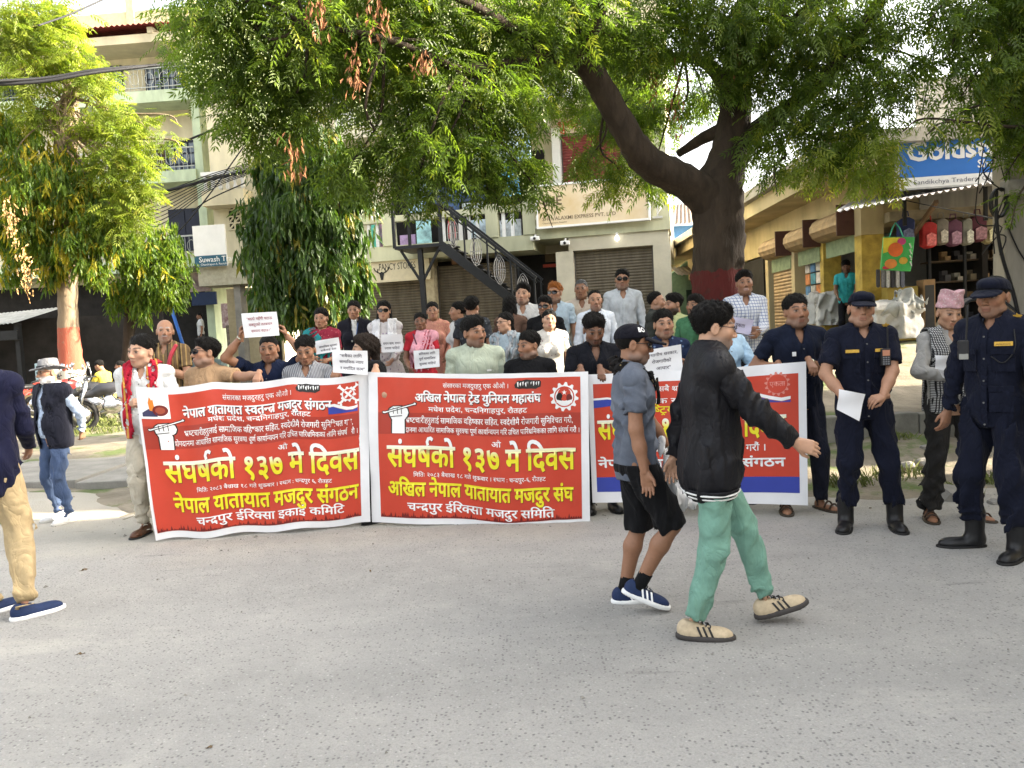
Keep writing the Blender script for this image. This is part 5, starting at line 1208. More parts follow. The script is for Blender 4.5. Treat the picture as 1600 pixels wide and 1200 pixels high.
x_, z_ = SFf(1400, 395, -.9); o = empty('shopping_bag', SHM @ Vector((x_, -.9, z_)), R(-6), 'bright green and yellow fruit print shopping bag hanging at the shop corner', 'bag')
mb = MB(); mb.add([(-.26, -.03, -.27), (.22, -.03, -.33), (.30, -.03, .24), (-.20, -.03, .28), (-.26, .03, -.27), (.22, .03, -.33), (.30, .03, .24), (-.20, .03, .28)], [(0, 1, 2, 3), (7, 6, 5, 4), (4, 5, 1, 0), (5, 6, 2, 1), (6, 7, 3, 2), (7, 4, 0, 3)]); mb.build('bag_panel', mat('bag_green', (.06, .40, .10), .5, .15), o, bevel=.01)
def blob(cx, cz, rx, rz, c, nm, y=-.045, n=14): mb = MB(); mb.prism([(cx + rx * math.cos(a), cz + rz * math.sin(a)) for a in np.linspace(0, 2 * math.pi, n, endpoint=False)], y, -.0335); mb.build('printed_fruit', mat(nm, c, .5, .2), o)
mb = MB(); mb.prism([(-.21, .26), (-.22, -.0), (-.05, .05), (.06, .25)], -.036, -.0315); mb.build('printed_panel', mat('bag_yellow', (.65, .55, .05), .5, .15), o)
blob(-.02, .05, .12, .12, (.62, .13, .03), 'bag_orange', -.042); blob(-.10, -.18, .10, .08, (.60, .22, .05), 'bag_melon', -.041); blob(.10, -.14, .07, .06, (.55, .35, .05), 'bag_slice', -.040); blob(.08, .18, .07, .06, (.5, .05, .2), 'bag_pink', -.039); blob(-.17, -.24, .07, .03, (.5, .03, .08), 'bag_red', -.0385)
mb = MB(); [mb.bar((.20, -.036, .14 - k * .1), (.23, -.036, .06 - k * .1), .05, .01) for k in range(4)]; mb.build('printed_letters', M_WHITE, o); mb = MB(); mb.tube([(-.1, 0, .27), (-.05, 0, .42), (0, 0, .50), (.06, 0, .42), (.12, 0, .26)], .012, 5); mb.build('handle', mat('strap_green', (.05, .4, .3), .6), o)
for k in range(12):
    x_, z_ = SFf(1372 + (k % 6) * 7.6, 428 + (k // 6) * 11, -.32); p = SHM @ Vector((x_, -.32, z_)); c = [(.05, .05, .06), (.12, .13, .18), (.42, .42, .42), (.03, .03, .04), (.5, .5, .5), (.2, .2, .22)][(k * 5) % 6]
    mb = MB(); mb.prism([(-.03, .08), (.03, .08), (.032, -.03), (.03, -.10), (0, -.12), (-.03, -.10), (-.032, -.03)], -.015, .015)
    o = mb.build('slipper', mat('slip_%d' % ((k * 5) % 6), c, .6, .3, 30), None, bevel=.004, loc=p); tag(o, 'slipper hanging in the %s row, %s from the left, below the fruit shopping bag' % (('upper', 'lower')[k // 6], ('first', 'second', 'third', 'fourth', 'fifth', 'sixth')[k % 6]), 'slipper', 'slippers on the shop rack')
# white sacks
def sack(px, py, Y, w, h, lab, seed, cloth_=False):
    p = P(px, py, Y); o = empty('sack', p, R(seed * 13 % 40 - 20), lab, 'sack', 'white sacks outside the shoe shop'); g = Grid((-w, -w, -.02), (w, w, h * 1.25), .022)
    D = np.maximum(np.maximum(np.abs(g.X) - w * .62, np.abs(g.Y) - w * .5), np.abs(g.Z - h / 2) - h / 2) - .05; D = su(D, g.ell((.03, 0, h * .95), (w * .5, w * .42, h * .22)), .08) + folds(g, seed, .16, .02); V, F = g.net(D); link('bag', mesh_np('sack', V, F, True), mat('woven_sack', (.50, .49, .46), .75, .15, 10, .25, 60), o)
    mb = MB(); mb.tube([(-.05, 0, h * 1.08), (0, -.05, h * 1.1), (.06, 0, h * 1.08), (0, .05, h * 1.1), (-.05, 0, h * 1.08)], .015, 5); mb.build('tie', mat('sack_tie', (.35, .3, .2)), o)
sack(1380, 526, 13.0, .36, .52, 'bulging white sack left of centre in the pile by the shoe shop', 2); sack(1415, 527, 12.9, .30, .52, 'squarish white sack at the right end of the pile by the shoe shop', 3); sack(1295, 507, 16.0, .30, .60, 'tall white sack in front of the yellow pillars', 4); sack(1277, 505, 16.6, .26, .60, 'white sack furthest from the camera beside the ochre counter', 6)
p = P(1400, 486, 13.0); g = Grid((-.75, -.4, -.1), (.6, .4, .45), .025); D = su(g.ell((0, 0, .04), (.50, .3, .14)), g.ell((.2, 0, .15), (.22, .22, .18)), .1) + folds(g, 77, .15, .04); V, F = g.net(D); tag(link('tarpaulin', mesh_np('tarpaulin', V, F, True), mat('grey_tarp', (.36, .37, .35), .6, .2, 6), None, p, (0, R(-12), 0)), 'crumpled grey plastic sheet heaped on the white sacks', 'sheet')
# ---- concrete pole with cables
pb = P(1578, 420, 9.6); pole = empty('utility_pole', (pb.x, 9.6, terrain(pb.x, 9.6)), 0, 'weathered concrete utility pole wrapped in cables at the right edge', 'pole')
mb = MB(); mb.box((-.14, -.12, -.1), (.14, .12, 8.5)); mb.build('shaft', mat('pole_concrete', (.33, .30, .24), .9, .3, 2.5, .4, 30, stretch=(1, 1, .25)), pole, bevel=.02)
zc = lambda v: P(1570, v, 9.5).z - terrain(pb.x, 9.6)
mb = MB(); rr = random.Random(5)
for k in range(16):
    z0 = zc(400) + rr.uniform(0, 2.4); pts = [(rr.uniform(-.55, -.08), -.14 - rr.random() * .1, z0 + j * rr.uniform(.15, .35)) for j in range(5)]; mb.tube(spline(pts, 4), .008, 4)
for k in range(5): mb.tube(spline([(-.24 + .1 * math.cos(a + k), -.16 - k * .012, zc(318) + .17 * math.sin(a + k)) for a in np.linspace(0, 6.5, 9)], 3), .014, 5)
mb.tube(spline([(-.28, -.2, zc(300)), (-.3, -.22, zc(340)), (-.22, -.18, zc(395)), (-.05, -.14, zc(460)), (.05, -.14, zc(520))], 5), .022, 5); mb.tube(spline([(-.15, -.15, zc(345)), (0, -.15, zc(390)), (.12, -.15, zc(420)), (.2, -.15, zc(480))], 5), .010, 4)
mb.build('cable_coil', M_BLACK, pole, True)
mb = MB(); mb.box((-.16, -.24, zc(235)), (-.03, -.125, zc(205))); mb.build('insulator_bracket', mat('porcelain', (.45, .43, .38), .4), pole, bevel=.02)
mb = MB(); mb.box((-.20, -.3, zc(308)), (.13, -.13, zc(285))); mb.build('meter_box', mat('box_grey', (.28, .27, .24), .6, .3), pole, bevel=.01)
mb = MB(); mb.tube([(-.15, -.15, zc(250)), (.05, -.3, zc(252)), (.18, -.16, zc(235))], .012, 5); mb.build('wire_loop', M_WHITE, pole, True)
# unseen buildings added to shade the road; their gap lets a sun streak through
ex = empty('unseen_shade_building', (8.0, 0, 0), 0, 'unseen ochre building added right of the camera to shade the road', 'building')
part('wall', M_OCH, ex, ((0, -9, 0), (8, 7.3, 7.2))); part('roof_slab', M_ROOFC, ex, ((-.3, -9.3, 7.203), (8, 7.3, 7.4)))
ex = empty('unseen_gap_building', (8.0, 0, 0), 0, 'unseen narrow plastered building added for shade past the light gap', 'building')
part('wall', M_ROOFC, ex, ((.02, 7.72, 0), (8, 10.4, 7.2))); part('roof_slab', M_ROOFC, ex, ((-.3, 7.72, 7.203), (8, 10.6, 7.4)))
# ---------------------------------------------------------------- left background: shed, boxes, motorcycles
sh = empty('shed', P(30, 560, 22), 0, 'dark open roadside shed with tin roof behind the hat wearer', 'shed'); sh.location.z = .15
corrugated('roof', mat('tin_sheet', (.42, .43, .44)), sh, (-3.5, -1.2, 2.15), (.75, -1.2, 2.4), (.75, 1.2, 2.9), (-3.5, 1.2, 2.7), .12)
part('post', M_FRAME, sh, ((-.35, -.9, 0), (-.15, -.7, 2.4))); part('post', M_IRON, sh, ((.5, -.9, 0), (.62, -.75, 2.4))); part('beam', M_IRON, sh, ((-3.4, -1.1, 1.95), (.7, -.9, 2.2))); part('back_wall', M_DARK, sh, ((-3.4, 1.2, 0), (3.6, 1.3, 2.6))); part('blue_panel', mat('navy_panel', (.01, .03, .12), .5), sh, ((-2.5, -.85, 0), (-.36, -.8, .95)))
for k, (px, py, w, h, c, lab) in enumerate(((62, 560, .85, .55, (.36, .24, .12), 'large brown cardboard box stacked behind the hat wearer'), (70, 562, .8, .22, (.40, .48, .55), 'blue and white flat carton lying on the brown box'), (95, 575, .7, .5, (.55, .52, .47), 'white carton next to the painted trunk'), (72, 535, .5, .5, (.22, .30, .34), 'blue grey translucent crate on top of the cartons'), (92, 548, .5, .2, (.25, .13, .06), 'small brown carton beside the blue grey crate'))):
    zz_ = {0: .15, 1: .71, 2: .15, 3: .94, 4: .66}[k]; p = P(px, py, 19.6 - .02 * k); mb = MB(); mb.box((-w / 2, -w * .35, 0), (w / 2, w * .35, h)); o = empty('box', (p.x, p.y, zz_), R(6 * k - 8), lab, 'box', 'boxes stacked by the shed'); mb.build('carton', mat('carton_%d' % k, c, .8, .2, 4), o, bevel=.01); part('tape', mat('tape', (.5, .42, .28), .4), o, ((-.03, -w * .352, 0), (.03, w * .352, h + .003)))
def motorbike(px, py, Y, rz, col, lab):
    p = P(px, py, Y); o = empty('motorcycle', (p.x, p.y, terrain(p.x, p.y)), R(rz), lab, 'motorcycle', 'motorcycles parked by the shed'); M_RUB = mat('rubber', (.012, .012, .012), .8); M_CHR = mat('chrome', (.55, .55, .56), .2, .1, metal=1); mp = mat('bikepaint_%d' % px, col, .3, .1, coat=.5)
    for x_ in (-.62, .62):
        mb = MB(); ring = [(x_ + .27 * math.cos(a), 0, .30 + .27 * math.sin(a)) for a in np.linspace(0, 2 * math.pi, 19)]; mb.tube(ring, .05, 7, cap=False); wv = mb.build('wheel', M_RUB, o, True); mb = MB(); mb.tube([(x_, -.03, .3), (x_, .03, .3)], .18, 14); mb.build('rim', M_CHR, wv, True)
    g = Grid((-.75, -.22, .3), (.8, .22, 1.05), .022); V, F = g.net(su(su(g.ell((.12, 0, .78), (.26, .13, .13)), g.ell((-.45, 0, .72), (.30, .10, .09)), .06), g.cone((.3, 0, .72), (.55, 0, .68), .09, .06), .06)); link('tank', mesh_np('tank', V, F, True), mp, o)
    V, F = g.net(su(g.ell((-.22, 0, .83), (.30, .12, .055)), g.ell((-.5, 0, .88), (.18, .11, .05)), .04)); link('seat', mesh_np('seat', V, F, True), M_BLACK, o)
    V, F = g.net(su(g.ell((.05, 0, .45), (.2, .13, .15)), g.ell((.12, 0, .58), (.10, .10, .12)), .05)); link('engine', mesh_np('engine', V, F, True), M_CHR, o)
    mb = MB(); [mb.tube([(.62, s_ * .09, .3), (.48, s_ * .09, .92)], .022, 6) for s_ in (-1, 1)]; mb.build('fork', M_CHR, o, True)
    mb = MB(); mb.tube(spline([(.36, -.36, 1.02), (.46, -.2, 1.0), (.48, 0, .95), (.46, .2, 1.0), (.36, .36, 1.02)], 4), .014, 6); mb.build('handlebar', M_IRON, o, True)
    mb = MB(); mb.tube([(.55, 0, .85), (.64, 0, .85)], .095, 14); mb.build('headlight', M_CHR, o, True)
    for s_ in (-1, 1): mb = MB(); mb.tube([(.42, s_ * .26, 1.0), (.44, s_ * .30, 1.2)], .008, 5); mb.tube([(.45, s_ * .31, 1.22), (.47, s_ * .31, 1.22)], .06, 12); mb.build('mirror', M_CHR, o, True)
    mb = MB(); mb.tube([(.0, -.12, .28), (-.7, -.15, .36)], .045, 8); mb.build('exhaust', M_CHR, o, True); mb = MB(); mb.box((-.84, -.07, .62), (-.76, .07, .70)); mb.build('tail_light', M_RED, o, bevel=.01)
    mb = MB(); mb.add([(.33, 0, .6), (.9, .05, .62), (.9, -.05, .62)], [(0, 1, 2)]); [mb.tube([(.62 + .31 * math.cos(a), y_, .3 + .31 * math.sin(a)) for a in np.linspace(.3, 2.4, 8)], .012, 4) for y_ in (-.05, 0, .05)]; mb.build('mudguard', mp, o, True)
motorbike(152, 600, 15.2, 205, (.02, .02, .022), 'black motorcycle parked right of the painted trunk'); motorbike(180, 605, 14.6, 200, (.03, .03, .035), 'dark motorcycle closest to the man with the red scarf'); motorbike(96, 590, 17.8, 60, (.35, .02, .02), 'red motorcycle seen from behind left of the painted trunk'); motorbike(52, 580, 16.5, 75, (.30, .03, .02), 'scooter like red motorcycle behind the hat wearer')
bn = empty('bench', P(165, 580, 16.6), 0, 'wooden bench under the seated man in yellow', 'bench'); bn.location.z = .15; part('seat', mat('bench_wood', (.16, .10, .05), .8), bn, ((-.5, -.18, .40), (.9, .18, .45)))
for x_ in (-.45, .8): part('leg', mat('bench_wood', (.16, .10, .05)), bn, ((x_, -.15, 0), (x_ + .06, .15, .399)))
# ---------------------------------------------------------------- trees
def leaf_mat(name, c1, c2, c3=None, trans=.45):
    m = bpy.data.materials.new(name); m.use_nodes = True; nt = m.node_tree; N = nt.nodes; L = nt.links; N.clear()
    at = N.new('ShaderNodeAttribute'); at.attribute_name = 'Col'; sp = N.new('ShaderNodeSeparateColor'); L.new(at.outputs['Color'], sp.inputs[0])
    mx = N.new('ShaderNodeMix'); mx.data_type = 'RGBA'; L.new(sp.outputs[0], mx.inputs[0]); mx.inputs[6].default_value = (*c1, 1); mx.inputs[7].default_value = (*c2, 1)
    m2 = N.new('ShaderNodeMix'); m2.data_type = 'RGBA'; L.new(sp.outputs[1], m2.inputs[0]); L.new(mx.outputs[2], m2.inputs[6]); m2.inputs[7].default_value = (*(c3 or c2), 1)
    b = N.new('ShaderNodeBsdfPrincipled'); b.inputs['Roughness'].default_value = .42; b.inputs['Specular IOR Level'].default_value = .35; L.new(m2.outputs[2], b.inputs['Base Color'])
    tr = N.new('ShaderNodeBsdfTranslucent'); br = N.new('ShaderNodeMix'); br.data_type = 'RGBA'; br.blend_type = 'MULTIPLY'; br.inputs[0].default_value = 1; L.new(m2.outputs[2], br.inputs[6]); br.inputs[7].default_value = (1.9, 2.0, .9, 1); L.new(br.outputs[2], tr.inputs[0])
    ms = N.new('ShaderNodeMixShader'); ms.inputs[0].default_value = trans; L.new(b.outputs[0], ms.inputs[1]); L.new(tr.outputs[0], ms.inputs[2])
    o = N.new('ShaderNodeOutputMaterial'); L.new(ms.outputs[0], o.inputs[0]); return m
M_NEEM = leaf_mat('neem_leaf', (.049, .086, .012), (.106, .154, .020), (.22, .24, .03), .5); M_NEEM_Y = leaf_mat('sunlit_leaf', (.10, .145, .022), (.20, .23, .035), (.28, .25, .05), .55); M_ASH = leaf_mat('ashoka_leaf', (.045, .090, .014), (.125, .18, .022), (.34, .27, .025), .55)  # second neem material is a yellower copy with sunlight put into its colour
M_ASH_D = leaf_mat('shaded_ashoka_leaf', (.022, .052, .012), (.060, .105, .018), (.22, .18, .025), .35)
M_BARK = mat('dark_bark', (.038, .027, .018), .95, .45, 7, 1.0, 26, stretch=(1, 1, .25)); M_BARK_L = mat('pale_bark', (.20, .15, .10), .9, .35, 6, .6, 30, stretch=(1, 1, .3))
def painted(src, name, bands):
    """limewash and paint rings brushed on the bark (height ranges on the trunk)"""
    m = src.copy(); m.name = name; N = m.node_tree.nodes; L = m.node_tree.links; b = N['Principled BSDF']; out = b.inputs['Base Color'].links[0].from_socket
    tc = N.new('ShaderNodeTexCoord'); sp = N.new('ShaderNodeSeparateXYZ'); L.new(tc.outputs['Object'], sp.inputs[0]); nz = N.new('ShaderNodeTexNoise'); nz.inputs['Scale'].default_value = 9; nz.inputs['Detail'].default_value = 8; L.new(tc.outputs['Object'], nz.inputs['Vector'])
    def M(op, *a):
        q = N.new('ShaderNodeMath'); q.operation = op
        for i, v in enumerate(a): (L.new(v, q.inputs[i]) if not isinstance(v, float) else setattr(q.inputs[i], 'default_value', v))
        return q.outputs[0]
    zz = M('ADD', sp.outputs[2], M('MULTIPLY', M('SUBTRACT', nz.outputs['Fac'], .5), .16)); wear = M('GREATER_THAN', nz.outputs['Fac'], .40)
    for (z0, z1, c) in bands:
        f = M('MULTIPLY', M('MULTIPLY', M('GREATER_THAN', zz, float(z0)), M('LESS_THAN', zz, float(z1))), M('ADD', M('MULTIPLY', wear, .35), .62)); mx = N.new('ShaderNodeMix'); mx.data_type = 'RGBA'; L.new(f, mx.inputs[0]); L.new(out, mx.inputs[6]); mx.inputs[7].default_value = (*c, 1); out = mx.outputs[2]
    L.new(out, b.inputs['Base Color']); return m
def rand_rot(r, n, droop):
    """n frames: forward dir (out and down), with random roll"""
    a = r.uniform(0, 2 * np.pi, n); e = r.normal(-droop, .35, n); f = np.stack([np.cos(a) * np.cos(e), np.sin(a) * np.cos(e), np.sin(e)], 1)
    u = np.cross(f, np.array([0, 0, 1.0]) + r.normal(0, .35, (n, 3))); u /= np.linalg.norm(u, axis=1)[:, None] + 1e-9; return f, u, np.cross(u, f)
def sprig_template(k=5, L=.24, ll=.075, lw=.020):
    V, F, tip = [], [], []
    for i in range(k):
        t = .22 + .78 * i / (k - 1)
        for s in (-1, 1):
            b = np.array((L * t, 0, -.05 * t * t)); d = np.array((.62, s * .78, -.25)); d /= np.linalg.norm(d); w = np.cross(d, (0, 0, 1)); w /= np.linalg.norm(w); l = ll * (1 - .25 * abs(t - .55)); n = len(V)
            V += [b, b + d * l * .45 + w * lw * .5, b + d * l + np.array((.012, 0, -.018)), b + d * l * .45 - w * lw * .5]; F += [(n, n + 1, n + 2), (n, n + 2, n + 3)]
    n = len(V); d = np.array((1, 0, -.3)); b = np.array((L, 0, -.05)); V += [b, b + d * ll * .5 + (0, lw * .5, 0), b + d * ll, b + d * ll * .5 - np.array((0, lw * .5, 0))]; F += [(n, n + 1, n + 2), (n, n + 2, n + 3)]
    n = len(V); V += [np.array((0, .002, 0)), np.array((0, -.002, 0)), b]; F += [(n, n + 1, n + 2)]
    return np.array(V), np.array(F)
def scatter(pts, r, tmpl, droop, scale=(.8, 1.25), young=None):
    TV, TF = tmpl; n = len(pts); f, u, w = rand_rot(r, n, droop); s = r.uniform(*scale, n)
    V = pts[:, None, :] + s[:, None, None] * (TV[None, :, 0:1] * f[:, None] + TV[None, :, 1:2] * u[:, None] + TV[None, :, 2:3] * w[:, None])
    F = (TF[None] + (np.arange(n) * len(TV))[:, None, None]).reshape(-1, 3)
    c = np.zeros((n, len(TV), 3)); c[:, :, 0] = r.uniform(0, 1, n)[:, None]; y = (r.uniform(0, 1, n) < .06) * r.uniform(.3, 1, n) if young is None else young; c[:, :, 1] = y[:, None]
    return V.reshape(-1, 3), F, c.reshape(-1, 3)
def blob_points(r, blobs, dens):
    out = []; w = []
    for (c, rad) in blobs:
        rad = np.array(rad) if np.ndim(rad) else np.array((rad, rad, rad * .8)); n = int(dens * (rad[0] * rad[1] * rad[2]) ** (2 / 3) * 12)
        d = r.normal(size=(n, 3)); d /= np.linalg.norm(d, axis=1)[:, None]; q = r.uniform(0, 1, n) ** .45
        k = r.normal(size=(5, 3)) * 2.3; lump = 1 + .22 * np.sin(d @ k.T + r.uniform(0, 6, 5)).sum(1) / 2
        out.append(np.array(c) + d * rad * (q * lump)[:, None])
    return np.concatenate(out)
def limb(mb, pts, rad, n=12, seed=0, k=6):
    p = spline(pts, k); rr = np.interp(np.linspace(0, len(pts) - 1, len(p)), range(len(pts)), rad); V, F = tube_geo(p, list(rr), n)
    r = np.random.default_rng(seed); ctr = np.repeat(np.array(p), n, 0); d = V - ctr; a = np.tile(np.arange(n), len(p)); i = np.repeat(np.arange(len(p)), n)
    V = ctr + d * (1 + .07 * np.sin(a * 2 * np.pi / n * 3 + i * .35 + seed) + .05 * r.normal(size=len(V)))[:, None]; mb.add(V, F)
def px_limb(mb, spec, n=14, seed=0):
    pts = [tuple(P(x, y, Y)) for (x, y, w, Y) in spec]; rad = [w / FPX * Y / 2 for (x, y, w, Y) in spec]; limb(mb, pts, rad, n, seed)
def twigs(mb, start, blobs, r, rad=.02):
    for (c, q) in blobs:
        s = min(start, key=lambda t: (Vector(t) - Vector(c)).length); a = np.array(s, float); b = np.array(c, float); m = (a + b) / 2 + r.normal(0, .12, 3); L_ = np.linalg.norm(b - a); mb.tube(spline([a, m, b, b + (b - a) / (L_ + 1e-6) * .3 + np.array((0, 0, -.15))], 4), [rad * (1 - .8 * i / 12) for i in range(13)], 5)
def B(x, y, rpx, Y, ry=None):
    c = P(x, y, Y); q = rpx / FPX * Y; return (np.array(c), (q, (ry or q), q * .8))
SPRIG = sprig_template()
# ---- main neem
nm = empty('neem_tree', (P(1122, 400, 10.0).x, 10.0, .45), 0, 'huge neem tree with dark forked trunk and red painted base behind the crowd', 'tree'); off = np.array(nm.location)
mb = MB(); px_limb(mb, [(1128, 600, 112, 10), (1126, 520, 86, 10), (1122, 430, 78, 10), (1121, 360, 78, 10), (1124, 300, 77, 10), (1138, 245, 58, 10), (1148, 170, 48, 10), (1152, 90, 38, 9.9), (1168, 0, 30, 9.8), (1190, -90, 22, 9.6)], 20, 1)
mb.V[0] -= off; trunk = mb.build('trunk', painted(M_BARK, 'painted_bark', [(-9, P(1123, 424, 10).z - .45, (.085, .014, .012))]), nm, True)
mb = MB(); px_limb(mb, [(1118, 330, 60, 10), (1078, 288, 54, 9.8), (1015, 255, 48, 9.6), (982, 215, 44, 9.4), (948, 150, 39, 9.2), (908, 92, 36, 9.0), (862, 84, 28, 8.8), (800, 100, 22, 8.5), (720, 110, 14, 8.2)], 14, 2); mb.V[0] -= off; mb.build('limb', M_BARK, nm, True)
for k, sp in enumerate(([(1145, 235, 34, 10), (1200, 190, 26, 9.8), (1270, 140, 24, 9.5), (1325, 75, 22, 9.2), (1370, 10, 18, 9.0), (1420, -70, 12, 8.8)], [(1146, 150, 30, 10), (1112, 105, 20, 10.2), (1070, 88, 14, 10.4), (1025, 95, 10, 10.5)], [(1140, 200, 26, 10), (1100, 215, 18, 10.3), (1060, 240, 12, 10.6)], [(905, 95, 24, 9.0), (930, 45, 20, 8.8), (950, -30, 15, 8.6)], [(1150, 120, 30, 10), (1215, 60, 22, 9.6), (1290, -10, 16, 9.2)], [(720, 110, 14, 8.2), (600, 60, 10, 7.8), (480, 40, 7, 7.6)], [(862, 84, 20, 8.8), (760, 20, 14, 8.2), (640, -40, 9, 7.8)])):
    mb = MB(); px_limb(mb, sp, 9, 5 + k); mb.V[0] -= off; mb.build('limb', M_BARK, nm, True)
r = np.random.default_rng(11)
bl = []
rows = [(325, 25, 55, 7.6), (380, 20, 80, 7.8), (348, 110, 50, 7.8), (400, 110, 80, 8.0), (470, 40, 85, 7.8), (420, 190, 70, 8.2), (450, 140, 55, 8.0), (368, 175, 36, 8.2), (560, 30, 85, 8.0), (560, 130, 60, 8.6), (600, 230, 75, 8.0), (540, 270, 50, 8.0), (640, 60, 85, 8.2), (660, 150, 75, 8.2), (690, 240, 65, 8.0), (650, 290, 45, 8.0), (740, 50, 80, 8.4), (760, 150, 85, 8.4), (750, 230, 60, 8.2), (770, 285, 40, 8.3), (820, 60, 75, 8.8), (815, 165, 55, 8.6), (812, 258, 40, 8.4), (838, 295, 24, 8.4), (900, 30, 70, 9.0), (985, 60, 75, 9.4), (965, 262, 34, 10.4), (960, 180, 55, 11.0), (1020, 170, 60, 11.2), (1020, 270, 40, 10.8), (920, 250, 35, 10.6), (1060, 40, 70, 9.8), (1130, 40, 70, 9.4), (1100, 150, 40, 10.6), (1160, 120, 55, 9.4), (1190, 30, 75, 9.2), (1180, 220, 38, 9.5), (1250, 90, 75, 9.4), (1240, 190, 60, 9.4), (1310, 30, 75, 9.2), (1310, 150, 75, 9.2), (1300, 230, 50, 9.2), (1350, 205, 40, 9.0), (1385, 130, 60, 9.0), (1380, 40, 55, 9.0), (1210, 260, 25, 9.4), (1440, 95, 35, 9.2), (650, -60, 110, 8.2), (850, -70, 110, 8.8), (1050, -70, 110, 9.4), (1250, -70, 110, 9.2), (450, -60, 110, 7.8)]
rows += [(x_, 70 + 40 * (k_ % 2), 105, 11.6) for k_, x_ in enumerate((360, 480, 600, 720, 840, 940))]
for x, y, q, Y in rows: bl.append(B(x, y, q, Y + r.normal(0, .15), None))
pts = blob_points(r, bl, 95)
V, F, C = scatter(pts, r, SPRIG, .45)
lo = [B(1382, 230, 32, 8.6), B(1392, 272, 22, 8.6), B(950, 292, 18, 10.2), B(1270, 255, 30, 9), B(1340, 270, 28, 8.9)]
p2 = blob_points(r, lo, 110); V2, F2, C2 = scatter(p2, r, SPRIG, .55)
print('neem sprigs', len(pts), len(p2))
cr = tag(link('crown', mesh_np('crown', V - off, F, False, C), M_NEEM, nm), kind='stuff'); tag(link('sunlit_foliage', mesh_np('sunlit_foliage', V2 - off, F2, False, C2), M_NEEM_Y, nm), kind='stuff')  # yellower leaf copy paints the sunlit patch of the crown
mb = MB(); anchors = [tuple(P(x, y, Y)) for x, y, Y in ((1325, 75, 9.2), (1200, 190, 9.8), (1070, 88, 10.4), (862, 84, 8.8), (720, 110, 8.2), (600, 60, 7.8), (480, 40, 7.6), (948, 150, 9.2), (1152, 90, 9.9), (760, 20, 8.2), (1240, 40, 9.4), (930, 45, 8.8))]; twigs(mb, anchors, bl, r); mb.V = [v - off for v in mb.V]; mb.build('twigs', M_BARK, nm, True)
# blossom panicles
pf = []
for (x, y, q, Y) in ((650, 70, 60, 7.7), (690, 40, 40, 7.8), (760, 60, 40, 7.9), (700, 90, 40, 7.8), (420, 200, 50, 7.6), (400, 230, 30, 7.7), (330, 110, 40, 7.4), (380, 100, 50, 7.4), (850, 290, 30, 8.0), (880, 30, 40, 8.5), (1010, 40, 40, 9), (620, 250, 40, 7.6), (350, 60, 40, 7.2), (520, 170, 40, 7.6), (760, 190, 40, 8.0)):
    for _ in range(7):
        c = np.array(P(x + r.normal(0, q * .6), y + r.normal(0, q * .6), Y - .35)); pf.append(c + r.normal(0, .045, (12, 3)) * (1, 1, 1.4))
pf = np.concatenate(pf); TV = np.array(((-.5, 0, -.4), (.5, 0, -.4), (0, .1, .6), (0, -.6, 0))) * .013; TF = np.array(((0, 1, 2), (0, 3, 1), (1, 3, 2), (2, 3, 0))); V, F, C = scatter(pf, r, (TV, TF), 0, (.6, 1.3)); tag(link('blossom', mesh_np('blossom', V - off, F), mat('cream_blossom', (.19, .22, .11), .8, .2), nm), kind='stuff')
# clumps of dead leaves
for (x, y, Y, h_) in ((498, 22, 7.3, .25), (592, 25, 7.4, .32), (556, 112, 7.4, .36), (460, 245, 7.5, .34), (1058, 150, 9.5, .6), (1155, 60, 9.3, .5), (664, 100, 7.6, .12), (1020, 120, 9.6, .3)):
    n = 45; c = np.array(P(x, y, Y)); q = c + r.normal(0, 1, (n, 3)) * (.05, .05, h_ * .4); TV = np.array(((0, 0, 0), (.04, .012, 0), (.085, 0, -.015), (.04, -.012, 0))); V, F, C = scatter(q, r, (TV, np.array(((0, 1, 2), (0, 2, 3)))), 1.1)
    tag(link('dead_leaves', mesh_np('dead_leaves', V - off, F), mat('dead_leaf', (.22, .095, .04), .8, .4, 9), nm), kind='stuff')
# ---- neem at the right edge, over the pole
rt = empty('neem_tree', (P(1660, 400, 9.0).x, 9.0, .4), 0, 'leafy neem tree overhanging the concrete pole at the right edge', 'tree'); off = np.array(rt.location)
mb = MB(); px_limb(mb, [(1680, 700, 60, 9), (1668, 400, 52, 9), (1650, 200, 44, 9), (1610, 60, 36, 8.8), (1560, -40, 24, 8.6)], 12, 31); mb.V[0] -= off; mb.build('trunk', M_BARK, rt, True)
bl2 = [B(x, y, q, Y) for x, y, q, Y in ((1560, 20, 75, 8.6), (1500, 40, 45, 8.4), (1590, 110, 60, 8.6), (1530, 110, 55, 8.4), (1570, 190, 40, 8.6), (1530, 165, 28, 8.3), (1480, 190, 20, 8.1), (1445, 185, 14, 8.1), (1600, 230, 30, 8.6), (1640, 60, 90, 8.8), (1650, 170, 70, 8.8), (1480, 0, 35, 8.5), (1600, -70, 110, 8.6), (1595, 300, 18, 8.6))]
pts = blob_points(r, bl2, 95); V, F, C = scatter(pts, r, SPRIG, .45); tag(link('crown', mesh_np('crown', V - off, F, False, C), M_NEEM, rt), kind='stuff'); mb = MB(); twigs(mb, [tuple(P(x, y, 8.7)) for x, y in ((1610, 60), (1560, -40), (1640, 200))], bl2, r, .025); mb.V = [v - off for v in mb.V]; mb.build('twigs', M_BARK, rt, True)
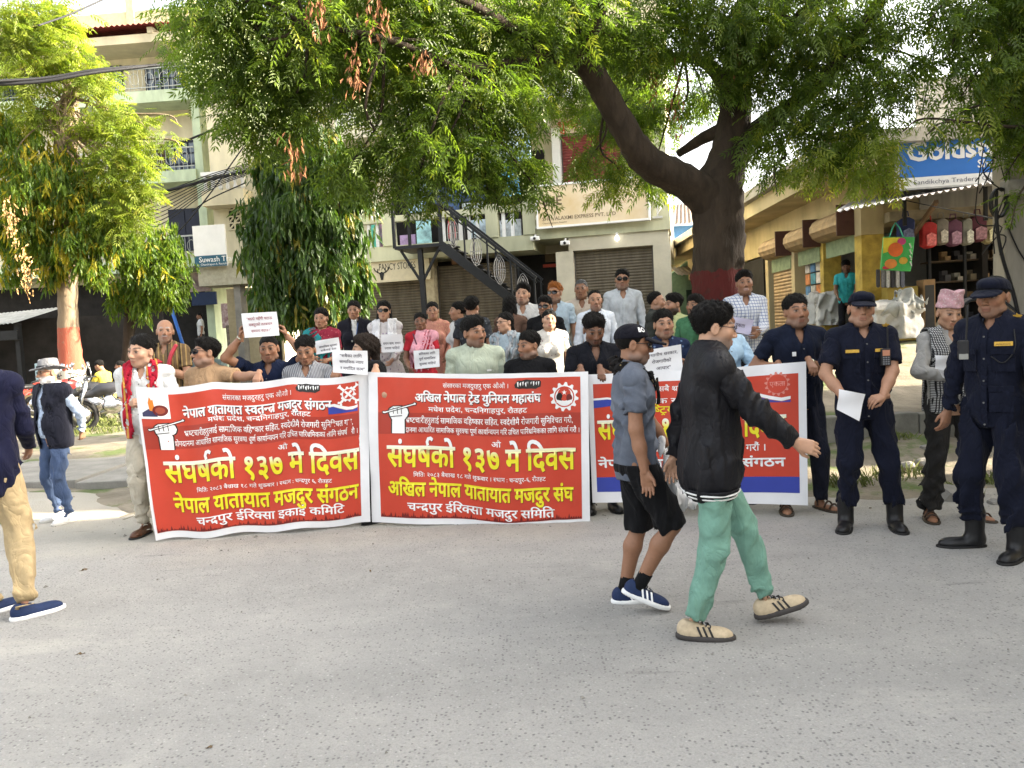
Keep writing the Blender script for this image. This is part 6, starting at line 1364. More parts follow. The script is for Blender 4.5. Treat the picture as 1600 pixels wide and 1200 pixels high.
# ---- ashoka (drooping leaves)
def leaf_t(L=.20, w=.034):
    V, F = [], []
    for i, t in enumerate((0, .25, .5, .75, 1)):
        ww = w * math.sin(math.pi * min(t * .92 + .06, 1)) ** .8; z = .014 * math.sin(t * 9); V += [(L * t, ww / 2, z), (L * t, -ww / 2, -z)]
        if i: F += [(2 * i - 2, 2 * i - 1, 2 * i + 1), (2 * i - 2, 2 * i + 1, 2 * i)]
    return np.array(V), np.array(F)
LEAF = leaf_t(.31, .044)
def ashoka(name, label, base, trunk_spec, blobs, n_yel, m, dens, upper=None, bands=True, bark=M_BARK_L, droop=1.25):
    o = empty(name, base, 0, label, 'tree'); off = np.array(base); mb = MB(); px_limb(mb, trunk_spec, 12, 3); mb.V[0] -= off; tr = mb.build('trunk', bark, o, True)
    bp = blob_points(r, blobs, dens)
    q = np.repeat(bp, 6, 0) + r.normal(0, .045, (len(bp) * 6, 3)); yy = np.where(np.repeat(r.uniform(0, 1, len(bp)) < n_yel, 6), r.uniform(.4, 1, len(q)), 0)
    V, F, C = scatter(q, r, LEAF, droop, (.7, 1.25), yy); tag(link('crown', mesh_np('crown', V - off, F, False, C), m, o), kind='stuff')
    mb = MB(); sp = [tuple(P(x, y, Y)) for (x, y, w, Y) in trunk_spec]; twigs(mb, sp, blobs, r, .03); mb.V = [v - off for v in mb.V]; mb.build('branches', bark, o, True); print(name, len(q)); return o, off, tr
g0 = G(114, 645, .15)
YT = g0.y
o, off, tr = ashoka('ashoka_tree', 'sunlit drooping tree with red and white painted trunk at the left', (g0.x, YT, .12), [(120, 655, 52, YT), (116, 620, 40, YT), (112, 560, 33, YT), (106, 490, 29, YT), (104, 400, 28, YT), (102, 300, 28, YT), (104, 200, 34, YT), (110, 150, 22, YT), (120, 60, 12, YT)], [B(x, y, q, YT + d) for x, y, q, d in ((40, 315, 50, -.6), (100, 305, 56, -.8), (150, 335, 46, -.7), (60, 365, 44, -.6), (120, 375, 44, -.9), (172, 370, 34, -.6), (20, 365, 40, 0), (40, 402, 28, -.2), (85, 408, 28, -.5), (140, 412, 28, -.7), (20, 300, 50, 0), (90, 270, 55, -.6), (160, 300, 40, -.5), (30, 250, 50, -.2), (10, 360, 50, .5), (0, 200, 45, 0), (75, 432, 16, -.4), (20, 425, 20, -.2), (150, 430, 18, -.5))], .26, M_ASH, 24)
tr.data.materials[0] = painted(M_BARK_L, 'banded_trunk', [(P(113, 578, YT).z - .12, P(109, 512, YT).z - .12, (.34, .085, .05)), (-9, P(113, 578, YT).z - .12, (.52, .48, .40))])
up = [B(x, y, q, YT - 1 + d) for x, y, q, d in ((60, 40, 55, 0), (110, 90, 50, .2), (40, 110, 55, 0), (150, 120, 40, .2), (30, 30, 50, .4), (90, 20, 40, .3), (170, 170, 38, 0), (190, 220, 42, 0), (215, 255, 38, -.1), (200, 290, 40, 0), (225, 300, 28, 0), (60, 170, 50, .4), (140, 200, 35, .3), (212, 190, 24, 0), (170, 250, 40, 0), (205, 340, 34, 0), (180, 330, 34, 0), (0, 60, 50, 0), (265, 218, 18, .1), (262, 180, 8, 0))]
pts = blob_points(r, up, 32); V, F, C = scatter(pts, r, sprig_template(5, .34, .12, .034), .35, (.8, 1.3)); tag(link('upper_foliage', mesh_np('upper_foliage', V - off, F, False, C), M_NEEM_Y, o), kind='stuff'); print('left upper', len(pts))
mb = MB(); twigs(mb, [tuple(P(104, 200, YT)), tuple(P(110, 150, YT)), tuple(P(120, 60, YT))], up, r, .05); 
for k in range(14): a = np.array(P(110 + r.normal(0, 14), 175 + r.normal(0, 20), YT - .3)); mb.tube(spline([a, a + np.array((r.normal(0, .3), -.3, .25)), a + np.array((r.normal(0, .5), -.4, -.5)), a + np.array((r.normal(0, .6), -.4, -1.4))], 4), [.03 - .002 * i for i in range(13)], 5)
mb.V = [v - off for v in mb.V]; mb.build('bare_branches', M_BARK_L, o, True)
for (x, y) in ((40, 420), (18, 345)):
    n = 60; c = np.array(P(x, y, YT - 1.9)); q = c + r.normal(0, 1, (n, 3)) * (.08, .08, .28); V, F, C = scatter(q, r, leaf_t(.16, .03), 1.1); tag(link('dead_leaves', mesh_np('dead_leaves', V - off, F), mat('straw_leaf', (.36, .22, .09), .8, .3), o), kind='stuff')
b2 = P(198, 600, 20.5)
ashoka('ashoka_tree', 'darker drooping tree behind the moustached man in brown stripes', (b2.x, 20.5, .15), [(198, 625, 20, 20.5), (200, 560, 17, 20.5), (205, 480, 16, 20.5), (215, 400, 14, 20.5)], [B(x, y, q, 20.2 + d) for x, y, q, d in ((230, 410, 42, 0), (262, 428, 34, -.2), (205, 440, 34, 0), (245, 450, 36, -.3), (272, 462, 22, -.2), (182, 465, 22, 0), (225, 475, 24, -.3), (250, 375, 35, .2), (268, 395, 28, 0), (210, 400, 30, .2))], .05, M_ASH, 20, bark=M_BARK)
b3 = P(487, 600, 13.5)
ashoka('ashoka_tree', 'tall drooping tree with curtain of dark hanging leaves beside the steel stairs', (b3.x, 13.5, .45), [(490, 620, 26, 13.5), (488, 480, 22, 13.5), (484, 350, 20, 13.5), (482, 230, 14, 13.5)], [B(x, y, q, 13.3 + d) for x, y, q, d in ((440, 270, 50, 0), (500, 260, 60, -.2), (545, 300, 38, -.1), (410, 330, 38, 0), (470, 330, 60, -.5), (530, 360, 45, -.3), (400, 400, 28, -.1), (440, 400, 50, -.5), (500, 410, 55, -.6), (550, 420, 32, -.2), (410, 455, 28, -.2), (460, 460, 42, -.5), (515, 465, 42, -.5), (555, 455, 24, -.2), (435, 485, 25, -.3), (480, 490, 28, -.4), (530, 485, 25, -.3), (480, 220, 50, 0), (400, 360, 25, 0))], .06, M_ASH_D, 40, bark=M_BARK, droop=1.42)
# ---------------------------------------------------------------- overhead cables
M_CAB = mat('cable_black', (.012, .012, .013), .6)
def cable(spec, rad, lab, grp='overhead cables'):
    mb = MB(); mb.tube(spline([tuple(P(x, y, Y)) for x, y, Y in spec], 8), rad, 6); tag(mb.build('overhead_cable', M_CAB, None, True), lab, 'cable', grp)
cable([(-60, 134, 15), (60, 128, 15.5), (150, 113, 16), (270, 98, 17), (330, 80, 18)], .034, 'thick black cable bundle crossing the upper left tree')
cable([(-30, 128, 15), (70, 122, 15.6), (160, 108, 16.1), (280, 100, 17)], .03, 'thinner cable running just above the thick bundle at upper left')
cable([(200, 248, 26), (260, 232, 26), (310, 212, 26), (340, 200, 26)], .035, 'cable crossing the open window of the cream building')
cable([(205, 306, 26), (260, 298, 26), (330, 280, 26), (385, 268, 26)], .05, 'heavy cable below the second floor balcony')
cable([(60, 40, 16), (110, 22, 17), (170, -5, 18)], .02, 'thin wire crossing the sky at top left')
for k in range(9):
    y0 = 300 + k * 5; cable([(190 + k * 4, y0 + 18, 26 - .1 * k), (260, y0 - 2 + k, 26 - .1 * k), (330, 272 + k * 3, 26 - .1 * k), (390, 255 + k * 2, 26.1 - .1 * k)], .014, 'wire number %s from the top in the sagging fan left of the hanging tree' % ('one', 'two', 'three', 'four', 'five', 'six', 'seven', 'eight', 'nine')[k])
cable([(300, 330, 25.5), (330, 310, 25.5), (385, 285, 25.5)], .02, 'cable dropping past the barred window to the hanging tree'); cable([(240, 400, 24), (290, 350, 24), (330, 300, 24), (380, 230, 24)], .02, 'steep diagonal cable in front of the barred window')
cable([(1478, 0, 11), (1465, 60, 11), (1440, 180, 11)], .012, 'thin wire dropping beside the right neem'); cable([(1180, 300, 20), (1300, 200, 14), (1420, 120, 11), (1560, 60, 9.6)], .012, 'thin wire rising along the ochre roof to the pole'); cable([(1400, 310, 13), (1470, 325, 12), (1570, 345, 9.6)], .008, 'thin pale wire from the tin awning to the pole')
# ---------------------------------------------------------------- people
M_SKIN = mat('skin', (1, 1, 1), .52, .07, 60, .10, 420, vcol=True, spec=.35)
def banner_geo(TL, TR, BR, BL_, wav):
    TL, TR, BR, BL_ = (np.array(v, float) for v in (TL, TR, BR, BL_))
    nrm = np.cross(TR - TL, BL_ - TL); nrm /= np.linalg.norm(nrm); nrm = nrm if nrm[1] < 0 else -nrm
    def f(u, v, off=0.0):
        u = np.asarray(u, float); v = np.asarray(v, float)
        p = (TL[None] * ((1 - u) * (1 - v))[:, None] + TR[None] * (u * (1 - v))[:, None] + BR[None] * (u * v)[:, None] + BL_[None] * ((1 - u) * v)[:, None])
        w, sag, bag = wav(u, v); p = p + nrm[None] * (w + off)[:, None]; p[:, 2] += sag; p[:, 0] += bag; return p
    return f
def _w1(u, v): return (.016 * np.abs(np.sin(u * 9 + 6 * v)) * (1 - v) ** .5 + .026 * np.sin(u * 17 + 2.4 * v + .6) * (.35 + .65 * v) + .012 * np.sin(u * 31 - 5 * v) * (1 - v) + .018 * np.sin(v * 8 + u * 9) * u * v + .02 * np.exp(-((u - .97 + .08 * v) / .02) ** 2), -.026 * np.abs(np.sin(u * np.pi * 3)) * (1 - v) + .012 * np.sin(u * 21) * v, 0 * u)
def _w2(u, v): return (.016 * np.abs(np.sin(u * 8 - 5 * v + .5)) * (1 - v) ** .5 + .024 * np.sin(u * 13 - 3.5 * v + 2) * (.3 + .7 * v) + .022 * np.exp(-((u - .80 - .22 * (v - .5)) / .04) ** 2) * v - .02 * np.exp(-((u - .62 - .35 * (v - .7)) / .05) ** 2) * v + .010 * np.sin(u * 40) * (1 - v), -.018 * np.sin(u * np.pi) * (1 - v) - .035 * np.exp(-((u - .62) / .18) ** 2) * v, 0 * u)
def _w3(u, v): return (.016 * np.sin(u * 11 + 1.4 * v + 1) + .008 * np.sin(u * 29 + 3 * v) * (1 - v), -.012 * np.sin(u * np.pi) * (1 - v), 0 * u)
BAN = {1: banner_geo(P(212, 604, 6.32), P(575, 582, 6.42), P(579, 817, 6.45), P(244, 845, 6.30), _w1),
       2: banner_geo(P(576, 581, 6.40), P(919, 580, 6.20), P(922, 821, 6.22), P(580, 817, 6.44), _w2),
       3: banner_geo(P(918, 585, 6.30), P(1260, 565, 5.98), P(1262, 789, 6.02), P(926, 785, 6.32), _w3)}
def at(hx, hy, Y, hmin=1.50, hmax=1.84, h=None):
    """head centre pixel at distance Y -> x, y, z, height"""
    p = P(hx, hy, Y); t = terrain(p.x, Y); hh_ = h or min(max((p.z - t) / 1.60 * 1.72, hmin), hmax)
    return dict(x=p.x, y=Y, z=p.z - 1.60 * hh_ / 1.72, height=hh_)
def H(px, py, Y, dy=.06): p = P(px, py, Y); return (p.x, p.y + dy, p.z)
OVER = dict(pose='over', hint=(.45, .25, -1.4), wdir=(0, -.8, -.55), wpalm=(0, .55, -.85))
def over(px, py, Y): return dict(world=H(px, py - 4, Y, .085), **OVER)
LOW = {'L': dict(wrist=(.25, -.03, .84)), 'R': dict(wrist=(.25, -.03, .84))}
C_NAVY = cloth('navy', (.007, .009, .020)); C_BLACK = cloth('black', (.007, .007, .008)); C_WHITE = cloth('white', (.56, .56, .55)); C_KHAKI = cloth('khaki', (.42, .32, .18)); C_POL = cloth('police_navy', (.0065, .008, .017)); C_DK = cloth('dark_trousers', (.012, .012, .015)); C_JEAN = cloth('jeans', (.05, .075, .14))
def front_y(c, x, z, infl=None):
    g = Grid((x, -.36, z), (x, .05, z), .004); D = torso(g, c['up'], c['bw'], c['belly'], c['female'], c['infl'] if infl is None else infl)[0, :, 0]; i = int(np.argmax(D < 0)); return -.36 + .004 * i
def badge(name, m, x, z, w, h, t=.006, sub=None, off=.004, rx=0):
    def fn(c):
        y0 = front_y(c, x, z) - off; y1 = front_y(c, x + w / 2, z) - off; y2 = front_y(c, x - w / 2, z) - off; s = c['s']; mb = MB()
        V = [(x - w / 2, y2, z - h / 2), (x + w / 2, y1, z - h / 2), (x + w / 2, y1, z + h / 2), (x - w / 2, y2, z + h / 2)]
        V = np.array(V + [(a, b + t, d) for a, b, d in V]); V[:4, 1] -= t; mb.add(V * s, [(0, 1, 2, 3), (7, 6, 5, 4), (4, 5, 1, 0), (5, 6, 2, 1), (6, 7, 3, 2), (7, 4, 0, 3)]); o = mb.build(name, m, c['root'], bevel=.0015)
        if sub: 
            v, f, wd = text2d(sub, .0); k = w * .78 / wd; xx = x - w * .39 + v[:, 0] * k; link('badge_text', mesh_np('badge_text', np.stack([xx, y2 + (y1 - y2) * (xx - x + w / 2) / w - t - .0012, z - h * .22 + v[:, 1] * min(k, h * .7)], 1) * s, f), mat('badge_ink', (.03, .02, .01), .6), o)
    return fn
def buttons(x, zs, m, r=.007):
    def fn(c):
        for z in zs:
            y = front_y(c, x, z) - .004; mb = MB(); mb.tube([np.array((x, y - .004, z)) * c['s'], np.array((x, y + .01, z)) * c['s']], r * c['s'], 8); mb.build('button', m, c['root'])
    return fn
def strap_line(name, m, pts, r=.012):
    def fn(c):
        mb = MB(); P_ = [np.array((x, (front_y(c, x, z) - .006) if f else back, z)) * c['s'] for (x, z, f, back) in pts]; mb.tube(spline(P_, 5), r * c['s'], 6); mb.build(name, m, c['root'], True)
    return fn
def wrist_band(side, m, name='watch', w=.014, R_=.031):
    def fn(c):
        E, Wp, d, n, pose = c['arm'][side]; u = (Wp - E) / np.linalg.norm(Wp - E); b = Wp - u * .02; mb = MB(); mb.tube([(b - u * w) * c['s'], (b + u * w) * c['s']], R_ * c['s'], 14); mb.build(name, m, c['root'], True)
    return fn
M_GOLD = mat('gold_thread', (.55, .33, .05), .45, .2, 60); M_STEEL = mat('watch_steel', (.4, .38, .3), .25, .1, metal=.9)
def radio(c):
    x, z = .115, 1.26; y = front_y(c, x, z) - .03; s = c['s']; mb = MB(); mb.box((x - .032, y - .02, z - .065), (x + .032, y + .02, z + .055)); mb.V = [v * s for v in mb.V]; o = mb.build('radio_handset', mat('radio_black', (.015, .015, .017), .5), c['root'], bevel=.006)
    mb = MB(); mb.box((x - .024, y - .0235, z + .005), (x + .024, y - .0205, z + .045)); mb.V = [v * s for v in mb.V]; mb.build('screen', mat('radio_screen', (.45, .20, .12), .4), o)
    mb = MB(); [mb.box((x - .022 + i * .016, y - .0235, z - .012 - j * .015), (x - .011 + i * .016, y - .0205, z - .003 - j * .015)) for i in range(3) for j in range(4)]; mb.V = [v * s for v in mb.V]; mb.build('keypad', mat('radio_keys', (.16, .16, .17), .5), o)
    mb = MB(); mb.tube([np.array((x + .018, y, z + .05)) * s, np.array((x + .018, y, z + .20)) * s], .006 * s, 6); mb.build('antenna', M_BLACK, o)
def star(x, z, y, m=M_GOLD, r=.03):
    def fn(c):
        s = c['s']; k = 10; pts = [((r if i % 2 == 0 else r * .42) * math.sin(i * math.pi / 5), (r if i % 2 == 0 else r * .42) * math.cos(i * math.pi / 5)) for i in range(k)]; mb = MB(); g = c['up']((x, y, z)); V = [g + np.array((a * .9, -.75 * b * .7, .0 + b * .55 - abs(a) * .1)) for a, b in pts]; V += [v + np.array((0, -.004, .006)) for v in V]; mb.add(np.array(V) * s, [tuple(range(k)), tuple(range(2 * k - 1, k - 1, -1))] + [((i + 1) % k, i, i + k, (i + 1) % k + k) for i in range(k)]); mb.build('shoulder_star', m, c['root'])
    return fn

# --- two men walking past
person('man walking right in black zip jacket, mint green trousers and beige sneakers', **at(1103, 514, 3.85), rot=88, skin='light', q=0, seed=21, build=1.05,
    head=dict(hair='full', goatee=.9, stubble=.5, glasses='clear', yaw=4, pitch=4, beard=.3, roll=0), top=dict(name='jacket', mat=mat('shell_jacket', (.0075, .0075, .010), .60, .2, 12, .10, 120, spec=.22, crease=.3), neck='collar', vdepth=.05, sleeve='long', infl=.036, sw=1.22, hem=.72, fold=.011, cuff=.02, placket=False, flare=.02),
    bottom=dict(mat=cloth('mint_jogger', (.15, .285, .225)), width=1.06, ankle=.062, fold=.0065, cut=.02, top=.88), shoes='sneaker:beige', lean=(0, -.05),
    arms={'R': dict(wrist=(.20, -.43, .965), pose='relax', hint=(.3, .6, -.9), dir=(.05, -.95, -.35), palm=(-1, .0, -.2)), 'L': dict(wrist=(.25, .16, .85))},
    legs={'abs': 1, 'R': (-.09, .14, .09), 'L': (.09, -.30, .10), 'Rfoot': 3, 'Lfoot': -14, 'Rtoe': -6, 'Ltoe': 4},
    extra=[overlay('hem_stripe', mat('white_stripe', (.72, .72, .70), .7), lambda g, c: np.minimum(np.abs(g.Z - .768 - .02 * g.X) - .0050, np.abs(g.Z - .745 - .02 * g.X) - .0050) + 0 * g.Y, .074, .72, .80, .0, h=.005),
           overlay('waist_band', mat('shell_jacket', (.0075, .0075, .009)), lambda g, c: np.abs(g.Z - .752) - .038 + 0 * g.X + 0 * g.Y, .066, .70, .82, .003)])
person('man walking right in dark cap, faded grey tee, black shorts and scarf', **at(987, 539, 4.25), rot=86, skin='tan', q=0, seed=22,
    head=dict(hair='buzz', cap='cap', cap_mat=cloth('cap_navy', (.006, .006, .010)), cap_text='BO', cap_text_x=-1.0, glasses='sun', stubble=.5, mous=.4, yaw=2, goatee=.3, pitch=2), top=dict(mat=mat('faded_tee', (.085, .10, .135), .9, .35, 5, .15, 200, col2=(.14, .16, .20)), neck='crew', fold=.009, infl=.014, hem=.79, slen=.70, sw=1.05),
    bottom=dict(type='shorts', mat=C_BLACK, width=1.16, len=.03, fold=.006, top=.90), shoes='sneaker:navy',
    arms={'R': dict(wrist=(.235, -.03, .80), pose='relax', palm=(1, .3, 0)), 'L': dict(wrist=(.22, -.24, .90), pose='hold', palm=(-1, 0, 0))},
    legs={'abs': 1, 'L': (.085, .10, .085), 'R': (-.085, .02, .17), 'Rfoot': 22, 'Lfoot': 0, 'Ltoe': 4, 'Rtoe': -4},
    extra=[neck_ring('scarf', pattern('paisley_scarf', (.010, .009, .009), (.20, .15, .08), 'dots', .03, .16), .085, .044, -.02, .012, .05), wrist_band(1, M_STEEL, 'bracelet', .006, .029),
           overlay('scarf_end', pattern('paisley_scarf', (.010, .009, .009), (.20, .15, .08), 'dots', .03, .16), lambda g, c: np.maximum(np.maximum(np.abs(g.X + .02) - .085 - .2 * (1.45 - g.Z) * 0, g.Y + .02), np.abs(g.Z - 1.34) - .10), .045, 1.2, 1.5, .012, .05)])
def socks(c):
    for sd in (1, -1):
        K, A, ft, toe = c['leg'][sd]; u = (K - A) / np.linalg.norm(K - A); mb = MB(); mb.tube([(A - u * .02) * c['s'], (A + u * .03) * c['s'], (A + u * .085) * c['s']], [.043 * c['s'], .041 * c['s'], .042 * c['s']], 14); mb.build('sock', C_BLACK, c['root'], True)
socks(dict(root=[o for o in bpy.data.objects if o.get('label', '').startswith('man walking right in dark cap')][0], s=at(987, 539, 4.25)['height'] / 1.72, leg={1: (ik(np.array((.088, 0, .9)), np.array((.085, .10, .085)), .415, .415, np.array((.12, -1, 0)))[0], np.array((.085, .10, .085)), 0, 0), -1: (ik(np.array((-.088, 0, .9)), np.array((-.085, .02, .17)), .415, .415, np.array((-.12, -1, 0)))[0], np.array((-.085, .02, .17)), 0, 0)}))
# --- left edge
person('man cut by the left edge in navy sweater and khaki trousers seen from behind', x=P(-16, 800, 4.62).x, y=4.62, z=0, rot=192, height=1.74, skin='mid', q=1, seed=23, head=dict(hair='short'), top=dict(name='sweater', mat=cloth('sweater_navy', (.009, .010, .028)), neck='crew', sleeve='long', infl=.028, hem=.74, fold=.006), bottom=dict(mat=C_KHAKI, width=1.12, ankle=.075, fold=.010), shoes='sneaker:navy',
    arms={'L': dict(wrist=(.10, -.30, 1.05)), 'R': dict(wrist=(.14, -.28, 1.0))}, legs={'L': (.10, -.10, .085), 'R': (.16, .05, .085), 'Ltoe': -40, 'Rtoe': -55})
person('old man with white beard in grey brimmed hat, navy vest and jeans', **at(77, 583, 7.35), rot=-28, skin='mid', q=1, seed=24, belly=.02, head=dict(hair='buzz', hair_col=(.5, .5, .5), beard=1.0, mous=1, beard_col=(.62, .60, .58), cap='fedora', cap_mat=cloth('hat_grey', (.20, .20, .21)), glasses='clear', yaw=-12), top=dict(mat=pattern('blue_stripe_shirt', (.42, .50, .62), (.25, .32, .48), 'stripe_x', .016, .3), neck='collar', sleeve='long', hem=.92, fold=.008), bottom=dict(mat=C_JEAN, width=1.05, fold=.012), shoes='sneaker:white',
    arms={'L': dict(wrist=(.16, .20, .95), hint=(1, .2, 0)), 'R': dict(wrist=(.16, .20, .95), hint=(1, .2, 0))}, legs={'L': (.15, -.02, .085), 'R': (.08, .03, .085)}, extra=[overlay('vest', cloth('vest_navy', (.014, .015, .024)), lambda g, c: np.maximum(.035 + .05 * np.clip(1.45 - g.Z, 0, 1) - np.maximum(np.abs(g.X), (g.Y + .02) * 3), .80 - g.Z), .048, .78, 1.50, .003)])
# --- men at the banners
person('stocky man in white shirt with red and gold scarf holding the left banner edge', **at(222, 549, 6.62), rot=4, skin='light', q=1, seed=25, build=1.1, belly=.035, head=dict(hair='short', yaw=-22, fat=.008, size=1.12, stubble=.15), top=dict(mat=C_WHITE, neck='collar', sleeve='short', hem=.80, fold=.008, infl=.016), bottom=dict(mat=cloth('stone_chino', (.46, .42, .34)), width=1.1, fold=.011, ankle=.07), shoes='shoe:brown', arms={'R': dict(world=H(203, 632, 6.42, .04), pose='grip', wdir=(.5, -.7, .2), wpalm=(.7, .5, 0)), 'L': dict(wrist=(.20, -.22, .98))}, legs={'L': (.14, 0, .085), 'R': (.10, .0, .085)},
    extra=[overlay('scarf', pattern('red_scarf', (.34, .012, .03), (.50, .26, .06), 'stripe_x', .10, .16), lambda g, c: np.maximum(np.maximum(np.abs(np.abs(g.X) - .105) - .046, g.Y - .05), np.maximum(.86 + .32 * (g.X > 0) - g.Z, 0 * g.Z - 1)), .046, .84, 1.53, .006)])
FR = dict(hides=True, shoes='shoe:black')
person('man in tan tee shirt and sunglasses looking left behind the first banner', **at(322, 552, 6.85), rot=-18, skin='mid', q=1, seed=26, head=dict(hair='full', glasses='sun', yaw=-30, size=1.08, pitch=-4, goatee=.3), top=dict(mat=cloth('tan_tee', (.36, .23, .13)), neck='crew', fold=.007, infl=.014), arms={'L': over(400, 590, 6.38), 'R': dict(wrist=(.25, -.03, .84))}, build=1.08, **FR)
person('man in navy shirt raising a white paper above his head', **at(421, 545, 6.95), rot=-5, skin='tan', q=1, seed=27, head=dict(hair='buzz', yaw=14, pitch=8, size=1.05, stubble=.2), top=dict(mat=cloth('navy_shirt', (.008, .013, .034)), neck='collar', fold=.008), arms={'R': dict(world=H(377, 526, 6.80, .0), pose='hold', wdir=(.2, -.1, .95), wpalm=(.9, -.3, 0), hint=(1, -.3, -.6)), 'L': dict(world=H(448, 524, 6.80, .0), pose='hold', wdir=(-.3, -.1, .95), wpalm=(-.9, -.3, 0), hint=(1, -.3, -.6))}, extra=[wrist_band(-1, M_STEEL, 'bracelet', .007, .031)], **FR)
person('young man in grey pinstriped shirt looking down behind the first banner', **at(478, 548, 6.70), rot=2, skin='tan', q=1, seed=28, head=dict(hair='short', pitch=14, yaw=-2, size=1.06, stubble=.1), top=dict(mat=pattern('pin_shirt', (.13, .135, .15), (.36, .36, .37), 'stripe_x', .014, .35), neck='collar', fold=.007), arms={'L': over(521, 584, 6.40), 'R': dict(wrist=(.25, -.03, .84))}, **FR)
person('long haired man in profile with black jacket over blue shirt', **at(571, 546, 6.70), rot=-58, skin='light', q=1, seed=29, head=dict(hair='mid', hair_col=(.022, .014, .010), yaw=-22, size=1.05, beard=.55, mous=.5), top=dict(mat=cloth('denim_shirt', (.025, .045, .11)), neck='collar', fold=.008), arms={'L': over(584, 581, 6.38), 'R': dict(wrist=(.22, -.05, .90))}, extra=[overlay('jacket', C_BLACK, lambda g, c: np.maximum(.05 - np.maximum(np.abs(g.X), (g.Y + .02) * 3), .8 - g.Z), .044, .78, 1.5)], **FR)
person('broad man in pale sage sweatshirt looking right behind the second banner', **at(741, 520, 6.75), rot=8, skin='tan', q=1, seed=30, build=1.14, head=dict(hair='full', yaw=24, mous=.75, size=1.10, stubble=.4), top=dict(name='sweatshirt', mat=cloth('sage_sweat', (.34, .38, .30)), neck='crew', sleeve='long', infl=.018, fold=.007), arms=LOW, extra=[badge('logo', mat('tiny_logo', (.6, .6, .58)), .10, 1.27, .04, .014, .002)], **FR)
person('man in black tee shirt looking left behind the second banner', **at(826, 540, 6.62), rot=-12, skin='tan', q=1, seed=31, build=1.08, head=dict(hair='short', yaw=-40, pitch=8, stubble=.5, mous=.5, goatee=.5, size=1.07), top=dict(mat=C_BLACK, neck='crew', infl=.014), arms=LOW, extra=[badge('red_tag', mat('red_tag', (.5, .05, .04)), .11, 1.10, .05, .06, .002)], **FR)
person('man in black polo looking down and gripping the banner with both hands', **at(928, 516, 6.60), rot=2, skin='dark', q=1, seed=32, build=1.10, head=dict(hair='full', pitch=22, mous=.6, stubble=.5, goatee=.6, size=1.10), top=dict(mat=cloth('polo_black', (.007, .0075, .011)), neck='collar', vdepth=.13, infl=.014), arms={'R': over(909, 582, 6.24), 'L': over(940, 582, 6.24)}, **FR)
person('moustached man in navy printed shirt holding a lettered placard', **at(1037, 507, 6.85), rot=-3, skin='mid', q=1, seed=33, head=dict(hair='short', mous=.8, size=1.05, stubble=.3, fat=.004), top=dict(mat=pattern('leaf_print', (.012, .02, .05), (.10, .15, .25), 'dots', .05, .20), neck='collar', vdepth=.08), arms={'L': dict(world=H(1072, 572, 6.55, .03), pose='hold', wdir=(-.3, -.3, .5), wpalm=(-.8, -.5, 0)), 'R': dict(wrist=(.14, -.3, 1.15), pose='hold')}, **FR)
person('man in light blue shirt turned away behind the man in black jacket', **at(1128, 500, 6.65), rot=20, skin='tan', q=1, seed=34, head=dict(hair='full', yaw=130 - 20, size=1.08), top=dict(mat=cloth('sky_shirt', (.40, .56, .70)), neck='collar', sleeve='long', fold=.009), arms={'L': dict(wrist=(.03, -.27, 1.17), mirror=True, pose='fist', hint=(1, .2, -.6)), 'R': dict(wrist=(.1, -.25, 1.05))}, **FR)
person('man in navy polo with small white logo holding the right banner corner', **at(1243, 487, 6.25), rot=4, skin='tan', q=1, seed=35, build=1.12, belly=.02, head=dict(hair='short', fat=.006, yaw=-3, mous=.45, stubble=.4, size=1.08), top=dict(mat=cloth('polo_navy', (.007, .010, .022)), neck='collar', vdepth=.12, infl=.014, fold=.007, hem=.84), bottom=dict(mat=cloth('dark_jean', (.016, .018, .030)), width=1.08), shoes='sandal:tan', arms={'R': over(1224, 576, 6.05), 'L': over(1272, 570, 5.98)}, legs={'L': (.17, 0, .085), 'R': (.13, 0, .085), 'Ltoe': 18, 'Rtoe': -18}, extra=[wrist_band(1, M_STEEL), badge('logo', mat('white_logo', (.7, .7, .7), .6), -.075, 1.27, .030, .034, .002)])
# --- police and elder
def pocket(c):
    for x in (-.10, .10):
        badge('pocket', C_POL, x, 1.20, .105, .11, .004, off=.004)(c); badge('pocket_flap', C_POL, x, 1.268, .112, .032, .006, off=.006)(c)
person('policeman in dark navy uniform and cap facing forward holding a white paper', **at(1345, 483, 5.62), rot=-8, skin='mid', q=0, seed=36, build=1.06, head=dict(hair='buzz', cap='police', cap_mat=C_POL, yaw=-8, stubble=.2, size=1.05), top=dict(name='uniform_shirt', mat=C_POL, neck='collar', vdepth=.07, infl=.018, fold=.008, hem=.82, slen=.78, sw=1.08), bottom=dict(mat=C_POL, width=1.14, ankle=.078, cut=.10, fold=.010), shoes='boot:black', arms={'R': dict(wrist=(.185, -.24, .98), pose='hold', dir=(-.5, -.5, -.4), palm=(-.6, .3, -.5), hint=(1, .5, -.3)), 'L': dict(wrist=(.05, -.27, .99), pose='hold', dir=(-.75, -.5, -.1), palm=(-.3, .4, -.8), hint=(1, .5, -.3))}, legs={'L': (.20, -.02, .085), 'R': (.14, .0, .085), 'Ltoe': -4, 'Rtoe': -22},
    extra=[pocket, badge('name_tag', M_GOLD, -.10, 1.305, .085, .022, .003, None, .012), badge('rank_tag', M_GOLD, .075, 1.305, .05, .022, .003, None, .012), radio, star(.15, 1.475, -.045)])
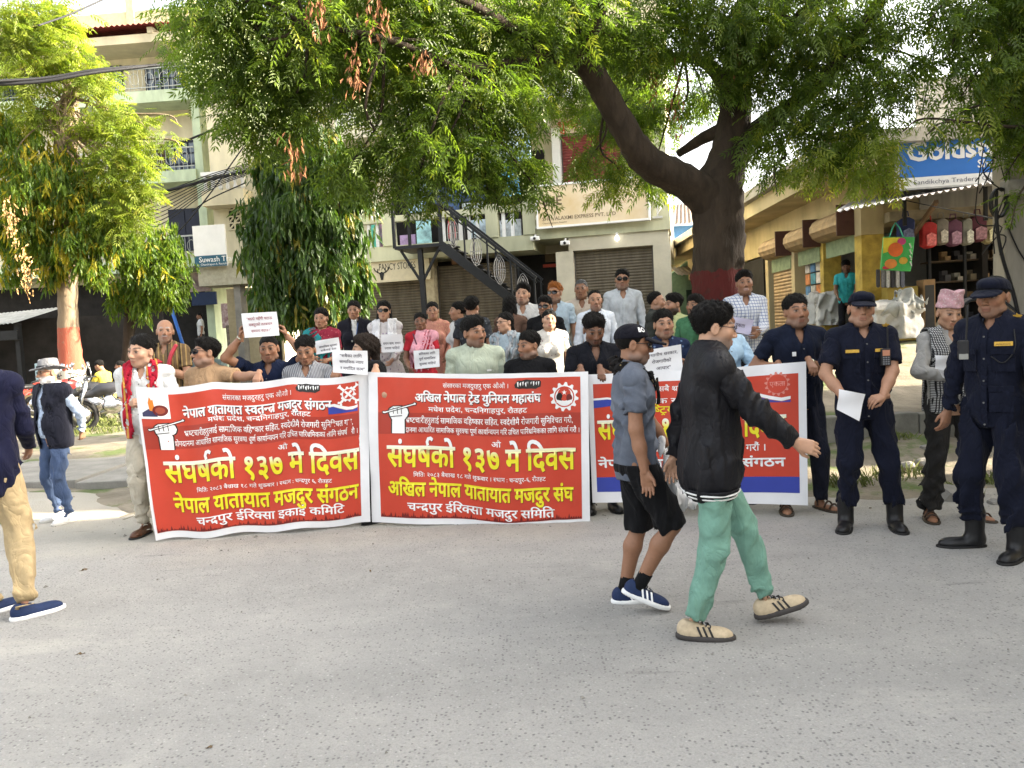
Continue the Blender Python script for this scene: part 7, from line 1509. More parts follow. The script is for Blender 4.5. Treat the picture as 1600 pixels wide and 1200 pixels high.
person('tall policeman in navy long sleeved uniform at the right edge looking left', **at(1553, 464, 4.92), rot=-58, skin='tan', q=0, seed=37, build=1.02, head=dict(hair='buzz', cap='police', cap_mat=C_POL, yaw=2, pitch=6, stubble=.3, size=1.04), top=dict(name='uniform_shirt', mat=C_POL, neck='collar', vdepth=.06, sleeve='long', infl=.020, fold=.009, hem=.80, sw=1.12), bottom=dict(mat=C_POL, width=1.16, ankle=.08, cut=.11, fold=.011), shoes='boot:black', arms={'R': dict(wrist=(.27, -.06, .84), palm=(1, .3, 0)), 'L': dict(wrist=(.30, -.08, .84), palm=(-.6, .8, 0))}, legs={'L': (.15, -.08, .085), 'R': (.14, -.02, .085), 'Ltoe': 6, 'Rtoe': -40},
    extra=[pocket, badge('name_tag', M_GOLD, .11, 1.315, .09, .026, .003, 'NEPAL POLICE', .012), star(.155, 1.475, -.04), badge('lower_pocket_flap', C_POL, .09, 1.04, .12, .035, .007, off=.008), badge('lower_pocket', C_POL, .09, .96, .115, .12, .005, off=.006), strap_line('lanyard', M_BLACK, [(.15, 1.40, 1, 0), (.16, 1.28, 1, 0), (.10, 1.20, 1, 0), (.04, 1.24, 1, 0)], .004)])
tc_ = [o for o in bpy.data.objects if o.get('label', '').startswith('tall policeman')][0]
o = empty('walkie_talkie', P(1503, 540, 4.72), R(-25), 'black two way radio with antenna beside the tall policeman', 'radio'); mb = MB(); mb.box((-.028, -.018, -.06), (.028, .018, .05)); mb.build('body', mat('radio_black', (.015, .015, .017), .5), o, bevel=.006); mb = MB(); mb.box((-.024, -.022, -.062), (.024, -.0185, -.03)); mb.build('battery', mat('radio_grey', (.24, .24, .22), .5), o); mb = MB(); mb.tube([(.015, 0, .05), (.028, 0, .26)], .006, 6); mb.build('antenna', M_BLACK, o)
o.location = P(1505, 545, 4.60)
person('elderly man in pink topi cap, checked waistcoat and dark trousers reading papers', **at(1482, 489, 5.75), rot=-4, skin=(.40, .225, .14), q=0, seed=38, build=.98, head=dict(hair=None, cap='topi', cap_mat=pattern('topi_cloth', (.48, .28, .30), (.55, .44, .43), 'dots', .014, .3), pitch=16, brow=.6, stubble=.0, yaw=-4), top=dict(mat=cloth('grey_shirt', (.30, .29, .27)), neck='collar', sleeve='long', vdepth=.10, hem=.9, fold=.008), bottom=dict(mat=cloth('charcoal', (.022, .021, .020)), width=1.10, ankle=.092, fold=.008), shoes='sandal:tan', arms={'R': dict(wrist=(.09, -.28, 1.13), pose='hold', dir=(-.6, -.6, .1), palm=(-.5, .5, .4), hint=(1, .4, -.4)), 'L': dict(wrist=(.12, -.27, 1.13), pose='hold', dir=(-.6, -.6, .1), palm=(-.5, .5, .4), hint=(1, .4, -.4))}, legs={'L': (.15, -.0, .085), 'R': (.16, .02, .085), 'Ltoe': 22, 'Rtoe': -14},
    extra=[overlay('waistcoat', pattern('houndstooth', (.50, .50, .49), (.02, .02, .022), 'check', .0125, .42), lambda g, c: np.maximum(.030 + .04 * np.clip((g.Z - 1.18) / .25, 0, 1) * 1.0 - np.maximum(np.abs(g.X + .01), (g.Y + .02) * 3), np.maximum(.84 - g.Z, np.abs(g.X) - .172)), .046, .82, 1.50, .002, h=.010), buttons(.035, (1.28, 1.18, 1.08, .98), M_BLACK, .011)])
# --- second and third rows on the raised ground
BK = dict(hides=True, shoes=None, q=1.5)
def wm(label, hx, hy, Y, rot, seed, skin, head, topm, bottom=None, **k):
    hd = dict(hair='bun', bindi=False, stubble=0, brow=.8); hd.update(head); a = k.pop('arms', LOW); tp = dict(mat=topm, neck='crew', hem=.80, fold=.008, infl=.014); tp.update(k.pop('top', {}))
    return person(label, **at(hx, hy, Y, 1.46, 1.68), rot=rot, skin=skin, female=True, seed=seed, head=hd, top=tp, bottom=bottom or dict(type='skirt', mat=topm), arms=a, **BK, **k)
def mn(label, hx, hy, Y, rot, seed, skin, head, top, arms=LOW, **k):
    t = dict(neck='collar', fold=.008); t.update(top); return person(label, **at(hx, hy, Y, 1.56, 1.82), rot=rot, skin=skin, seed=seed, head=head, top=t, arms=arms, **BK, **k)
mn('balding moustached man in brown striped shirt with red shoulder strap', 259, 518, 8.1, -8, 41, 'mid', dict(hair='bald', hair_col=(.25, .25, .25), mous=.9, yaw=28, stubble=.4), dict(mat=pattern('brown_stripe', (.13, .085, .045), (.30, .20, .08), 'stripe_x', .05, .3, (.04, .03, .02))), arms={'L': dict(wrist=(.12, -.25, 1.22), pose='hold'), 'R': dict(wrist=(.06, -.26, 1.30), pose='fist')}, extra=[strap_line('bag_strap', mat('red_strap', (.42, .04, .06), .7), [(.13, 1.46, 1, 0), (.10, 1.36, 1, 0), (.06, 1.22, 1, 0), (0, 1.05, 1, 0)], .02)])
wm('woman in teal and maroon sari holding a paper', 502, 497, 8.3, 0, 42, 'mid', dict(hair='bun', pitch=4, bindi=True, fat=.006), pattern('maroon_print', (.22, .02, .04), (.35, .12, .12), 'dots', .03, .2), arms={'R': dict(wrist=(.06, -.28, 1.13), pose='hold'), 'L': dict(wrist=(.10, -.28, 1.10), pose='hold')}, extra=[overlay('sari_drape', cloth('teal_sari', (.02, .19, .20)), lambda g, c: np.abs((g.X + .08) * .8 + (g.Z - 1.32) * .55) - .10, .026, .9, 1.5, .010, .05)])
wm('woman in black blazer with white collar', 553, 485, 9.4, 4, 43, 'mid', dict(hair='bun'), cloth('blazer_black', (.012, .012, .018)), top=dict(name='blazer', neck='collar', vdepth=.22, sleeve='long', infl=.02), extra=[overlay('white_shirt', C_WHITE, lambda g, c: np.maximum(np.abs(g.X) - .04, g.Y), .012, 1.2, 1.5), strap_line('lanyard', mat('blue_lanyard', (.05, .1, .25)), [(.05, 1.44, 1, 0), (.03, 1.3, 1, 0), (.0, 1.15, 1, 0)], .006)])
wm('woman in dark sunglasses and white printed shawl holding a paper', 600, 486, 9.0, 0, 44, 'light', dict(hair='long', glasses='sun', pitch=-4), pattern('floral_kurta', (.55, .52, .52), (.30, .24, .32), 'dots', .045, .22), top=dict(sleeve='long'), arms={'R': dict(wrist=(.05, -.30, 1.13), pose='hold'), 'L': dict(wrist=(.10, -.25, 1.0), pose='hold')}, extra=[overlay('shawl', cloth('white_shawl', (.66, .66, .68)), lambda g, c: np.maximum(np.abs(np.abs(g.X) - .10 - .10 * (1.42 - g.Z) * 0) - .055, 1.0 - g.Z), .036, .98, 1.5, .008, .05)])
wm('older woman in pale pink sari over red blouse holding a paper', 657, 503, 8.6, 2, 45, 'dark', dict(hair='bun', bindi=True), cloth('red_blouse', (.36, .02, .03)), arms={'R': dict(wrist=(.16, -.26, 1.02), pose='hold'), 'L': dict(wrist=(.12, -.27, 1.05), pose='hold')}, extra=[overlay('sari_drape', cloth('pink_sari', (.62, .30, .36)), lambda g, c: np.maximum(np.abs((g.X - .02) * .8 - (g.Z - 1.26) * .30) - .13, -1 + 0 * g.Z), .028, .9, 1.5, .012, .045), strap_line('bag_strap', mat('purse_strap', (.10, .03, .05)), [(-.10, 1.45, 1, 0), (-.05, 1.3, 1, 0), (.06, 1.08, 1, 0)], .010)])
wm('smiling woman in peach embroidered dress', 676, 486, 9.6, 6, 46, 'mid', dict(hair='bun', bindi=True, lips=(.5, .18, .16)), pattern('peach_dress', (.52, .24, .18), (.6, .42, .22), 'dots', .03, .18), top=dict(sleeve='long'), arms={'R': dict(wrist=(.1, -.28, 1.15), pose='hold'), 'L': dict(wrist=(.15, -.2, 1.0))})
wm('woman in white top turned left in profile', 716, 486, 9.2, -60, 47, 'mid', dict(hair='bun', yaw=-20), C_WHITE)
mn('person in dark printed shirt seen from behind the sage sweatshirt', 737, 480, 8.8, 160, 48, 'tan', dict(hair='full'), dict(mat=pattern('camo_print', (.03, .033, .04), (.12, .13, .14), 'dots', .05, .24), neck='crew'))
wm('woman in glasses and grey shawl looking left', 789, 504, 7.9, -22, 49, 'light', dict(hair='pony', glasses='clear', yaw=-28), cloth('blue_grey_kurta', (.28, .34, .38)), extra=[overlay('shawl', pattern('grey_shawl', (.26, .27, .28), (.34, .35, .36), 'stripe_x', .02, .3), lambda g, c: np.maximum(np.abs(np.abs(g.X) - .10) - .06, .95 - g.Z), .030, .93, 1.5, .012, .05)])
wm('dark haired woman seen from behind between the crowd', 797, 478, 9.0, 165, 50, 'mid', dict(hair='long'), cloth('brown_kurta', (.12, .07, .05)))
mn('young man with tousled black hair in white shirt with crossed arms', 817, 460, 9.3, -10, 51, 'light', dict(hair='quiff', yaw=-4, goatee=.5), dict(mat=C_WHITE, sleeve='short'), arms={'L': dict(wrist=(-.08, -.24, 1.20), hint=(1, .0, -.6), pose='flat', palm=(0, .8, .3)), 'R': dict(wrist=(-.10, -.22, 1.17), hint=(1, .0, -.6), pose='flat', palm=(0, .8, .3))})
mn('man in rectangular sunglasses partly hidden behind the floral blouse', 851, 479, 8.7, -6, 52, 'tan', dict(hair='full', glasses='sun', yaw=-8), dict(mat=C_BLACK))
mn('man with orange dyed hair and sunglasses in pale blue shirt', 867, 458, 9.8, -12, 53, 'mid', dict(hair='quiff', hair_col=(.38, .13, .03), glasses='sun', yaw=-14, pitch=-6), dict(mat=cloth('pale_blue', (.42, .52, .60))))
wm('woman with red bindi in white floral blouse', 858, 500, 7.7, 2, 54, 'light', dict(hair='bun', bindi=True, fat=.008, lips=(.45, .10, .10)), pattern('floral_white', (.58, .54, .48), (.30, .22, .22), 'dots', .05, .18), extra=[neck_ring('necklace', mat('red_beads', (.35, .03, .03), .4), .068, .006, -.035, .0, .06)])
mn('balding man in beige shirt in front of the pale pillar', 908, 452, 10.0, -4, 55, 'tan', dict(hair='buzz', hair_col=(.10, .10, .10), stubble=.1, yaw=-10), dict(mat=cloth('beige_shirt', (.52, .44, .36)), sleeve='long'))
mn('man with receding hair in white shirt behind the black polo', 930, 470, 8.7, -2, 56, 'mid', dict(hair='receding', mous=.5), dict(mat=cloth('bluish_white', (.60, .64, .70)), sleeve='long'))
mn('tall man in black sunglasses and pale grey shirt before the shutter', 972, 437, 9.9, -4, 57, 'mid', dict(hair='short', glasses='sun', stubble=.4, mous=.3), dict(mat=cloth('pale_grey_shirt', (.50, .53, .56)), sleeve='long'))
mn('balding man in dark jacket turned right in profile', 1025, 472, 8.6, 62, 58, 'mid', dict(hair='receding', yaw=18, mous=.4), dict(mat=cloth('dark_olive_jacket', (.03, .032, .028)), sleeve='long', infl=.02))
mn('bearded man in yellow green shirt turned left in profile', 1053, 476, 8.3, -55, 59, 'mid', dict(hair='full', beard=.85, yaw=-18), dict(mat=cloth('lime_shirt', (.40, .42, .20))))
mn('dark haired man in green tee shirt behind the placard', 1086, 478, 8.0, -30, 60, 'tan', dict(hair='full', beard=.4, mous=.5, yaw=-15), dict(mat=cloth('green_tee', (.05, .14, .07)), neck='crew'))
mn('smiling man in white and blue checked shirt holding a lilac paper', 1163, 443, 8.6, -6, 61, 'tan', dict(hair='quiff', lips=(.55, .35, .32), stubble=.15, mous=.2), dict(mat=pattern('check_shirt', (.62, .63, .66), (.16, .20, .34), 'check', .034, .18), sleeve='long'), arms={'R': dict(wrist=(.02, -.28, 1.12), pose='hold', mirror=True), 'L': dict(wrist=(.06, -.30, 1.08), pose='hold')})
# --- background figures
person('man in yellow tee shirt seated on a bench with his back turned', x=P(167, 560, 16.6).x, y=16.55, z=-.36 + .15 + .0, rot=-100, height=1.66, skin='tan', q=2, seed=62, head=dict(hair='short', pitch=20), top=dict(mat=cloth('yellow_tee', (.60, .46, .06)), neck='crew'), bottom=dict(mat=C_JEAN, top=.98), lean=(0, -.25), legs={'L': (.12, -.45, .46), 'R': (.12, -.45, .46)}, arms={'L': dict(wrist=(.1, -.45, 1.0)), 'R': dict(wrist=(.1, -.45, 1.0))}, shoes='shoe:black')
person('man in white shirt seated beside the man in yellow', x=P(187, 560, 17.4).x, y=17.4, z=-.21, rot=-70, height=1.62, skin='tan', q=2, seed=63, head=dict(hair='short'), top=dict(mat=cloth('lavender_white', (.55, .52, .60)), neck='crew'), bottom=dict(mat=C_DK, top=.98), legs={'L': (.12, -.45, .46), 'R': (.12, -.45, .46)}, shoes='shoe:black')
person('shopkeeper in turquoise shirt standing in the doorway of the shop row', **at(1322, 417, 15.3, h=1.66), rot=-25, skin='dark', q=2, seed=64, head=dict(hair='full', mous=.6, pitch=14), top=dict(mat=cloth('turquoise', (.04, .34, .36)), neck='collar'), arms={'L': dict(wrist=(.14, -.3, 1.0)), 'R': dict(wrist=(.16, -.3, 1.0))}, shoes='shoe:black')
person('person in white shirt inside the shop under the blue post', **at(312, 494, 27.0, h=1.6), rot=-60, skin='tan', q=2, seed=65, head=dict(hair='short'), top=dict(mat=C_WHITE, neck='collar'), shoes='shoe:black')
# --- red plastic chairs glimpsed between the women
def chair(px, py, Y, rz, lab):
    p = P(px, py, Y); o = empty('plastic_chair', (p.x, Y, terrain(p.x, Y)), R(rz), lab, 'chair', 'red plastic chairs on the raised ground'); m = mat('red_plastic', (.42, .03, .03), .4, .1); w = .23
    for sx in (-1, 1):
        for sy in (-1, 1): mb = MB(); mb.bar((sx * w, sy * .2, 0), (sx * w * .9, sy * .18, .42), .04); mb.build('leg', m, o)
        mb = MB(); mb.tube(spline([(sx * .25, -.2, .42), (sx * .27, -.2, .62), (sx * .27, .1, .64), (sx * .24, .2, .66)], 4), .02, 6); mb.build('armrest', m, o, True)
    part('seat', m, o, ((-.24, -.22, .42), (.24, .22, .45)), bevel=.01)
    mb = MB(); mb.prism([(-.24, .45), (.24, .45), (.25, .78), (.16, .88), (-.16, .88), (-.25, .78)], .19, .22); mb.build('backrest', m, o, bevel=.008)
chair(696, 500, 9.9, 10, 'red plastic chair behind the smiling woman in peach'); chair(762, 500, 9.9, -6, 'red plastic chair behind the woman in glasses and grey shawl')
# ---------------------------------------------------------------- banners
M_FLEX = mat('white_flex', (.74, .74, .76), .35, .05, 6, spec=.5)
def ink(name, c, rough=.30): return mat('ink_' + name, c, rough, .05, 9, spec=.45)
I_RED = ink('red', (.50, .050, .026)); I_DRED = ink('dark_red', (.34, .034, .020)); I_WHITE = ink('white', (.80, .80, .80)); I_BLACK = ink('black', (.012, .010, .010)); I_BLUE = ink('blue', (.035, .055, .33)); I_YEL = ink('yellow', (.74, .66, .02)); I_MAR = ink('maroon', (.14, .012, .010)); I_ORA = ink('orange', (.7, .2, .02))
def grad_ink():
    m = mat('ink_gradient', (1, 1, 1), .38, .03, 9, vcol=True, spec=.45); return m
def cut_grid(V, F, nu=40, nv=24):
    bm = bmesh.new(); vs = [bm.verts.new((p[0], p[1], 0)) for p in V]
    for f in F:
        try: bm.faces.new([vs[i] for i in f])
        except ValueError: pass
    lo, hi = V.min(0), V.max(0)
    for i in range(1, nu):
        if lo[0] < i / nu < hi[0]: bmesh.ops.bisect_plane(bm, geom=bm.verts[:] + bm.edges[:] + bm.faces[:], plane_co=(i / nu, 0, 0), plane_no=(1, 0, 0))
    for i in range(1, nv):
        if lo[1] < i / nv < hi[1]: bmesh.ops.bisect_plane(bm, geom=bm.verts[:] + bm.edges[:] + bm.faces[:], plane_co=(0, i / nv, 0), plane_no=(0, 1, 0))
    bm.verts.index_update(); V2 = np.array([v.co[:2] for v in bm.verts]); F2 = [tuple(v.index for v in f.verts) for f in bm.faces]; bm.free(); return V2, F2
class Banner:
    W_ = 1.86; H_ = 1.24
    def __init__(s, k, name, label):
        s.f = BAN[k]; c = s.f(np.array([.5]), np.array([1.0]))[0]; s.o = Vector((c[0], c[1], c[2])); s.root = empty(name, s.o, 0, label, 'banner'); s.lay = 0
        U, V = np.meshgrid(np.linspace(0, 1, 41), np.linspace(0, 1, 25), indexing='ij'); p = s.f(U.ravel(), V.ravel()); n = 25
        I = (np.arange(40)[:, None] * n + np.arange(24)[None]).ravel(); F = np.stack([I, I + 1, I + n + 1, I + n], 1)
        b = s.f(U.ravel(), V.ravel(), -.003); F2 = (F + len(p))[:, ::-1]; s.put('sheet', M_FLEX, np.concatenate([p, b]), np.concatenate([F, F2]), smooth=True)
    def put(s, name, m, P3, F, cols=None, smooth=True): return link(name, mesh_np(name, P3 - np.array(s.o), F, smooth, cols), m, s.root)
    def flat(s, name, m, V, F, off, cols=None):
        V2, F2 = cut_grid(np.asarray(V, float), F); P3 = s.f(V2[:, 0], V2[:, 1], off * 1.25 + .0005); c = cols(V2) if cols else None; return s.put(name, m, P3, F2, c)
    def rect(s, name, m, u0, v0, u1, v1, off): return s.flat(name, m, [(u0, v0), (u0, v1), (u1, v1), (u1, v0)], [(0, 1, 2, 3)], off)
    def poly(s, name, m, pts, off): return s.flat(name, m, pts, [tuple(range(len(pts)))], off)
    def text(s, t, u0, u1, vtop, vbot, m, bold=.008, off=.0032, shadow=None, cols=None, name='lettering', copies=1, dv=0.0):
        """vtop = head line, vbot = base line; dv = tilt of the line over its length"""
        v, f, w = text2d(t, bold); ku = (u1 - u0) / w; kv = (vbot - vtop) / .62
        vv = np.stack([u0 + v[:, 0] * ku, vbot - v[:, 1] * kv + dv * v[:, 0] / w], 1)
        if shadow: s.flat('letter_shadow', shadow, vv + np.array((.004, .007)), f, off - .0012)
        for k in range(copies): o = s.flat(name if k == 0 else 'letter_weight', m, vv + np.array(((.0022, 0), (.0022, .0028), (0, .0028))[(k - 1) % 3] if k else (0, 0)), f, off + .0003 * k, cols)
        return o
def fist(b, u, v, s, off=.0034):
    """clenched fist holding a spanner, white with black outlines"""
    ks = s * Banner.H_ / Banner.W_ * 1.0
    T = lambda pts: [(u + x * ks, v + y * s) for x, y in pts]
    b.poly('emblem_outline', I_BLACK, T([(.24, .98), (.24, .55), (.17, .44), (.13, .30), (.16, .18), (.30, .10), (.62, .08), (.84, .16), (.88, .32), (.84, .44), (.74, .55), (.74, .98)]), off)
    b.poly('emblem_fist', I_WHITE, T([(.28, .98), (.28, .55), (.21, .43), (.17, .31), (.19, .21), (.31, .13), (.62, .11), (.80, .18), (.84, .31), (.80, .42), (.70, .54), (.70, .98)]), off + .0008)
    b.poly('emblem_spanner', I_BLACK, T([(-.06, .30), (-.02, .36), (.06, .36), (1.02, .08), (1.10, .08), (1.14, .0), (1.04, -.04), (1.0, .0), (.04, .27), (-.02, .26)]), off + .0014)
    b.poly('emblem_spanner_face', I_WHITE, T([(-.03, .30), (.0, .335), (.05, .335), (1.02, .055), (1.08, .055), (1.10, .01), (1.05, -.015), (1.01, .025), (.05, .295), (.0, .285)]), off + .0020)
    for x in (.30, .44, .58): b.poly('emblem_knuckle', I_BLACK, T([(x, .16), (x + .025, .16), (x + .035, .36), (x + .01, .36)]), off + .0026)
    b.poly('emblem_knuckle', I_BLACK, T([(.22, .44), (.62, .40), (.62, .425), (.22, .465)]), off + .0026)
def gear(b, u, v, r, m, off, teeth=10, hub=None, rin=.80):
    pts = []; kx = Banner.H_ / Banner.W_
    for i in range(teeth * 4):
        a = 2 * math.pi * (i + .5) / (teeth * 4); q = r if i % 4 in (0, 1) else r * rin; pts.append((u + q * kx * math.cos(a), v + q * math.sin(a)))
    b.poly('emblem_gear', m, pts, off)
def disc(b, u, v, r, m, off, name='emblem_disc', ry=None, n=20):
    kx = Banner.H_ / Banner.W_; b.poly(name, m, [(u + r * kx * math.cos(a), v + (ry or r) * math.sin(a)) for a in np.linspace(0, 2 * math.pi, n, endpoint=False)], off)
def skyline(b, u0, u1, vb, seed):
    r = random.Random(seed); x = u0; pts = [(u0, vb)]
    while x < u1:
        w = r.uniform(.004, .012); h = r.uniform(.006, .022) if r.random() < .75 else r.uniform(.025, .045); pts += [(x, vb - h * .3), (x + w * .5, vb - h), (x + w, vb - h * .35)]; x += w
    pts.append((min(x, u1), vb)); pts = [(min(p[0], u1), p[1]) for p in pts]
    V, F = [], []
    for i in range(1, len(pts) - 2):
        a, c = pts[i], pts[i + 1]; n = len(V)
        if c[0] - a[0] > 1e-5: V += [(a[0], vb), a, c, (c[0], vb)]; F.append((n, n + 3, n + 2, n + 1))
    b.flat('crowd_silhouette', I_MAR, V, F, .0026)
def scribble(b, u0, v0, u1, v1):
    pts = []; n = 18; r = random.Random(4)
    for i in range(n): a = 2 * math.pi * i / n; pts.append(((u0 + u1) / 2 + (u1 - u0) / 2 * math.cos(a) * r.uniform(.85, 1.08), (v0 + v1) / 2 + (v1 - v0) / 2 * math.copysign(abs(math.sin(a)) ** .5, math.sin(a)) * r.uniform(.8, 1.05)))
    b.poly('ink_blot', I_BLACK, pts, .003)
    for k in range(9): x = u0 + (u1 - u0) * (.08 + k * .095); b.poly('blot_mark', I_WHITE, [(x, v0 + .016 + .01 * (k % 2)), (x + .007, v0 + .014), (x + .006, v1 - .018 - .012 * (k % 3)), (x + .003, v1 - .022)], .0036)
gy = lambda v0, v1: (lambda V: np.where((np.clip((V[:, 1] - v0) / (v1 - v0), 0, 1) ** 1.0)[:, None] > 0, (lambda t: (1 - t)[:, None] * np.array((.80, .80, .80)) + t[:, None] * np.array((.74, .66, .02)))(np.clip((V[:, 1] - v0) / (v1 - v0), 0, 1)), (.80, .80, .80)))
def common(b, big_v0, big_v1, u0, u1, lines3, dv=0.0):
    b.text('संघर्षको १३७ मे दिवस', u0, u1, big_v0, big_v1, grad_ink(), .014, .0044, I_MAR, gy(big_v0 - .01, big_v0 + (big_v1 - big_v0) * .45), copies=4, dv=dv)
# banner 1
b = Banner(1, 'protest_banner', 'red printed banner at the left with gear and tools emblem and white border')
b.rect('print_field', I_RED, .012, .045, .958, .955, .0012); b.rect('print_band', I_DRED, .012, .255, .958, .405, .0020)
b.text('संसारका मजदुरहरु एक औऔ ।', .365, .665, .083, .113, I_WHITE, .004); scribble(b, .685, .035, .795, .098)
b.text('नेपाल यातायात स्वतन्त्र मजदुर संगठन', .185, .835, .150, .205, I_WHITE, .014, shadow=I_BLACK, copies=2); b.text('मधेश प्रदेश, चन्द्रनिगाहपुर, रौतहट', .295, .745, .222, .250, I_WHITE, .012)
b.text('भ्रष्टचारीहरुलाई सामाजिक वहिष्कार सहित, स्वदेशीमै रोजगारी सुनिश्चित गरौ,', .18, .93, .290, .325, I_WHITE, .006); b.text('योगदानमा आधारित सामाजिक सुरक्षा पूर्ण कार्यान्वयन गरि उचित पारिश्रमिकका लागि संघर्ष गरौ ।', .135, .952, .356, .388, I_WHITE, .005)
common(b, .492, .625, .08, .95, None); b.text('औ', .588, .632, .432, .462, I_WHITE, .014)
b.text('मितिः २०८३ बैशाख १८ गते शुक्रबार । स्थान : चन्द्रपुर ६, रौतहट', .21, .825, .672, .695, I_WHITE, .004)
b.text('नेपाल यातायात मजदुर संगठन', .10, .945, .735, .825, I_YEL, .014, .0044, I_MAR, copies=4); b.text('चन्द्रपुर ईरिक्सा इकाई कमिटि', .195, .875, .862, .910, I_WHITE, .006, copies=2)
skyline(b, .014, .956, .953, 1)
b.rect('emblem_panel', I_WHITE, .012, .045, .135, .205, .0032)
for pts, m in (([(.02, .19), (.02, .165), (.05, .14), (.07, .15), (.085, .165), (.085, .19)], ink('navy', (.03, .03, .09))), ([(.055, .15), (.05, .10), (.058, .06), (.066, .085), (.072, .075), (.075, .12), (.085, .16)], I_ORA)): b.poly('emblem_figure', m, pts, .0040)
disc(b, .098, .150, .047, I_MAR, .0044, ry=.036); disc(b, .098, .150, .030, ink('rust', (.30, .06, .03)), .0050, ry=.022)
fist(b, .040, .215, .20)
b.poly('emblem_wave', I_WHITE, [(.822, .178), (.85, .172), (.88, .190), (.91, .205), (.935, .205), (.952, .198), (.952, .215), (.93, .225), (.90, .222), (.87, .205), (.845, .190), (.822, .192)], .0032); b.poly('emblem_wave', I_BLUE, [(.822, .194), (.845, .192), (.87, .207), (.90, .225), (.93, .228), (.952, .218), (.952, .240), (.822, .240)], .0036)
for a in (45, 135):
    ca, sa = math.cos(R(a)), math.sin(R(a)); kx = 1.24 / 1.86; b.poly('emblem_tool', I_WHITE, [(.912 + (x * ca - y * sa) * kx, .120 + x * sa + y * ca) for x, y in ((-.070, -.008), (.070, -.008), (.078, -.020), (.092, -.010), (.080, .0), (.092, .010), (.078, .020), (.070, .008), (-.070, .008), (-.085, .016), (-.085, -.016))], .0032)
gear(b, .912, .120, .052, I_WHITE, .0038); disc(b, .912, .120, .034, I_RED, .0044)
for a in (45, 135):
    ca, sa = math.cos(R(a)), math.sin(R(a)); b.poly('emblem_cross', I_WHITE, [(.912 + (x * ca - y * sa) * kx, .120 + x * sa + y * ca) for x, y in ((-.030, -.007), (.030, -.007), (.030, .007), (-.030, .007))], .0050 + a * 1e-6)
# banner 2
b = Banner(2, 'protest_banner', 'red printed banner in the middle with round white gear emblem')
b.rect('print_field', I_RED, .045, .030, .965, .960, .0012); b.rect('print_band', I_DRED, .045, .260, .965, .400, .0020)
b.text('संसारका मजदुरहरु एक औऔ ।', .345, .645, .065, .092, I_WHITE, .004); scribble(b, .672, .04, .795, .105)
b.text('अखिल नेपाल ट्रेड युनियन महासंघ', .215, .785, .135, .185, I_WHITE, .014, shadow=I_BLACK, copies=2); b.text('मधेश प्रदेश, चन्द्रनिगाहपुर, रौतहट', .275, .725, .222, .250, I_WHITE, .012)
b.text('भ्रष्टचारीहरुलाई सामाजिक वहिष्कार सहित, स्वदेशीमै रोजगारी सुनिश्चित गरौ,', .17, .93, .292, .326, I_WHITE, .006); b.text('योगदानमा आधारित सामाजिक सुरक्षा पूर्ण कार्यान्वयन गरि उचित पारिश्रमिकका लागि संघर्ष गरौ ।', .135, .96, .358, .388, I_WHITE, .005)
common(b, .478, .610, .085, .935, None, .015); b.text('औ', .562, .605, .438, .470, I_WHITE, .014)
b.text('मितिः २०८३ बैशाख १८ गते शुक्रबार । स्थान : चन्द्रपुर-६, रौतहट', .205, .805, .655, .680, I_WHITE, .004, dv=.02)
b.text('अखिल नेपाल यातायात मजदुर संघ', .085, .925, .715, .800, I_YEL, .014, .0044, I_MAR, copies=4, dv=.035); b.text('चन्द्रपुर ईरिक्सा मजदुर समिति', .175, .840, .855, .905, I_WHITE, .006, copies=2, dv=.035)
skyline(b, .047, .963, .958, 2); fist(b, .070, .195, .205)
gear(b, .893, .158, .095, I_WHITE, .0032, 12); disc(b, .893, .158, .068, I_RED, .0038); disc(b, .893, .158, .060, I_WHITE, .0044); disc(b, .893, .140, .044, I_RED, .0050); disc(b, .872, .16, .022, I_BLACK, .0053, ry=.03); disc(b, .915, .165, .020, I_MAR, .0054, ry=.026); b.poly('emblem_ribbon', I_WHITE, [(.858, .175), (.893, .188), (.928, .175), (.928, .195), (.893, .210), (.858, .195)], .0060)
b.poly('emblem_star', I_WHITE, [(.893 + (.018 if i % 2 == 0 else .007) * kx * math.sin(i * math.pi / 5), .130 - (.018 if i % 2 == 0 else .007) * math.cos(i * math.pi / 5)) for i in range(10)], .0058)
# banner 3
b = Banner(3, 'protest_banner', 'red banner with blue bottom band at the right, partly hidden by the walkers')
b.rect('print_field', I_RED, .025, .075, .965, .80, .0012); b.rect('blue_band', I_BLUE, .025, .80, .965, .915, .0014)
b.text('विश्व श्रमका सबै श्रमिक एक बनौं', .14, .62, .115, .150, I_WHITE, .005); b.text('सामाजिक सुरक्षा अभियान', .16, .74, .205, .240, I_WHITE, .007); b.text('अन्तर्राष्ट्रिय श्रमिक दिवस', .13, .735, .265, .315, I_YEL, .010)
b.text('संघर्षको १३७ औ मे दिवस', .04, .905, .360, .500, grad_ink(), .014, .0044, I_MAR, gy(.35, .42), copies=4); b.text('अवसरमा भव्य कार्यक्रम गरौं ।', .30, .82, .565, .610, I_WHITE, .008)
b.text('नेपाल यातायात मजदुर संगठन', .035, .90, .665, .722, I_WHITE, .012, copies=3); b.text('नेपाल ट्रेड युनियन महासंघ', .18, .70, .752, .780, I_WHITE, .008); b.text('चन्द्रपुर, रौतहट', .26, .60, .850, .885, I_YEL, .010)
b.poly('emblem_wave', I_WHITE, [(.745, .205), (.79, .200), (.84, .222), (.89, .238), (.93, .230), (.93, .250), (.89, .262), (.84, .246), (.79, .222), (.745, .225)], .0032); b.poly('emblem_wave', I_BLUE, [(.745, .227), (.79, .226), (.84, .250), (.89, .266), (.93, .255), (.93, .272), (.745, .262)], .0036)
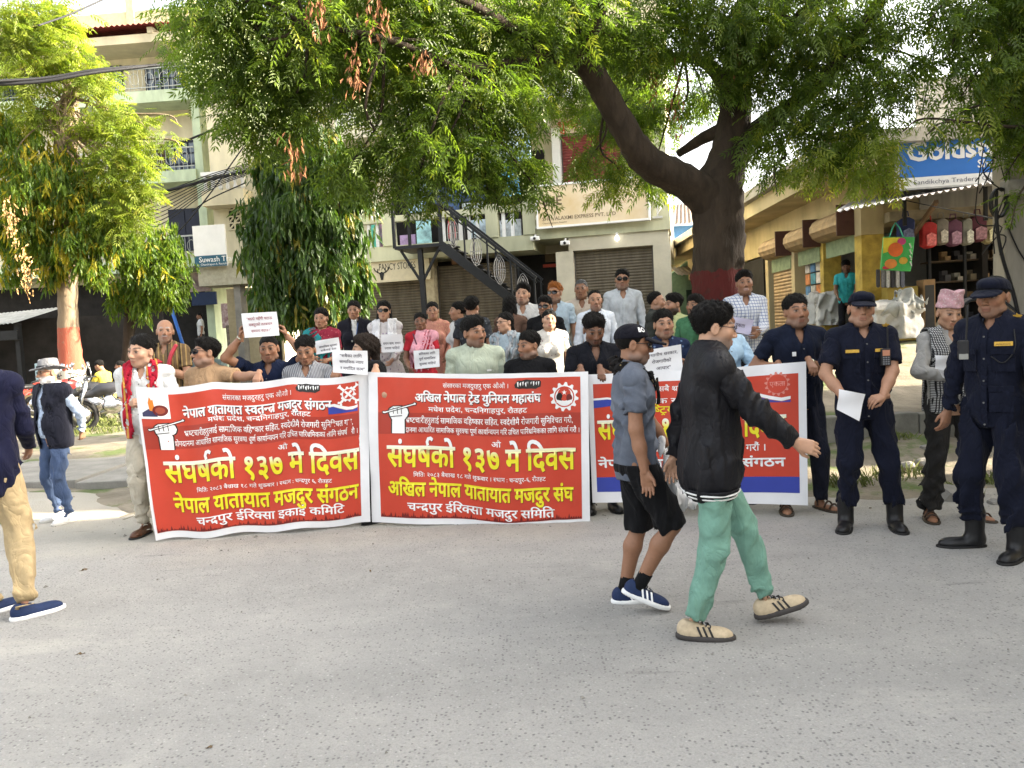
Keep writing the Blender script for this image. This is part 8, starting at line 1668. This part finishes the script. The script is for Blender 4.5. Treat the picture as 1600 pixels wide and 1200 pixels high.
gear(b, .872, .140, .085, ink('pale_red', (.62, .22, .18)), .0030, 14); disc(b, .872, .140, .066, I_RED, .0036); b.text('एकता', .838, .906, .125, .155, ink('pale_red', (.62, .22, .18)), .014, .0042)
b.poly('emblem_wave', I_BLUE, [(.025, .20), (.09, .195), (.15, .21), (.15, .24), (.025, .26)], .0030); b.poly('emblem_wave', I_WHITE, [(.025, .185), (.09, .18), (.15, .195), (.15, .21), (.09, .195), (.025, .20)], .0034)
# ---------------------------------------------------------------- papers and placards
M_PAPER = mat('paper', (.74, .74, .76), .7, .04, 5); M_INKB = mat('paper_ink', (.05, .04, .06), .7); M_INKR = mat('paper_ink_red', (.30, .04, .06), .7)
def paper(label, corners, Y, lines=(), m=M_PAPER, inkm=M_INKB, name='placard', cat='placard', curl=.015, tilt=0.0):
    TL, TR, BR_, BL2 = (np.array(P(x, y, Y + (tilt if i > 1 else 0))) for i, (x, y) in enumerate(corners)); o0 = (TL + TR + BR_ + BL2) / 4
    nrm = np.cross(TR - TL, BL2 - TL); nrm /= np.linalg.norm(nrm); nrm = nrm if nrm[1] < 0 else -nrm
    def f(u, v, off): 
        u = np.asarray(u, float); v = np.asarray(v, float); return TL * ((1 - u) * (1 - v))[:, None] + TR * (u * (1 - v))[:, None] + BR_ * (u * v)[:, None] + BL2 * ((1 - u) * v)[:, None] + nrm * (curl * np.sin(u * 3.1) * (1 - .6 * v) + .4 * curl * np.sin(v * 5 + u * 3) + off)[:, None] - o0
    U, V = np.meshgrid(np.linspace(0, 1, 9), np.linspace(0, 1, 9), indexing='ij'); p = f(U.ravel(), V.ravel(), 0); q = f(U.ravel(), V.ravel(), -.0015); I = (np.arange(8)[:, None] * 9 + np.arange(8)[None]).ravel(); F = np.stack([I, I + 1, I + 10, I + 9], 1)
    root = empty(name, o0, 0, label, cat); link('sheet', mesh_np('sheet', np.concatenate([p, q]), np.concatenate([F, (F + 81)[:, ::-1]]), True), m, root)
    for (t, u0, u1, v0, v1) in lines:
        v, fc, w = text2d(t, .008); vv = np.stack([u0 + v[:, 0] * (u1 - u0) / w, v1 - v[:, 1] * (v1 - v0) / .62], 1); V2, F2 = cut_grid(vv, fc, 8, 8); link('lettering', mesh_np('lettering', f(V2[:, 0], V2[:, 1], .0016), F2), inkm, root)
paper('white lettered sheet raised above the head of the man in navy shirt', [(377, 490), (432, 487), (437, 524), (382, 528)], 6.72, [('"बढ्दो महँगी घटाऊ', .14, .86, .20, .30), ('मजदुरको तलबमान', .18, .84, .44, .54), ('समयमा बढाऊ।"', .22, .78, .70, .80)], inkm=M_INKR)
paper('white placard with three dark lines held above the join of two banners', [(519, 547), (574, 548), (575, 586), (520, 582)], 6.36, [('"सबैका लागि', .22, .84, .18, .29), ('सामाजिक न्याय', .20, .88, .44, .55), ('र मर्यादित काम"', .22, .92, .72, .83)])
paper('white placard held by the moustached man in printed shirt', [(1004, 548), (1064, 538), (1067, 580), (1006, 586)], 6.45, [('स्थानीय सरकार,', .12, .90, .20, .30), ('रोजगारीको', .22, .72, .47, .58), ('आधार"', .32, .70, .74, .85)])
paper('white sheet held by the woman in teal and maroon sari', [(492, 533), (529, 527), (532, 548), (494, 554)], 7.9, [('सामाजिक सुरक्षा', .15, .9, .45, .58), ('सबैलाई देऊ', .2, .85, .72, .84)])
paper('white sheet held low by the woman in dark sunglasses', [(595, 523), (628, 522), (630, 549), (596, 551)], 8.6, [('समान काम, समान', .1, .9, .45, .57), ('ज्याला चाहियो', .15, .85, .72, .84)])
paper('white lettered sheet held by the older woman in pink sari', [(646, 548), (686, 545), (687, 573), (648, 577)], 8.2, [('श्रमिकका लागि', .2, .85, .15, .26), ('पूर्ण सामाजिक', .2, .85, .42, .53), ('सुरक्षा चाहियो', .2, .85, .70, .81)])
paper('lilac paper held by the smiling man in checked shirt', [(1139, 494), (1178, 500), (1172, 524), (1136, 516)], 8.25, [('एकता', .3, .7, .4, .6)], mat('lilac_paper', (.55, .52, .68), .7, .04))
paper('folded white paper in the hands of the forward facing policeman', [(1311, 608), (1352, 616), (1342, 658), (1308, 640)], 5.28, (), name='paper_sheet', cat='paper')
paper('white papers held by the elderly man in the pink topi', [(1461, 555), (1496, 556), (1497, 584), (1462, 576)], 5.40, (), name='paper_sheet', cat='paper'); paper('second white sheet drooping below the papers of the elderly man', [(1464, 575), (1494, 578), (1492, 598), (1474, 590)], 5.42, (), name='paper_sheet', cat='paper')
p_ = P(1046, 740, 4.28); g = Grid((-.11, -.06, -.24), (.15, .06, .24), .008); D = su(g.cone((-.04, 0, .20), (.02, 0, -.10), .022, .04), g.ell((.05, 0, -.17), (.085, .03, .055)), .03) + folds(g, 5, .05, .010); V, F = g.net(D); tag(link('white_cloth', mesh_np('white_cloth', V, F, True), cloth('white_rag', (.74, .74, .76)), None, p_), 'crumpled white cloth carried by the man in the dark cap', 'cloth')
# ---------------------------------------------------------------- cycle rickshaw hood behind the elderly man
p_ = P(1440, 520, 8.2); rk = empty('rickshaw', (p_.x + .75, 8.45, terrain(p_.x, 8.45)), R(-20), 'parked rickshaw with dark folded hood half hidden behind the elderly man', 'rickshaw')
zc_ = P(1470, 478, 8.2).z - rk.location.z
mb = MB(); [mb.tube([(.42 * math.cos(a) , y_, zc_ - .55 + .62 * math.sin(a)) for a in np.linspace(.1, 2.9, 12)], .016, 5) for y_ in (-.3, .0, .3)]; mb.build('hood_frame', M_IRON, rk, True)
V, F = [], []
for i, a in enumerate(np.linspace(.25, 2.7, 14)):
    for y_ in (-.32, 0, .32): V.append((.43 * math.cos(a), y_, zc_ - .55 + .63 * math.sin(a)))
    if i: k = 3 * i; F += [(k - 3, k, k + 1, k - 2), (k - 2, k + 1, k + 2, k - 1)]
link('hood', mesh_np('hood', np.array(V), F, True), mat('hood_vinyl', (.02, .018, .018), .4, .3), rk)
mb = MB(); mb.box((-.35, -.3, .55), (.35, .3, .72)); mb.build('seat', mat('maroon_seat', (.16, .02, .03), .5), rk, bevel=.03)
for y_ in (-.4, .4): mb = MB(); mb.tube([(.33 * math.cos(a), y_, .35 + .33 * math.sin(a)) for a in np.linspace(0, 6.283, 21)], .022, 6, cap=False); [mb.bar((0, y_, .35), (.33 * math.cos(a), y_, .35 + .33 * math.sin(a)), .006) for a in np.linspace(0, 6.28, 10)]; mb.build('wheel', M_BLACK, rk, True)
# ---------------------------------------------------------------- grit, dry leaves and scraps on the road
rg = np.random.default_rng(5); n_ = 500; gx = rg.uniform(-6, 5.5, n_); gy_ = np.where(rg.uniform(0, 1, n_) < .6, rg.uniform(5.6, 7.2, n_), rg.uniform(1.8, 6.5, n_)); sz = rg.uniform(.003, .009, n_) * np.where(rg.uniform(0, 1, n_) < .05, 2.2, 1)
TV = np.array(((1, 0, 0), (-.6, .8, 0), (-.5, -.9, 0), (0, 0, .9), (.2, .1, -.3))); V = np.stack([gx, gy_, np.full(n_, .009)], 1)[:, None] + TV[None] * sz[:, None, None] * rg.uniform(.6, 1.3, (n_, 5, 1)); TF = np.array(((0, 1, 3), (1, 2, 3), (2, 0, 3), (1, 0, 4), (2, 1, 4), (0, 2, 4)))
tag(link('gravel', mesh_np('gravel', V.reshape(-1, 3), (TF[None] + (np.arange(n_) * 5)[:, None, None]).reshape(-1, 3)), mat('road_grit', (.20, .19, .17), .9, .5, 40)), 'scattered grit and small stones lying on the road', 'gravel', kind='stuff')
n_ = 14; p_ = np.stack([rg.uniform(-6, 5, n_), rg.uniform(2.4, 7.2, n_), np.full(n_, .014)], 1); V, F, C = scatter(p_, rg, (leaf_t(.055, .016)[0], leaf_t(.055, .016)[1]), 0.0, (.5, 1.2)); V[:, 2] = np.clip(V[:, 2], .008, .022); tag(link('fallen_leaves', mesh_np('fallen_leaves', V, F), mat('dry_leaf', (.13, .09, .05), .8, .4)), 'small dry leaves fallen on the road', 'leaves', kind='stuff')
